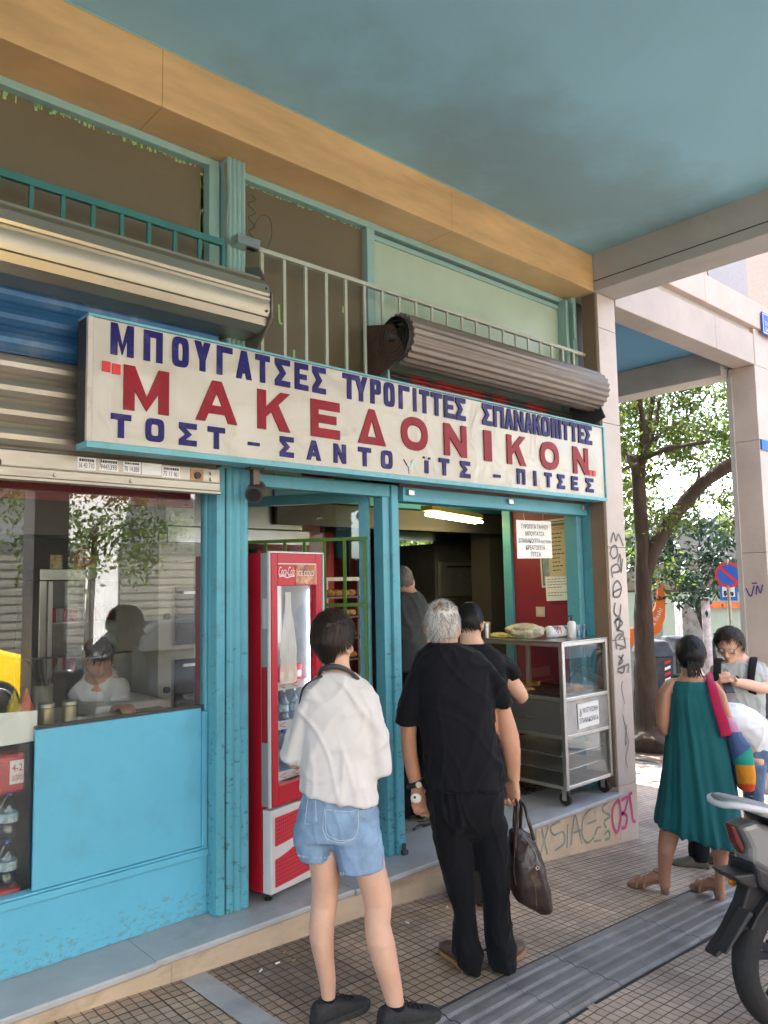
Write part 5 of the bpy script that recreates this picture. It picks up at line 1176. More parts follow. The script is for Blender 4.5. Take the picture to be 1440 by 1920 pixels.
M['grey_tee'] = cloth('dark_grey_cotton', (.055,.060,.058)); M['pale_grey_tee'] = cloth('pale_grey_cotton', (.34,.37,.37)); M['teal_dress'] = cloth('teal_jersey', (.008,.088,.098), .12)
def denim(name, col):
    m = mat(name, col, .85, var=.28, vscale=9, bump=.3, bscale=320, dirt=tuple(min(1, c*1.7) for c in col), dscale=5, damt=.5); return m
M['denim'] = denim('washed_denim', (.19,.29,.43)); M['jeans'] = denim('blue_jeans', (.09,.15,.26)); M['thread'] = mat('pale_thread', (.38,.46,.56), .8)

# ================================================================== GRAFFITI on the corner pillar and riser
M['spray_grey'] = mat('grey_spray', (.13,.125,.125), .7, var=.2, vscale=20); M['spray_pink'] = mat('pink_spray', (.50,.07,.20), .7, var=.15, vscale=12); M['spray_green'] = mat('faded_green_spray', (.22,.25,.22), .7, var=.3, vscale=12); M['spray_black'] = mat('black_spray', (.03,.03,.035), .7)
def spray(name, strokes_, w, m, y, parent, lift=.0025, k=5):
    for i, st in enumerate(strokes_):
        bm = NB(); pts = smooth_path([ony(u, v, y) for u, v in st], k); pts = [Vector((p.x, y - lift - .0002*i, p.z)) for p in pts]; ribbon(bm, pts, w, (0,-1,0)); part(name, bm, m, parent)
G = 3.2     # zoom factor of the sighting
g = lambda x, y: (1120 + x/G, 980 + y/G)
spray('graffiti', [[g(80,120),g(95,60),g(110,110),g(125,70),g(155,140)],[g(75,190),g(85,150),g(110,140),g(120,190),g(95,215),g(78,190)],[g(120,240),g(135,190),g(140,300),g(150,215)],[g(90,330),g(85,270),g(120,250),g(130,290),g(90,300)],
 [g(95,440),g(95,380),g(120,350),g(142,390),g(130,440),g(100,445),g(95,420),g(140,395)],[g(105,480),g(100,540),g(130,560),g(140,490)],[g(100,600),g(135,570),g(120,650),g(110,580),g(150,600),g(120,640),g(155,660),g(125,700)],[g(115,760),g(110,690),g(150,670),g(165,740),g(130,760)],[g(110,730),g(170,750)],
 [g(125,800),g(150,830),g(125,850),g(155,790)],[g(120,880),g(160,860),g(150,900),g(120,890)],[g(150,870),g(185,850),g(180,900)]], .017, M['spray_grey'], YB, pil)
spray('graffiti', [[g(150,950),g(145,1000),g(165,1090)],[g(150,1150),g(180,1290),g(185,1330),g(170,1410),g(180,1470)],[g(175,1210),g(165,1330),g(175,1310)]], .008, M['spray_grey'], YB, pil)
h_ = lambda x, y: (940 + x/4, 1140 + y/4)
spray('graffiti', [[h_(880,1430),h_(835,1500),h_(835,1620),h_(870,1680),h_(895,1560),h_(880,1440)],[h_(900,1440),h_(945,1420),h_(925,1520),h_(900,1540),h_(940,1560),h_(930,1640),h_(900,1650)],[h_(980,1390),h_(960,1400),h_(975,1500),h_(985,1590),h_(1005,1600)]], .026, M['spray_pink'], YB, B, .003)
spray('graffiti', [[h_(255,1650),h_(258,1770)],[h_(300,1650),h_(345,1850)],[h_(350,1640),h_(295,1830)],[h_(440,1600),h_(370,1640),h_(390,1700),h_(460,1680),h_(470,1760),h_(400,1820)],[h_(495,1620),h_(490,1800)],[h_(520,1780),h_(545,1560),h_(570,1620),h_(600,1770)],[h_(525,1690),h_(610,1660)],[h_(690,1490),h_(620,1560),h_(600,1680),h_(640,1760),h_(690,1720)],[h_(640,1620),h_(710,1590)],[h_(700,1700),h_(720,1650),h_(745,1640)],[h_(690,1750),h_(745,1740)]], .014, M['spray_green'], YB, B)
spray('graffiti', [[h_(815,1440),h_(760,1490),h_(770,1530),h_(815,1560),h_(770,1600),h_(785,1650)],[h_(770,1700),h_(800,1670),h_(810,1720),h_(775,1740)]], .018, M['spray_green'], YB, B)
spray('graffiti', [[(1108,1010),(1118,1030),(1130,1050),(1112,1060)],[(1110,1070),(1120,1085),(1112,1110),(1120,1130),(1111,1150),(1118,1165),(1111,1175)]], .012, M['spray_black'], 3.505, B, .002)
def onx_spray(name, strokes_, w, m, x, parent):
    for i, st in enumerate(strokes_):
        bm = NB(); pts = smooth_path([onx(u, v, x) for u, v in st], 5); pts = [Vector((x - .003 - .0002*i, p.y, p.z)) for p in pts]; ribbon(bm, pts, w, (-1,0,0)); part(name, bm, m, parent)
onx_spray('graffiti', [[(1399,1103),(1408,1118),(1414,1098)],[(1418,1115),(1420,1098),(1426,1112),(1430,1096)],[(1410,1094),(1420,1093)]], .016, mat('violet_spray', (.10,.06,.22), .7), 8.45, col2)

# ================================================================== OUTDOORS: trees
def leafmat(name, col, t=.5):
    m = bpy.data.materials.new(name); m.use_nodes = True; nt = m.node_tree; n = nt.nodes; l = nt.links; b = n['Principled BSDF']
    oi = n.new('ShaderNodeNewGeometry'); r = n.new('ShaderNodeValToRGB'); l.new(oi.outputs['Random Per Island'], r.inputs[0])
    r.color_ramp.elements[0].color = (col[0]*.55, col[1]*.6, col[2]*.6, 1); r.color_ramp.elements[1].color = (min(1, col[0]*1.7), min(1, col[1]*1.4), col[2]*1.2, 1)
    tr = n.new('ShaderNodeBsdfTranslucent'); mx = n.new('ShaderNodeMixShader'); mx.inputs[0].default_value = t; out = n['Material Output']
    l.new(r.outputs[0], b.inputs['Base Color']); l.new(r.outputs[0], tr.inputs[0]); b.inputs['Roughness'].default_value = .45; l.new(b.outputs[0], mx.inputs[1]); l.new(tr.outputs[0], mx.inputs[2]); l.new(mx.outputs[0], out.inputs[0]); return m
M['bark'] = mat('grey_brown_bark', (.055,.040,.031), .9, var=.35, vscale=12, bump=.9, bscale=28, stretch=(1,1,.25))
M['leaf_bright'] = leafmat('bright_leaf', (.085,.140,.025), .48); M['leaf_dark'] = leafmat('glossy_dark_leaf', (.012,.038,.018), .2)
def leaves(bm, c, R_, n, size, rr, droop=.3, long=2.2):
    for _ in range(n):
        d = Vector((rr.gauss(0,1), rr.gauss(0,1), rr.gauss(0,.8))); d.normalize(); p = c + d*R_*rr.random()**.5
        a = Vector((rr.uniform(-1,1), rr.uniform(-1,1), rr.uniform(-.9,.4) - droop)).normalized(); s = a.cross(Vector((rr.uniform(-1,1), rr.uniform(-1,1), rr.uniform(-1,1))))
        if s.length < .1: continue
        s.normalize(); L_ = size*rr.uniform(.6, 1.3); w = L_/long/2
        bm.faces.new([bm.verts.new(q) for q in (p, p + a*L_*.45 + s*w, p + a*L_, p + a*L_*.45 - s*w)])
def roughen(bm, amp, fr, seed=0):
    for v in bm.verts: n_ = noise.noise(Vector((v.co.x*fr + seed, v.co.y*fr, v.co.z*fr*.25))); v.co += v.normal*amp*n_
def tree(name, label, base, limbs, clumps, m, size, seed, group=None, long=2.2, hang=.3):
    t = thing(name, label, 'tree', base, group); rr = random.Random(seed); bm = NB()
    for pts, rs in limbs: limb(bm, pts, rs, seg=14)
    bm.normal_update(); roughen(bm, .018, 9, seed); part('trunk', bm, M['bark'], t, smooth=True)
    bm = NB()
    for c, R_, n in clumps: leaves(bm, Vector(c), R_, n, size, rr, hang, long)
    part('crown', bm, m, t, recalc=False); return t
d0 = 10.75
Tb = onground(1215, 1412); Tb.z = gz(Tb.x) - .05
A_ = lambda u, v, dd=0: at(u, v, d0 + dd)
limbs = [([Tb + (A_(1216,1415) - A_(1216,1412))*0, A_(1214,1370), A_(1210,1280), A_(1207,1180), A_(1206,1090), A_(1204,1020), A_(1200,950), A_(1196,890)], [.30,.22,.165,.125,.118,.095,.092,.088]),
 ([A_(1206,1090), A_(1222,1040), A_(1252,985), A_(1290,935), A_(1330,897,-.2), A_(1375,868,-.4), A_(1440,830,-.6)], [.10,.105,.10,.095,.09,.085,.06]),
 ([A_(1196,890), A_(1188,868), A_(1165,840,.4), A_(1130,800,.8)], [.09,.075,.055,.03]),
 ([A_(1196,888), A_(1204,850), A_(1214,800,.2), A_(1222,750,.4), A_(1232,690,.6)], [.085,.07,.05,.045,.03]), ([A_(1202,850), A_(1206,800,-.2), A_(1199,750,-.3), A_(1192,690,-.4)], [.05,.04,.035,.02]), ([A_(1208,845), A_(1228,800,.3), A_(1236,745,.5)], [.045,.04,.03]),
 ([A_(1200,862), A_(1230,850,-.3), A_(1270,838,-.6), A_(1330,828,-1)], [.045,.038,.03,.02]), ([A_(1205,850), A_(1240,812,.2), A_(1290,780,.5), A_(1330,735,.8)], [.035,.028,.022,.012]), ([A_(1290,935), A_(1310,900,.3), A_(1305,850,.5)], [.03,.02,.012]), ([A_(1200,870), A_(1170,880,-.4), A_(1150,905,-.6)], [.03,.02,.012])]
rr = random.Random(31); cl = []
for i in range(330):
    u, v, dd = rr.uniform(1130, 1420), rr.uniform(640, 985), rr.uniform(-.5, 2.6)
    if v > 880 and rr.random() < .45: continue
    if 860 < v < 960 and 1230 < u < 1330 and rr.random() < .7: continue
    if 780 < v < 900 and 1180 < u < 1260 and rr.random() < .6: continue
    cl.append((A_(u, v, dd), rr.uniform(.14, .34), rr.randint(45, 100)))
for i in range(200): cl.append((A_(1250, 600) + Vector((rr.gauss(.6,1.5), rr.gauss(.8,1.5), rr.uniform(.3, 3.2))), .5, 60))
tree('street_tree', 'large forked street tree with rough grey bark and bright feathery leaves', Tb, limbs, cl, M['leaf_bright'], .080, 3)
d1 = 14.5; O = lambda u, v, dd=0: at(u, v, d1 + dd)
ob = onground(1345, 1330); ob = O(1352, 1345); ob.z = gz(ob.x)
cl = []; rr = random.Random(8)
for i in range(120):
    a = rr.uniform(0, 2*PI); q = rr.random()**.5; u = 1275 + math.cos(a)*q*118; v = 1040 + math.sin(a)*q*88; 
    if v > 1095 and (u < 1215 or u > 1335): continue
    cl.append((O(u, v, rr.uniform(-1.1, 1.1)), rr.uniform(.16, .32), rr.randint(24, 44)))
tree('orange_tree', 'small dark leaved orange tree with thin leaning trunk behind the street tree', ob, [([ob, O(1342,1270), O(1336,1220), O(1318,1170), O(1306,1130), O(1290,1080)], [.07,.06,.055,.055,.05,.03]), ([O(1306,1130), O(1325,1090), O(1340,1050)], [.04,.03,.02])], cl, M['leaf_dark'], .12, 4)
for k, (x, y, h, s_) in enumerate(((13.2, 13.5, 6.0, 41), (14.2, 20.0, 7.5, 42), (10.3, 8.5, 5.8, 43))):  # third tree is added behind the shop to shade the side pavement
    rr = random.Random(s_); b0 = Vector((x, y, gz(x))); cl = [(b0 + Vector((rr.gauss(0,1.1), rr.gauss(0,1.1), rr.uniform(.36, 1.0)*h)), .5, 75) for i in range(120)]
    tree('street_tree', ['leafy green tree further along the side street', 'tall green tree farthest up the side street', 'green tree added to shade the side pavement, seen through the added back window'][k], b0, [([b0, b0 + Vector((.1,0,h*.3)), b0 + Vector((0,.2,h*.6)), b0 + Vector((.2,0,h*.85))], [.14,.11,.08,.03])], cl, M['leaf_bright'], .16, s_)
# bare soil round the trunk
bm = NB(); bm.faces.new([bm.verts.new((Tb.x + .8*math.cos(a)*(1 + .1*math.sin(5*a)), Tb.y + .8*math.sin(a), gz(Tb.x + .8*math.cos(a)) + .008)) for a in [k*PI/14 for k in range(28)]]); tag(part('soil', bm, mat('tree_pit_soil', (.13,.10,.075), .95, var=.4, vscale=14, bump=.8, bscale=40)), kind='structure')

# ================================================================== side street: shop wall, banner, bins, posts
XW = 17.6
W2 = thing('corner_shop', 'low shop with pale green shutters and a brown band across the side street', 'building', (XW, 9, -1))
pA, pB = onx(1130, 1240, XW), onx(1460, 1240, XW)
bm = NB(); box(bm, XW, XW + .3, 3.0, 16, -1.2, 3.1); part('shop_wall', bm, mat('taupe_render', (.27,.235,.19), .8, var=.1, vscale=2), W2)
zt_, zb_ = onx(1300, 1110, XW).z, onx(1300, 1200, XW).z
for y0, y1 in ((4.2, 6.6), (7.0, 9.4), (9.8, 12.2)):
    bm = NB(); box(bm, XW - .06, XW - .001, y0, y1, zb_ - .2, zt_); 
    part('window_shutter', bm, mat('pale_green_shutter', (.40,.43,.31), .6, var=.05), W2)
bm = NB(); box(bm, XW - .12, XW - .001, 3.0, 16, zt_ + .05, zt_ + .75); part('fascia_band', bm, mat('brown_fascia', (.20,.15,.09), .6, var=.1), W2)
bm = NB(); box(bm, XW - .15, XW - .001, 3.0, 16, -1.2, zb_ - .35); part('plinth', bm, mat('grey_plinth', (.22,.21,.19), .8, var=.2, vscale=4), W2)
bm = NB(); ow = onx(1345, 1133, XW); write(bm, 'ΦΩΤΟΓΡΑΦΕΙΟ', ow, -VY, VZ, h=.0) if False else box(bm, XW - .14, XW - .121, ow.y - .8, ow.y + .8, ow.z - .08, ow.z + .06); part('orange_strip', bm, mat('orange_strip', (.70,.16,.04), .6, var=.3, vscale=6), W2)
up = thing('office_building', 'tall pale sunlit building with window rows above the low shop', 'building', (XW + 3, 10, 3)); bm = NB(); box(bm, XW + 4, XW + 12, -6, 7.5, -1.2, 14); part('building_wall', bm, mat('pale_render', (.62,.56,.50), .8, var=.06), up)
for i in range(4):
    for j in range(5):
        y = -4.5 + 2.4*j; z = 3.2 + i*2.7; bm = NB(); box(bm, XW + 3.93, XW + 3.999, y, y + 1.4, z, z + 1.5); wd = part('window', bm, M['oven'], up); bm = NB(); box(bm, XW + 3.90, XW + 3.925, y - .08, y + 1.48, z - .10, z - .001); part('sill', bm, M['white'], wd)
g2 = thing('glasshouse', 'white framed glass canopy rising above the low shop roof', 'canopy', (XW, 10, 3.1)); bm = NB()
for i in range(9): bar(bm, (XW + .3, 5 + i*1.1, 3.1), (XW + 2.6, 5 + i*1.1, 5.2), .06)
for t in (0, .33, .66, 1): bar(bm, (XW + .3 + 2.3*t, 5, 3.1 + 2.1*t), (XW + .3 + 2.3*t, 13.8, 3.1 + 2.1*t), .06)
part('canopy_frame', bm, M['alu'], g2); bm = NB(); bm.faces.new([bm.verts.new(q) for q in ((XW + .32,5,3.06),(XW + 2.62,5,5.16),(XW + 2.62,13.8,5.16),(XW + .32,13.8,3.06))]); part('canopy_pane', bm, M['pane2'], g2)
# orange curved banner board
d2 = 14.9; Bn = lambda u, v: at(u, v, d2)
T = thing('banner', 'orange curved advertising board with white slogan beside the tree', 'banner', Bn(1225, 1195))
outl = [(1192,1196),(1222,1196),(1238,1184),(1247,1158),(1248,1120),(1244,1098),(1236,1082),(1230,1078),(1232,1095),(1233,1115),(1228,1140),(1217,1160),(1192,1178)]
bm = NB(); nrm = -HF; fr_ = [bm.verts.new(Bn(u, v)) for u, v in outl]; bk_ = [bm.verts.new(Bn(u, v) + HF*.04) for u, v in outl]; bm.faces.new(fr_); bm.faces.new(bk_[::-1])
for i in range(len(outl)): j = (i+1) % len(outl); bm.faces.new((fr_[i], bk_[i], bk_[j], fr_[j]))
part('board', bm, mat('orange_board', (.80,.16,.015), .5), T)
bm = NB(); o_ = Bn(1222, 1184); e_ = Bn(1243, 1143); ax = (e_ - o_).normalized(); ay = ax.cross(HF).normalized(); ay = -ay if ay.z < 0 else ay; write(bm, 'in a flash!', o_ - HF*.006, ax, ay, h=.085, width=(e_-o_).length, rect=True); part('slogan', bm, M['white'], T)
bm = NB(); c = [Bn(1181,1212), Bn(1189,1212), Bn(1189,1178), Bn(1181,1178)]; quad_solid(bm, c, HF, .04); tag(part('orange_board', bm, mat('orange_panel', (.75,.17,.03), .5)), 'small orange board left of the big tree trunk', 'board')
# rubbish containers
M['bin'] = mat('dark_bin_steel', (.045,.05,.06), .5, .4, var=.3, vscale=6, dirt=(.12,.12,.12), dscale=5)
def container(label, u0, u1, v0, v1, dep):
    a, b_, c_ = at(u0, v0, dep), at(u1, v0, dep), at(u0, v1, dep); t = thing('rubbish_container', label, 'bin', Vector((a.x, a.y, gz(a.x)))); w = (b_-a).length; h = a.z - gz(a.x) - .12; o = Vector((a.x, a.y, gz(a.x) + .12)); r = (b_-a).normalized(); r.z = 0; r.normalize(); f = Vector((-r.y, r.x, 0)); bm = NB(); z1 = h
    def L_(x, y, z): return o + r*x + f*y + VZ*z
    ring_loft(bm, [[L_(w*.07,.1,0), L_(w*.93,.1,0), L_(w*.93,.85,0), L_(w*.07,.85,0)], [L_(0,0,z1*.8), L_(w,0,z1*.8), L_(w,.95,z1*.8), L_(0,.95,z1*.8)]]); part('bin_body', bm, M['bin'], t, bevel=.02)
    bm = NB(); ring_loft(bm, [[L_(-.02,-.03,z1*.805), L_(w+.02,-.03,z1*.805), L_(w+.02,.98,z1*.805), L_(-.02,.98,z1*.805)], [L_(.05,.12,z1), L_(w-.05,.12,z1), L_(w-.05,.85,z1), L_(.05,.85,z1)]]); part('bin_lid', bm, M['bin'], t, bevel=.02)
    bm = NB(); 
    for x in (w*.15, w*.85): cyl(bm, L_(x-.03,.15,-.04), L_(x+.03,.15,-.04), .075, 14); cyl(bm, L_(x-.03,.8,-.04), L_(x+.03,.8,-.04), .075, 14)
    part('bin_wheel', bm, M['black'], t)
    for k in range(5):
        bm = NB(); q = L_(w*.62, -.012 + .09*(1-(k+1)/6)*.0, z1*.74 - k*z1*.11); bm.faces.new([bm.verts.new(L_(w*.62 + dx, .1*(1 - zz/(z1*.8)) - .006, zz)) for dx, zz in ((0, z1*.70 - k*.1), (.10, z1*.70 - k*.1 + .04), (.10, z1*.70 - k*.1 + .09), (0, z1*.70 - k*.1 + .05))]); part('warning_stripe', bm, M['brightred'] if k % 2 == 0 else M['white'], t)
container('dark wheeled rubbish container with red and white warning strip behind the tree', 1216, 1262, 1204, 1300, 13.6)
container('dark wheeled rubbish container to the right of the striped one', 1266, 1312, 1198, 1300, 14.2)
# grey poster covered cabinet and post
T = thing('utility_cabinet', 'grey cabinet covered with scraps of posters behind the container', 'cabinet', at(1290, 1230, 15.6)); c = at(1292, 1165, 15.6); bm = NB(); obox(bm, Vector((c.x, c.y, (c.z + .38 + gz(c.x))/2)), HR, HF, VZ, .21, .2, (c.z + .38 - gz(c.x))/2); part('cabinet_body', bm, mat('postered_grey', (.27,.26,.24), .8, var=.5, vscale=9, dirt=(.09,.09,.09), dscale=9), T)
T = thing('poster_post', 'pale post wrapped in torn pink and white posters', 'post', at(1325, 1300, 13.9)); c = at(1322, 1120, 13.9); bm = NB(); cyl(bm, (c.x, c.y, gz(c.x)), (c.x, c.y, c.z), .075, 14); part('post_body', bm, mat('torn_poster', (.52,.47,.46), .8, var=.4, vscale=9, dirt=(.55,.16,.20), dscale=3, damt=.8), T)
# no stopping sign with tow-away plate
dS = 12.2; s0 = at(1366, 1078, dS); T = thing('traffic_sign', 'blue and red no stopping sign above a blue tow away plate on a grey pole', 'traffic sign', (s0.x, s0.y, gz(s0.x)))
bm = NB(); q = s0 + HF*.03; cyl(bm, (q.x, q.y, gz(q.x)), q + VZ*.25, .030, 12); part('pole', bm, M['galv'], T)
SF = (-HF*.9 + -HR*.43).normalized(); SR = SF.cross(VZ).normalized(); SR = -SR if SR.dot(HR) < 0 else SR
def disc(bm, c, r, off, n=28): bm.faces.new([bm.verts.new(c + SF*off + SR*(r*math.cos(2*PI*k/n)) + VZ*(r*math.sin(2*PI*k/n))) for k in range(n)])
bm = NB(); disc(bm, s0, .20, .0); part('sign_plate', bm, M['brightred'], T); bm = NB(); disc(bm, s0, .162, .003); part('sign_field', bm, mat('sign_blue', (.02,.10,.42), .4), T)
bm = NB(); a_ = SR*.7071 - VZ*.7071; b_ = SR*.7071 + VZ*.7071; bm.faces.new([bm.verts.new(s0 + SF*.006 + a_*x + b_*y) for x, y in ((-.165,-.02),(.165,-.02),(.165,.02),(-.165,.02))]); part('sign_bar', bm, M['brightred'], T)
c = at(1366, 1110, dS) + SF*.004; bm = NB(); quad_solid(bm, [c + SR*x + VZ*y for x, y in ((-.125,-.135),(.125,-.135),(.125,.135),(-.125,.135))], -SF, .004); part('tow_plate', bm, mat('sign_blue2', (.02,.14,.50), .4), T)
bm = NB(); bm.faces.new([bm.verts.new(c + SF*.003 + SR*x + VZ*y) for x, y in ((-.09,-.075),(.09,-.075),(.09,.085),(-.09,.085))]); part('tow_field', bm, M['white'], T)
bm = NB()
def rect_(x0, x1, y0, y1, o=.005): bm.faces.new([bm.verts.new(c + SF*o + SR*x + VZ*y) for x, y in ((x0,y0),(x1,y0),(x1,y1),(x0,y1))])
rect_(-.075,.075,-.045,-.02); rect_(-.07,-.03,-.019,.02); rect_(.02,.07,-.019,.0); bm.faces.new([bm.verts.new(c + SF*.006 + SR*x + VZ*y) for x, y in ((-.02,-.019),(.0,-.019),(.015,.06),(.005,.06))])
for x in (-.05,.05): bm.faces.new([bm.verts.new(c + SF*.007 + SR*(x + .016*math.cos(a)) + VZ*(-.05 + .016*math.sin(a))) for a in [k*PI/6 for k in range(12)]])
part('tow_symbol', bm, M['ink'], T)
# street name plates on the corner
p0 = ony(1424, 585, YB - .03); p1 = ony(1436, 630, YB - .03); T = thing('street_sign', 'blue enamel street name plate with white lettering on the pink facade', 'street sign', (p0.x, YB - .03, p1.z))
w_, h2 = .62, p0.z - p1.z; bm = NB(); box(bm, p0.x, p0.x + w_, YB - .055, YB - .045, p0.z - h2, p0.z); part('sign_plate', bm, mat('enamel_blue', (.02,.11,.45), .3), T)
bm = NB()
for a_ in ((.012, w_-.012, .012, .020), (.012, w_-.012, h2-.020, h2-.012)): box(bm, p0.x + a_[0], p0.x + a_[1], YB - .057, YB - .0555, p0.z - h2 + a_[2], p0.z - h2 + a_[3])
for x in (.012, w_-.020): box(bm, p0.x + x, p0.x + x + .008, YB - .057, YB - .0555, p0.z - h2 + .021, p0.z - .021)
part('sign_border', bm, M['white'], T); bm = NB(); o_ = Vector((p0.x, YB - .058, p0.z - h2))
for tx, zz, hh, x0, ww in (('ΟΔΟΣ', .70, .12, .14, .2), ('ΣΟΛΩΝΟΣ', .42, .2, .06, .5), ('SOLONOS', .14, .18, .06, .5)): write(bm, tx, o_ + VX*x0 + VZ*h2*zz, VX, VZ, h=h2*hh, width=ww, rect=True)
part('sign_lettering', bm, M['white'], T)
q0 = onx(1437, 825, 8.44); T = thing('street_number_plate', 'small blue plate at the edge of the far pillar', 'plate', q0); bm = NB(); box(bm, 8.46, 8.75, YB - .02, YB - .004, q0.z - .09, q0.z + .02); part('sign_plate', bm, mat('enamel_blue2', (.03,.16,.5), .3), T)

# ================================================================== across the road (mirrored in the glass, lights the arcade)
T = thing('opposite_building', 'long sunlit cream building with grey shutters across the road', 'building', (0, -14, 0))
M['cream'] = mat('sunlit_cream_render', (.62,.595,.575), .8, var=.06, vscale=1)
bm = NB(); box(bm, -30, 30, -15, -14, -1.2, 14); part('building_wall', bm, M['cream'], T)
for i in range(12):
    x = -26 + i*4.4; bm = NB(); box(bm, x, x + 3.4, -13.99, -13.90, .2, 3.0); sh2 = part('shutter', bm, M['galv'] if i % 3 else M['oven'], T); bm = NB()
    for k in range(12): box(bm, x + .02, x + 3.38, -13.899, -13.87, .3 + k*.22, .3 + k*.22 + .10)
    part('slats', bm, M['galv'], sh2)
    for j in range(3):
        bm = NB(); box(bm, x + .8, x + 2.4, -13.99, -13.95, 4.6 + j*3, 6.4 + j*3); part('window', bm, M['oven'], T); bm = NB(); box(bm, x + .3, x + 2.9, -13.99, -13.0, 4.3 + j*3, 4.42 + j*3); part('balcony', bm, M['cream'], T)
bm = NB(); box(bm, -30, 30, -8.1, -7.95, -1.2, .1)
for v in bm.verts: v.co.z = v.co.z if v.co.z < -.5 else gz(v.co.x) + .003
tag(part('kerb', bm, M['slab']), kind='structure')
rr = random.Random(12)
for k, (x, y) in enumerate(((6.2, -8.6), (-3.5, -8.8), (17.8, -8.7))):
    b0 = Vector((x, y, gz(x))); cl = [(b0 + Vector((rr.gauss(0,.9), rr.gauss(0,.9), rr.uniform(2.4, 4.6))), .5, 70) for i in range(55)]
    tree('street_tree', ['green roadside tree across the road from the shop', 'green tree across the road beyond the taxi', 'green tree farthest along the opposite kerb'][k], b0, [([b0, b0 + Vector((.05,0,1.6)), b0 + Vector((.1,.1,3.4))], [.10,.08,.05])], cl, M['leaf_bright'], .14, 50 + k)
M['tyre'] = mat('tyre_rubber', (.018,.018,.019), .75, bump=.3, bscale=60); M['chrome'] = mat('wheel_alloy', (.55,.55,.56), .25, .9)
def car(name, label, cat, x, y, ang, m, suv=False):
    z0 = gz(x) - .15; t = thing(name, label, cat, (x, y, z0)); ca, sa = math.cos(ang), math.sin(ang)
    Lc = lambda a, b_, z: Vector((x + a*ca - b_*sa, y + a*sa + b_*ca, z0 + z)); hgt = 1.72 if suv else 1.45
    prof = [(-2.15,.45),(-2.2,.75),(-2.05,.98),(-1.35,1.02),(-.75,hgt-.04),(-.2,hgt),(.75,hgt-.03),(1.45,1.05),(2.05,.86),(2.2,.66),(2.15,.40),(1.6,.30),(-1.6,.30)] if not suv else [(-2.2,.5),(-2.2,.95),(-2.1,1.1),(-1.2,1.15),(-.6,hgt-.05),(.1,hgt),(1.7,hgt-.06),(2.1,1.1),(2.2,.8),(2.15,.45),(1.6,.34),(-1.6,.34)]
    n_ = len(prof); cx_ = sum(p[0] for p in prof)/n_; bm = NB(); rings = []
    for b_, k in ((-.88,.93),(-.84,1.0),(.84,1.0),(.88,.93)): rings.append([Lc(p[0]*k, b_*(1 if p[1] < 1.08 else .80), .35 + (p[1]-.35)*(.97 if k < 1 else 1)) for p in prof])
    ring_loft(bm, rings); autosmooth(part('car_body', bm, m, t, bevel=.04), 35)
    for sg in (-1, 1):
        bm = NB(); w = [(-1.15,1.06),(-.68,hgt-.10),(.62,hgt-.10),(1.2,1.06)] if not suv else [(-1.0,1.16),(-.5,hgt-.1),(1.6,hgt-.12),(1.9,1.15)]; bm.faces.new([bm.verts.new(Lc(a, sg*(.885 if z < 1.2 else .74), z)) for a, z in w]); part('side_window', bm, M['black'], t)
    for a in (-1.35, 1.35):
        for sg in (-1, 1):
            bm = NB(); cyl(bm, Lc(a, sg*.72, .32), Lc(a, sg*.91, .32), .32, 24); wh = part('wheel', bm, M['tyre'], t, bevel=.03); bm = NB(); cyl(bm, Lc(a, sg*.90, .32), Lc(a, sg*.918, .32), .20, 20); rm = part('rim', bm, M['dark'], wh); bm = NB()
            for k in range(5): q = 2*PI*k/5; bar(bm, Lc(a, sg*.925, .32), Lc(a + .2*math.cos(q), sg*.922, .32 + .2*math.sin(q)), .05, .012, Lc(0,1,0) - Lc(0,0,0))
            tube(bm, [Lc(a + .21*math.cos(q), sg*.92, .32 + .21*math.sin(q)) for q in [i*PI/12 for i in range(25)]], .018, 6); part('spokes', bm, M['chrome'], wh)
    for sg in (-1, 1):
        bm = NB(); ball(bm, Lc(2.08, sg*.62, .74), .10, .18, .08, ((Lc(1,0,0)-Lc(0,0,0)), (Lc(0,1,0)-Lc(0,0,0)), VZ)); part('headlight', bm, M['chrome'], t, smooth=True)
        bm = NB(); ball(bm, Lc(-2.14, sg*.66, .85), .06, .15, .08, ((Lc(1,0,0)-Lc(0,0,0)), (Lc(0,1,0)-Lc(0,0,0)), VZ)); part('tail_light', bm, M['fred'], t, smooth=True)
M['taxi'] = mat('taxi_yellow', (.80,.50,.01), .2, spec=.8); M['carblack'] = mat('black_car_paint', (.015,.016,.018), .12, spec=.8)
car('taxi', 'bright yellow taxi parked at the kerb, mirrored in the shop window', 'taxi', 2.02, -5.5, 0, M['taxi'])
car('parked_car', 'black car parked further along, mirrored in the shop window', 'car', 6.9, -6.6, 0, M['carblack'], True)

# ================================================================== MOTORCYCLE at the right edge
dM = 3.30; Mq = lambda u, v, dd=0.0: Fm.p(u, v, dd)
wc = onground(1478, 1932); Fm = Fig((wc.x, wc.y, wc.z))
BX = (HR*.93 + HF*.36).normalized(); BY = Vector((-BX.y, BX.x, 0))      # bike points right and away; BY to its far side
hub = Fm.p(1482, 1800); zg = gz(hub.x); Rw = .285; hub.z = zg + Rw
def bp(a, z, b_=0.0): return Vector((hub.x, hub.y, zg)) + BX*a + VZ*z + BY*b_
T = thing('motorcycle', 'dark scooter styled motorcycle with silver tail parked at the right edge', 'motorcycle', (hub.x, hub.y, zg))
M['plas'] = mat('dark_bike_plastic', (.022,.022,.026), .45, var=.15, vscale=10, bump=.08, bscale=120); M['bsilver'] = mat('silver_bike_plastic', (.24,.245,.25), .3, .4, var=.05); M['bwhite'] = mat('pale_rack_paint', (.50,.51,.52), .3)
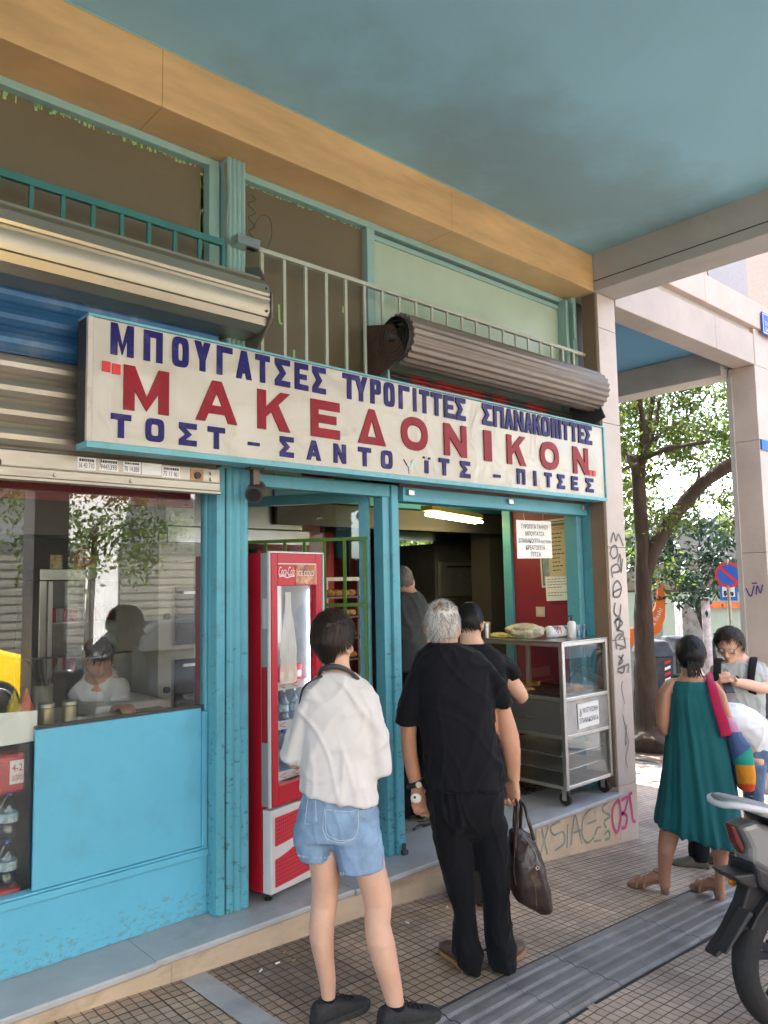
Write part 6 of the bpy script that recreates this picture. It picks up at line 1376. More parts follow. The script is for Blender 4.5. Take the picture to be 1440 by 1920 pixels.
def wheel(a, mname='wheel'):
    bm = NB(); c = bp(a, Rw); rings = []
    for i in range(40):
        q = 2*PI*i/40; rad = BX*math.cos(q) + VZ*math.sin(q); rings.append([c + rad*(Rw - .045 + .045*math.cos(s)) + BY*(.055*math.sin(s)) for s in [k*2*PI/12 for k in range(12)]])
    vr = [[bm.verts.new(p) for p in r] for r in rings]
    for i in range(40):
        for k in range(12): bm.faces.new((vr[i][k], vr[(i+1)%40][k], vr[(i+1)%40][(k+1)%12], vr[i][(k+1)%12]))
    w = part(mname, bm, M['tyre'], T, smooth=True); bm = NB()
    tube(bm, [c + (BX*math.cos(q) + VZ*math.sin(q))*.205 for q in [i*PI/20 for i in range(41)]], .022, 8)
    rimo = part('rim', bm, mat('grey_rim', (.16,.17,.19), .4, .6), w, smooth=True); bm = NB()
    for k in range(5):
        for s in (-.12, .12): q = 2*PI*k/5 + .3 + s; bar(bm, c + (BX*math.cos(2*PI*k/5+.3) + VZ*math.sin(2*PI*k/5+.3))*.03, c + (BX*math.cos(q) + VZ*math.sin(q))*.195, .028, .022, BY)
    cyl(bm, c - BY*.06, c + BY*.06, .045, 16); cyl(bm, c - BY*.05, c - BY*.045, .11, 24); part('spokes', bm, mat('dark_spokes', (.05,.055,.075), .4, .5), w)
wheel(0); wheel(1.28)
def slab(name, pts, th, m, parent=T, b0=0.0, bev=.008):
    """outline in the bike's side plane, given real thickness across the bike"""
    bm = NB(); lo = [bp(a, z, b0 - th) for a, z in pts]; hi = [bp(a, z, b0 + th) for a, z in pts]; ring_loft(bm, [lo, hi]); return part(name, bm, m, parent, bevel=bev)
def S_(u, v, off=0.0):     # sighting on the bike's centre plane -> (a, z)
    d = ray(u, v); k = (BY.dot(Vector((hub.x, hub.y, 0))) + off)/BY.dot(d); q = CAMP + d*k; r = q - Vector((hub.x, hub.y, zg)); return (r.dot(BX), r.z)
slab('tail_panel', [S_(*p) for p in ((1372,1545),(1392,1585),(1392,1612),(1440,1640),(1500,1650),(1560,1650),(1560,1590),(1480,1560),(1440,1548),(1400,1536))], .052, M['bsilver'], T, 0, .02)
slab('tail_under', [S_(*p) for p in ((1388,1608),(1396,1650),(1420,1668),(1520,1690),(1600,1700),(1600,1650),(1440,1637))], .075, M['plas'], T, 0, .015)
slab('tail_light', [S_(*p) for p in ((1363,1542),(1374,1580),(1388,1602),(1391,1586),(1376,1552))], .022, mat('dull_red_lens', (.11,.015,.015), .2, spec=.8), T, 0, .01)
# grab rack
bm = NB(); ol = [(S_(1346,1500), .02), (S_(1352,1497), .055), (S_(1372,1498), .085), (S_(1420,1508), .10), (S_(1500,1530), .11)]
ring_loft(bm, [supering(bp(a[0], a[1]), BY, VZ, w, .012, 16, 3.5) for a, w in ol]); rack = part('tail_rack', bm, mat('grey_rack_plastic', (.20,.205,.21), .35, .3), T, smooth=True)
bm = NB(); e1 = [bp(a[0], a[1] - .012, -w - .006) for a, w in ol]; e2 = [bp(a[0], a[1] - .012, w + .006) for a, w in ol]; tube(bm, smooth_path(e2[::-1] + e1, 4), .013, 10); part('rack_edge', bm, M['bwhite'], rack, smooth=True)
for u, v in ((1355,1500),(1385,1511),(1410,1501)): 
    a = S_(u, v); bm = NB(); cyl(bm, bp(a[0], a[1] + .010), bp(a[0], a[1] + .016), .009, 10); part('bolt', bm, M['black'], rack)
slab('tail_hump', [S_(*p) for p in ((1402,1512),(1420,1508),(1450,1512),(1520,1530),(1520,1545),(1440,1535),(1410,1524))], .06, M['bwhite'], T, 0, .015)
slab('seat', [S_(*p) for p in ((1425,1530),(1440,1518),(1500,1530),(1620,1540),(1700,1555),(1700,1600),(1500,1570),(1440,1548))], .11, M['plas'], T, 0, .02)
# rear fender, plate bracket
slab("fender_stay", [S_(*p) for p in ((1352,1633),(1366,1646),(1386,1656),(1400,1656),(1400,1628))], .06, M["plas"], T)
slab('fender', [S_(*p) for p in ((1396,1650),(1384,1690),(1360,1740),(1331,1784),(1332,1791),(1352,1776),(1384,1740),(1404,1735),(1440,1690),(1440,1660))], .032, M['plas'], T)
slab('plate_bracket', [S_(*p) for p in ((1377,1694),(1330,1772),(1334,1775),(1384,1700))], .030, M['plas'], T, -.05)
bm = NB(); 
pts_o = [(math.cos(q)*(Rw + .025), Rw + math.sin(q)*(Rw + .025)) for q in [PI*.45 + i*PI*.06 for i in range(7)]]; pts_i = [(math.cos(q)*(Rw + .012), Rw + math.sin(q)*(Rw + .012)) for q in [PI*.45 + i*PI*.06 for i in range(7)]]
ring_loft(bm, [[bp(a, z, -.06) for a, z in pts_o + pts_i[::-1]], [bp(a, z, .06) for a, z in pts_o + pts_i[::-1]]]); part('hugger', bm, M['plas'], T)
for sg in (-1, 1):
    a = S_(1432, 1675); bm = NB(); ball(bm, bp(a[0], a[1], sg*.15 - .0), .036, .02, .024, (BX, BY, VZ)); ind = part('turn_indicator', bm, mat('amber_lens', (.75,.25,.01), .25), T, smooth=True); bm = NB(); cyl(bm, bp(a[0], a[1], sg*.05), bp(a[0], a[1], sg*.14), .012, 10); part('indicator_stalk', bm, M['plas'], ind)
bm = NB(); bar(bm, bp(0, Rw, -.10), bp(.50, .33, -.10), .05, .03); bar(bm, bp(0, Rw, .10), bp(.50, .33, .10), .05, .03); part('swing_arm', bm, M['plas'], T, bevel=.005)
bm = NB(); tube(bm, [bp(-.06,.33,-.13), bp(.25,.33,-.14), bp(.45,.28,-.12)], [.05,.055,.04], 16); part('exhaust', bm, mat('steel_exhaust', (.3,.3,.31), .35, .9), T, smooth=True)
bm = NB(); cyl(bm, bp(.05,.36,.09), bp(.16,.66,.09), .035, 14); cyl(bm, bp(.05,.36,-.09), bp(.16,.66,-.09), .035, 14); part('shock_absorber', bm, M['plas'], T)
slab('engine_cover', [(.30,.22),(.72,.20),(.80,.45),(.55,.60),(.30,.58)], .12, M['plas'], T, 0, .03); slab('body_panel', [(.20,.60),(.75,.62),(1.02,.86),(.98,.62),(.86,.30),(.70,.45),(.30,.55)], .10, M['bsilver'], T, 0, .03)
slab('front_cowl', [(1.0,.62),(1.06,1.02),(1.16,.98),(1.22,.72)], .13, M['bsilver'], T, 0, .03); slab('front_fender', [(1.10,.56),(1.30,.60),(1.50,.50),(1.28,.55)], .05, M['plas'], T)
bm = NB()
for sg in (-.09, .09): cyl(bm, bp(1.28, Rw, sg), bp(1.08, .95, sg), .022, 12)
part('fork', bm, M['alu'], T); bm = NB(); tube(bm, smooth_path([bp(.92,1.06,-.34), bp(1.0,1.07,-.2), bp(1.06,1.02,0), bp(1.0,1.07,.2), bp(.92,1.06,.34)], 5), .014, 10); part('handlebar', bm, M['black'], T)
bm = NB(); ball(bm, bp(1.17,.86), .05, .09, .07, (BX, BY, VZ)); part('headlight', bm, M['chrome'], T, smooth=True)
bm = NB(); bar(bm, bp(.52,.25,-.13), bp(.42,.004,-.26), .022); part('side_stand', bm, M['plas'], T)

# scraps and cigarette ends along the foot of the step
M['leaf_dry'] = mat('tan_filter', (.42,.25,.10), .8); rr = random.Random(77)
for i in range(16):
    u = rr.uniform(470, 1130); t = (u-347)/850; p = onground(u, 1821 - 256*t + rr.uniform(4, 46)); p.z = gz(p.x) + .006; a = rr.uniform(0, PI); d = Vector((math.cos(a), math.sin(a), 0)); bm = NB(); cyl(bm, p - d*.012, p + d*.012, .0042, 8)
    tag(part('cigarette_end', bm, M['paper'] if i % 3 else M['leaf_dry']), 'pale cigarette end lying on the paving near the step', 'cigarette end', 'cigarette ends on the paving')
# ---------------- woman in the white T-shirt
F = Fig((2.14, 2.51, -.008)); zg = -.008
W = thing('person', 'person with short dark hair in an oversized white T-shirt and blue denim shorts', 'person', F.b)
bm = NB()
trace(bm, F, [(583,634,1560,.075,.0),(578,637,1607,.080,.0),(584,636,1650,.072,.005),(584.5,634,1680,.062,.0),(583,632,1700,.056,-.005),(579.5,627.5,1735,.058,-.022),(580,626,1760,.058,-.026),(588,626,1793,.052,-.018),(598,630,1835,.042,-.002),(604,629,1876,.038,.0),(606,630,1900,.036,.0)], 2.0)
trace(bm, F, [(650,712,1570,.085,-.02),(660,724,1628,.082,-.02),(676,733,1668,.068,-.02),(683,735,1697,.058,-.025),(683,732,1732,.056,-.04),(687,741,1768,.060,-.06),(698,747,1805,.055,-.062),(711,753,1842,.043,-.05),(725,759,1884,.038,-.045),(728,759,1908,.036,-.045)], 2.0)
trace(bm, F, [(570,706,1565,.10,0),(578,700,1510,.115,0),(585,688,1440,.10,0),(584,688,1350,.105,0),(592,682,1290,.08,0),(610,660,1262,.055,0),(609,655,1245,.05,.01),(609,655,1215,.05,.015)])
A = head_axes(.42, -.10); hc = F.p(624, 1206, .01) ; Th = head(bm, hc, A, 1.0)
for sx, sh, el, wr in ((-1,(592,1310),(552,1425),(588,1398)),(1,(682,1315),(708,1436),(680,1405))):
    p0 = F.p(*sh, 0); p1 = F.p(*el, .0); p2 = F.p(*wr, .24); limb(bm, [p0, (p0+p1)/2, p1, (p1+p2)/2, p2], [.040,.040,.036,.034,.024])
    hand(bm, p2, (p2-p1), Vector((0,0,-1)), -HR*sx, .92, .8)
part('body', fuse(bm, .0062, 5), M['skin_fair'], W, smooth=True)
bm = NB()
trace(bm, F, [(602,664,1262,.065,.0),(590,676,1270,.080,0),(572,700,1290,.105,0),(567,703,1330,.125,0),(566,702,1390,.135,0),(565,704,1440,.142,0),(563,708,1475,.15,0,1490),(563,711,1479,.152,0,1505)], 2.6, 28)
trace(bm, F, [(572,610,1285,.075,0,1280),(557,592,1320,.085,0),(546,580,1360,.085,.01),(534,572,1400,.082,.02),(527,567,1416,.08,.03,1428)], 2.4)
trace(bm, F, [(665,700,1280,.08,0,1290),(680,713,1325,.088,0),(685,722,1370,.086,.005),(688,732,1415,.084,.012),(688,737,1452,.082,.02,1443)], 2.4)
b = fuse(bm, .0085, 7); folds(b, .012, 7.5, 2.2, 1.0, .7, .12); part('t_shirt', b, M['tee_white'], W, smooth=True)
bm = NB()
trace(bm, F, [(568,700,1476,.118,0),(562,705,1510,.128,0),(554,712,1545,.138,-.005),(556,713,1566,.138,-.005)], 2.5, 28)
trace(bm, F, [(553,632,1545,.118,.01),(551,630,1575,.118,.005),(556,626,1596,.112,.0),(560,624,1605,.108,.0)], 2.3)
trace(bm, F, [(620,712,1545,.125,-.01),(623,715,1575,.125,-.01),(630,719,1606,.120,-.015),(637,722,1636,.114,-.02,1624)], 2.3)
b = fuse(bm, .0072, 5); folds(b, .007, 11, 5, 2.0, .4, .2)
sh = part('denim_shorts', b, M['denim'], W, smooth=True)
def stitch(uvs, dd=-.14, w=.0035, m='thread', name='stitching', k=1.0):
    """a seam lying on the shorts: points pushed onto the surface"""
    bm = NB(); q = []
    for uv in smooth_path([Vector((a[0], a[1], 0)) for a in uvs], 4):
        o = F.p(uv.x, uv.y, -.5) ; d = ray(uv.x, uv.y).normalized()
        ok, loc, nn, _ = sh.ray_cast(o - sh.parent.location, d)
        if ok: q.append(loc + sh.parent.location + nn*.0012)
    if len(q) > 1: tube(bm, q, w*.5, 5); part(name, bm, M[m], sh)
bpy.context.view_layer.update()
stitch([(609,1515),(606,1545),(607,1560),(622,1590)]); stitch([(612,1518),(652,1522),(671,1517)]); stitch([(610,1518),(612,1560),(625,1572),(642,1576),(668,1566),(672,1518)])
stitch([(592,1497),(593,1540)]); stitch([(578,1492),(572,1543)]); stitch([(570,1545),(579,1545)]); stitch([(611,1571),(624,1577),(642,1580),(668,1571)])
bm = NB(); rr = random.Random(4)       # frayed hems
for (ua, ub, va, vb, n_) in ((558,624,1604,1606,60),(637,722,1637,1626,80)):
    for i in range(n_):
        t = rr.random(); u = ua + (ub-ua)*t; v = va + (vb-va)*t + 4*math.sin(PI*t); dd = rr.uniform(-.125, -.085)
        p = F.p(u, v - 2, dd); ribbon(bm, [p, p + Vector((rr.uniform(-.004,.004), 0, -rr.uniform(.004, .012)))], .0018, -HF)
part('frayed_hem', bm, M['thread'], sh)
def hw(d):      # dark cropped hair, full on top, cut close into the nape
    g = .010 + .026*max(0, d.z)**1.5 + .014*max(0, -d.y)*max(0, min(1, d.z + .45))
    if d.z < -.1: g *= max(.12, 1 - (-d.z-.1)*2.3)
    return g + .012*max(0, d.y)*max(0, d.z)
def hwc(d):
    if d.z > .36: return True
    if d.y < .22 and d.z > .12: return True
    if d.y < -.05 and d.z > -.12: return abs(d.x) < .93 or d.z > .04
    return d.y < -.2 and d.z > -.68 and abs(d.x) < .80 + (d.z + .12)*.75
hair('hair', hc, A, 1.0, M['hair_dark'], W, hw, hwc, 3, 5200, .042, lambda d: Vector((-.30 + .2*d.x, .2 if d.z > .5 else -.1, -.9 if d.z < .55 else -.15)), .010, .0016)
bm = NB(); pts = [F.p(u, v, dd) for u, v, dd in ((602,1268,.06),(598,1262,-.02),(607,1253,-.062),(628,1250,-.075),(650,1256,-.070),(668,1270,-.045),(676,1283,.03))]
P_ = smooth_path(pts, 5); R_ = []
for i, p in enumerate(P_):
    t = (P_[min(i+1,len(P_)-1)]-P_[max(i-1,0)]).normalized(); nrm = (p - F.p(632,1262,0)); nrm.z = 0; nrm.normalize(); R_.append(supering(p, VZ, nrm, .010 + .006*(t.dot(HR) if 0 else .3), .007, 12))
ring_loft(bm, R_); part('headphones', bm, mat('headphone_grey', (.035,.035,.038), .45), W, smooth=True)
bm = NB(); P_ = smooth_path([F.p(u, v, dd) for u, v, dd in ((604,1268,-.06),(584,1276,-.085),(568,1292,-.075),(562,1318,-.05),(560,1345,-.02),(563,1400,.10))], 5); tube(bm, P_, .0045, 6); part('bag_strap', bm, M['black'], W)
M['shoe_black'] = mat('black_trainer_fabric', (.022,.022,.024), .7, var=.3, vscale=40, bump=.4, bscale=250)
for (an, d, lg) in ((F.p(617.5,1895,.0), HR*.78 + HF*.62, [(603,630,1868,.041,.0),(603,631,1885,.041,.0),(604,631,1902,.040,.0)]), (F.p(743.5,1908,-.045), HR*.84 + HF*.40, [(723,761,1880,.042,-.045),(724,761,1895,.042,-.045),(726,761,1912,.040,-.045)])):
    d = d.normalized(); a = Vector((an.x, an.y, 0)) - d*.075; a.z = gz(a.x); e_ = a + d*.265
    bm = NB(); shoe(bm, a, e_, .052, .088); b = fuse(bm, .006, 2); folds(b, .002, 30, 30, 1); s_ = part('shoe', b, M['shoe_black'], W, smooth=True)
    bm = NB(); sole(bm, a, e_, .055, .026); part('shoe_sole', bm, mat('black_rubber_sole', (.03,.03,.031), .8), s_, bevel=.005)
    bm = NB(); trace(bm, F, lg, 2.0, 16); part('sock', bm, M['black_cotton'], W, smooth=True)
    bm = NB(); sd_ = d.cross(VZ)
    for k in range(5): q = a + d*(.10 + .022*k) + VZ*(.098 - .011*k); tube(bm, smooth_path([q - sd_*.022 - VZ*.008, q + VZ*.004, q + sd_*.022 - VZ*.008], 4), .0032, 6)
    q = a + d*.095 + VZ*.103; tube(bm, smooth_path([q, q + sd_*.03 + VZ*.02, q + sd_*.04 - VZ*.005, q], 5), .0022, 5); tube(bm, smooth_path([q, q - sd_*.03 + VZ*.018 + d*.02, q - sd_*.035, q], 5), .0022, 5); part('laces', bm, M['black'], s_)

# ---------------- man in the black polo shirt
F = Fig((2.855, 2.50, -.037))
P = thing('person', 'grey haired man in a black polo shirt and loose black trousers seen from behind', 'person', F.b)
bm = NB()
trace(bm, F, [(812,932,1540,.10,0),(803,940,1480,.12,0),(800,935,1400,.125,0),(795,925,1300,.125,0),(800,915,1250,.10,0),(812,880,1222,.075,.0),(810,858,1207,.060,.005),(809,859,1190,.056,.01),(812,856,1170,.054,.015)])
trace(bm, F, [(822,880,1560,.08,0),(838,882,1630,.065,0),(852,884,1700,.055,0),(858,890,1780,.045,0),(868,896,1805,.04,0)], 2.0); trace(bm, F, [(898,944,1560,.08,0),(906,943,1630,.065,0),(914,946,1700,.055,0),(925,955,1780,.045,0),(930,958,1805,.04,0)], 2.0)
A = head_axes(.10, -.06); hc = F.p(829, 1175, .012); Th = head(bm, hc, A, 1.06)
ca = trace(bm, F, [(765,800,1290,.055,0),(754,786,1330,.05,0),(751,782,1360,.046,0),(751,781,1385,.043,0),(754,783,1415,.042,.008),(761,789,1448,.034,.018),(767,792,1468,.027,.022),(769,792,1474,.026,.024)], 2.0)
cb = trace(bm, F, [(912,942,1280,.055,0),(926,955,1320,.05,0),(932,968,1360,.048,0),(936,974,1385,.046,0),(941,976,1407,.044,.006),(946,976,1432,.036,.014),(951,975,1454,.027,.02),(952,976,1460,.026,.022)], 2.0)
hand(bm, F.p(781,1476,.026), Vector((0,0,-1))*.95 + HR*.15 + HF*.1, -HF*.9 + HR*.3, HR*.9 - HF*.4, 1.0, .75)
hand(bm, F.p(963,1463,.024), Vector((0,0,-1)) - HR*.05, -HR*.75 - HF*.55, -HR*.5 + HF*.9, 1.02, 1.35)
part('body', fuse(bm, .0060, 4), M['skin_tan'], P, smooth=True)
bm = NB()
trace(bm, F, [(806,862,1206,.066,.0),(800,880,1213,.085,0),(782,905,1225,.105,0),(771,920,1245,.125,0),(775,925,1290,.145,0),(782,928,1340,.15,0),(790,934,1395,.15,-.005),(796,942,1440,.152,-.005),(798,945,1472,.15,-.005)], 2.6, 28)
trace(bm, F, [(778,815,1236,.08,0,1230),(758,800,1275,.085,0),(745,790,1320,.082,0),(738,784,1356,.078,0,1361)], 2.3)
trace(bm, F, [(880,918,1228,.08,0,1240),(908,938,1262,.085,0,1262),(920,952,1295,.08,0,1290),(927,961,1325,.075,0,1320)], 2.3)
b = fuse(bm, .0085, 6); folds(b, .016, 7, 2.4, 4.0, -.6, .12); part('polo_shirt', b, M['black_cotton'], P, smooth=True)
bm = NB(); cc = F.p(835, 1209, 0)
R_ = [supering(cc + VZ*dz, HR, HF, hw_, hd_, 24, 2.1) for dz, hw_, hd_ in ((-.022,.088,.086),(-.004,.082,.078),(.014,.070,.068),(.012,.064,.062),(-.010,.066,.064))]; ring_loft(bm, R_, cap=False); part('collar', bm, M['black_cotton'], P, smooth=True)
bm = NB()
trace(bm, F, [(800,946,1462,.132,0),(802,946,1500,.14,0),(806,947,1530,.135,0),(816,944,1552,.115,0),(840,930,1568,.07,0)], 2.5, 28)
trace(bm, F, [(806,888,1535,.115,0),(812,888,1580,.105,0),(825,890,1629,.095,0),(839,892,1676,.088,0),(850,894,1715,.084,-.005),(846,897,1755,.088,-.01),(848,906,1785,.09,-.01),(858,904,1806,.088,-.012),(868,902,1819,.082,-.014)], 2.3)
trace(bm, F, [(882,952,1535,.115,0),(890,953,1580,.105,0),(896,951,1629,.095,0),(903,953,1676,.088,0),(906,956,1723,.084,-.005),(909,961,1759,.088,-.01),(912,965,1790,.09,-.01),(919,964,1814,.085,-.012)], 2.3)
b = fuse(bm, .0085, 5); folds(b, .014, 8, 3.4, 6.0, .5, .15); part('trousers', b, M['black_trouser'], P, smooth=True)
def hm(d): 
    g = .007 + .010*max(0, d.z)*(1 if d.y > -.1 else .6)
    if d.z < -.15: g = .006
    return g*(0.35 if (d.z > .45 and -.75 < d.y < -.05 and abs(d.x + .1) < .42) else 1)
hair('hair', hc, A, 1.06, M['hair_grey'], P, hm, lambda d: ((d.z > .30 or (d.y < .35 and d.z > .1) or (d.y < -.05 and d.z > -.50 and not (abs(d.x) > .88 and d.z < 0))) and not (d.dot(Vector((-.10,-.62,.78))) + .045*noise.noise(d*9) + .05*noise.noise(d*34) > .972)), 8, 3200, .022, lambda d: Vector((d.x*.6, -.2, -.5 if d.z < .55 else .6)), .011, .0016)
M['leather_brown'] = mat('brown_shoe_leather', (.10,.06,.045), .5, var=.2, vscale=10)
for (u, v, d) in ((885,1824,(-HR*.42 + HF*.9)),(935,1822,(HR*.52 + HF*.86))):
    a = onground(u, v); a.z = gz(a.x); d = d.normalized(); e_ = a + d*.27
    bm = NB(); shoe(bm, a + VZ*.012, e_ + VZ*.012, .047, .075); s_ = part('shoe', fuse(bm, .007, 2), M['leather_brown'], P, smooth=True)
    bm = NB(); sole(bm, a, e_, .051, .022); part('shoe_sole', bm, mat('gum_sole', (.30,.16,.08), .7), s_, bevel=.004)
bm = NB(); c = F.p(779.5, 1467, .022); 
for k in range(2): tube(bm, [c + (HR*math.cos(a)*.033 + HF*math.sin(a)*.032 + VZ*(.012*math.cos(a) - .006*k)) for a in [i*PI/10 for i in range(21)]], .010, 8)
wt = part('watch_strap', bm, M['black'], P, smooth=True)
bm = NB(); q = c - HF*.040 + HR*.012; cyl(bm, q, q - HF*.008, .014, 14); part('watch_case', bm, M['alu'], wt)
c = F.p(780, 1497, -.005); T = thing('earbud_case', 'small white rounded case held in the left hand of the man in black', 'case', c)
bm = NB(); ball(bm, c, .026, .012, .023, (HR, HF, VZ)); part('case_body', bm, M['white'], T, smooth=True); bm = NB(); q = c - HF*.0115 - HR*.006 + VZ*.008; cyl(bm, q + HF*.003, q - HF*.003, .006, 10); part('case_button', bm, M['black'], T)
# ---------------- brown leather bag in his right hand
Bc = F.p(985, 1630, .05); T = thing('leather_bag', 'dark brown leather bag with twin handles held by the man in black', 'bag', F.p(992, 1700, .05))
M['leather'] = mat('dark_brown_leather', (.030,.017,.014), .36, var=.35, vscale=9, bump=.35, bscale=35, spec=.6)
bm = NB(); trace(bm, F, [(958,972,1556,.02,.04),(955,998,1566,.09,.05,1572),(952,1014,1600,.14,.055,1603),(952,1023,1640,.155,.06,1642),(957,1031,1672,.15,.065),(985,1033,1690,.135,.065,1692),(1002,1030,1700,.11,.065,1698)], 2.8, 26)
b = fuse(bm, .008, 4); folds(b, .007, 10, 5, 9.0, .6, .3); bag = part('bag_body', b, M['leather'], T, smooth=True)
for dd, pts in ((-.06, [(966,1592),(968,1548),(971,1512),(974,1500),(982,1508),(990,1535),(998,1563),(1001,1575)]),(.12, [(965,1575),(964,1540),(966,1512),(970,1500),(976,1508),(976,1540),(974,1570)])):
    q = [F.p(u, v, dd if i not in (3, 4) else dd*.3) for i, (u, v) in enumerate(pts)]; q[3] = F.p(967, 1499, .0 + .02*(dd > 0)); bm = NB(); tube(bm, smooth_path(q, 5), .0085, 10); part('bag_handle', bm, M['leather'], T, smooth=True)
bpy.context.view_layer.update()
def onbag(name, uvs, r, m):
    bm = NB(); q = []
    for uv in smooth_path([Vector((a[0], a[1], 0)) for a in uvs], 5):
        o = F.p(uv.x, uv.y, -.6); ok, loc, nn, _ = bag.ray_cast(o - bag.parent.location, ray(uv.x, uv.y).normalized())
        if ok: q.append(loc + bag.parent.location + nn*.001)
    if len(q) > 1: tube(bm, q, r, 6); part(name, bm, m, bag)
onbag('zip', [(982,1572),(998,1590),(1010,1620),(1012,1628)], .003, mat('zip_brass', (.20,.14,.09), .4, .8)); onbag('seam', [(966,1590),(964,1630),(968,1660)], .0022, mat('seam_leather', (.07,.04,.035), .5)); onbag('seam', [(1003,1660),(1005,1680),(1006,1698)], .003, M['leather_brown']); onbag('seam', [(1018,1650),(1024,1675),(1029,1690)], .003, M['leather_brown'])
onbag('zip_pull', [(1006,1623),(1011,1628),(1006,1631),(1005,1626)], .0022, M['alu'])

# ---------------- dark haired man in front of him
F = Fig((3.44, 3.06, -.08))
P = thing('person', 'dark haired man in a black T-shirt standing close to the cart with his arm bent', 'person', F.b)
bm = NB()
trace(bm, F, [(850,935,1520,.11,0),(848,936,1440,.12,0),(846,938,1340,.125,0),(850,940,1260,.11,0),(860,912,1215,.07,0),(862,902,1195,.056,.005),(862,901,1172,.052,.01)])
trace(bm, F, [(852,892,1520,.08,0),(860,894,1600,.065,0),(866,894,1680,.05,0),(868,896,1712,.045,0)], 2.0); trace(bm, F, [(900,938,1520,.08,0),(902,936,1600,.065,0),(904,934,1680,.05,0),(904,932,1708,.045,0)], 2.0)
A = head_axes(.25, -.28); hc = F.p(881, 1168, .02); head(bm, hc, A, 1.0)
p0, p1, p2 = F.p(936,1252,0), F.p(977,1305,.06), F.p(940,1300,.28); limb(bm, [p0, (p0*.45+p1*.55), p1, (p1*.6+p2*.4), p2], [.06,.054,.044,.042,.030]); hand(bm, p2, p2-p1, Vector((0,0,-1)), HF, 1, .8)
p0, p1, p2 = F.p(850,1245,0), F.p(842,1320,.05), F.p(875,1310,.28); limb(bm, [p0, (p0+p1)/2, p1, (p1+p2)/2, p2], [.06,.052,.044,.04,.030]); hand(bm, p2, p2-p1, Vector((0,0,-1)), HF, 1, .8)
part('body', fuse(bm, .0075, 4), M['skin_fair'], P, smooth=True)
bm = NB(); trace(bm, F, [(858,915,1206,.075,0),(848,938,1222,.10,0),(838,950,1245,.125,0),(838,952,1300,.145,0),(842,948,1400,.145,0),(842,946,1475,.145,0)], 2.5, 26)
trace(bm, F, [(920,958,1225,.08,0,1240),(938,970,1250,.08,.01,1245),(951,979,1277,.068,.025,1263)], 2.3); trace(bm, F, [(835,868,1235,.08,0),(826,862,1265,.078,0),(824,858,1290,.07,.02)], 2.3)
b = fuse(bm, .0095, 6); folds(b, .010, 7, 2.4, 12.0, .6, .2); part('t_shirt', b, M['black_cotton'], P, smooth=True)
bm = NB(); trace(bm, F, [(842,944,1465,.135,0),(845,944,1530,.13,0)], 2.5, 24); trace(bm, F, [(846,896,1515,.11,0),(855,896,1600,.09,0),(860,898,1690,.08,0)], 2.3); trace(bm, F, [(893,944,1515,.11,0),(896,941,1600,.09,0),(898,939,1688,.08,0)], 2.3)
b = fuse(bm, .0095, 5); folds(b, .008, 9, 3, 14.0); part('trousers', b, cloth('charcoal_trouser', (.035,.033,.030)), P, smooth=True)
hair('hair', hc, A, 1.0, M['hair_black'], P, lambda d: .005 + .012*max(0, d.z), lambda d: (d.z > .32 or (d.y < .35 and d.z > .1) or (d.y < -.05 and d.z > -.45 and not (abs(d.x) > .88 and d.z < 0))), 5, 1600, .03, lambda d: Vector((.2, .3, -.4)), .005)
for u in (876, 918):
    a = F.p(u, 1700, -.03); a.z = gz(a.x); d = (HF + HR*(.2 if u > 890 else -.2)).normalized(); bm = NB(); shoe(bm, a, a + d*.27, .046, .085); s_ = part('shoe', fuse(bm, .008, 2), M['shoe_black'], P, smooth=True)
    bm = NB(); sole(bm, a, a + d*.27, .05, .022); part('shoe_sole', bm, M['dark'], s_)

# ---------------- man in the grey T-shirt inside the doorway
F = Fig((3.86, 3.98, .126))
P = thing('person', 'balding man in a dark grey T-shirt standing just inside the doorway', 'person', F.b)
bm = NB(); trace(bm, F, [(738,806,1330,.11,0),(734,808,1250,.12,0),(730,806,1180,.125,0),(738,798,1130,.10,0),(748,786,1112,.066,0),(748,775,1100,.055,.005),(746,774,1088,.052,.01)])
trace(bm, F, [(740,772,1320,.085,0),(744,770,1400,.065,0),(746,768,1470,.055,0),(748,766,1520,.04,0)], 2.0); trace(bm, F, [(776,806,1320,.085,0),(778,803,1400,.065,0),(780,800,1470,.055,0),(782,800,1520,.04,0)], 2.0)
A = head_axes(-.1, -.12); hc = F.p(755, 1090, .01); head(bm, hc, A, 1.0)
for sg, a_, b_, c_ in ((1,(798,1135),(806,1205),(800,1215)),(-1,(736,1135),(728,1200),(740,1215))):
    p0, p1, p2 = F.p(*a_, 0), F.p(*b_, .03), F.p(*c_, .24); limb(bm, [p0, (p0+p1)/2, p1, (p1+p2)/2, p2], [.056,.05,.042,.04,.03]); hand(bm, p2, p2-p1, Vector((0,0,-1)), -HR*sg, 1, .8)
part('body', fuse(bm, .008, 4), M['skin_tan'], P, smooth=True)
bm = NB(); trace(bm, F, [(744,784,1109,.07,0),(736,795,1118,.10,0),(728,802,1135,.125,0),(728,803,1180,.145,0),(732,806,1225,.148,0),(733,807,1258,.148,0)], 2.5, 26); trace(bm, F, [(782,806,1126,.075,0,1136),(790,812,1155,.078,.005),(793,813,1176,.07,.015)], 2.3); trace(bm, F, [(730,750,1130,.075,0),(722,746,1155,.078,.005),(720,743,1180,.07,.015)], 2.3)
b = fuse(bm, .010, 6); folds(b, .010, 7, 2.4, 20.0, .6, .2); part('t_shirt', b, M['grey_tee'], P, smooth=True)
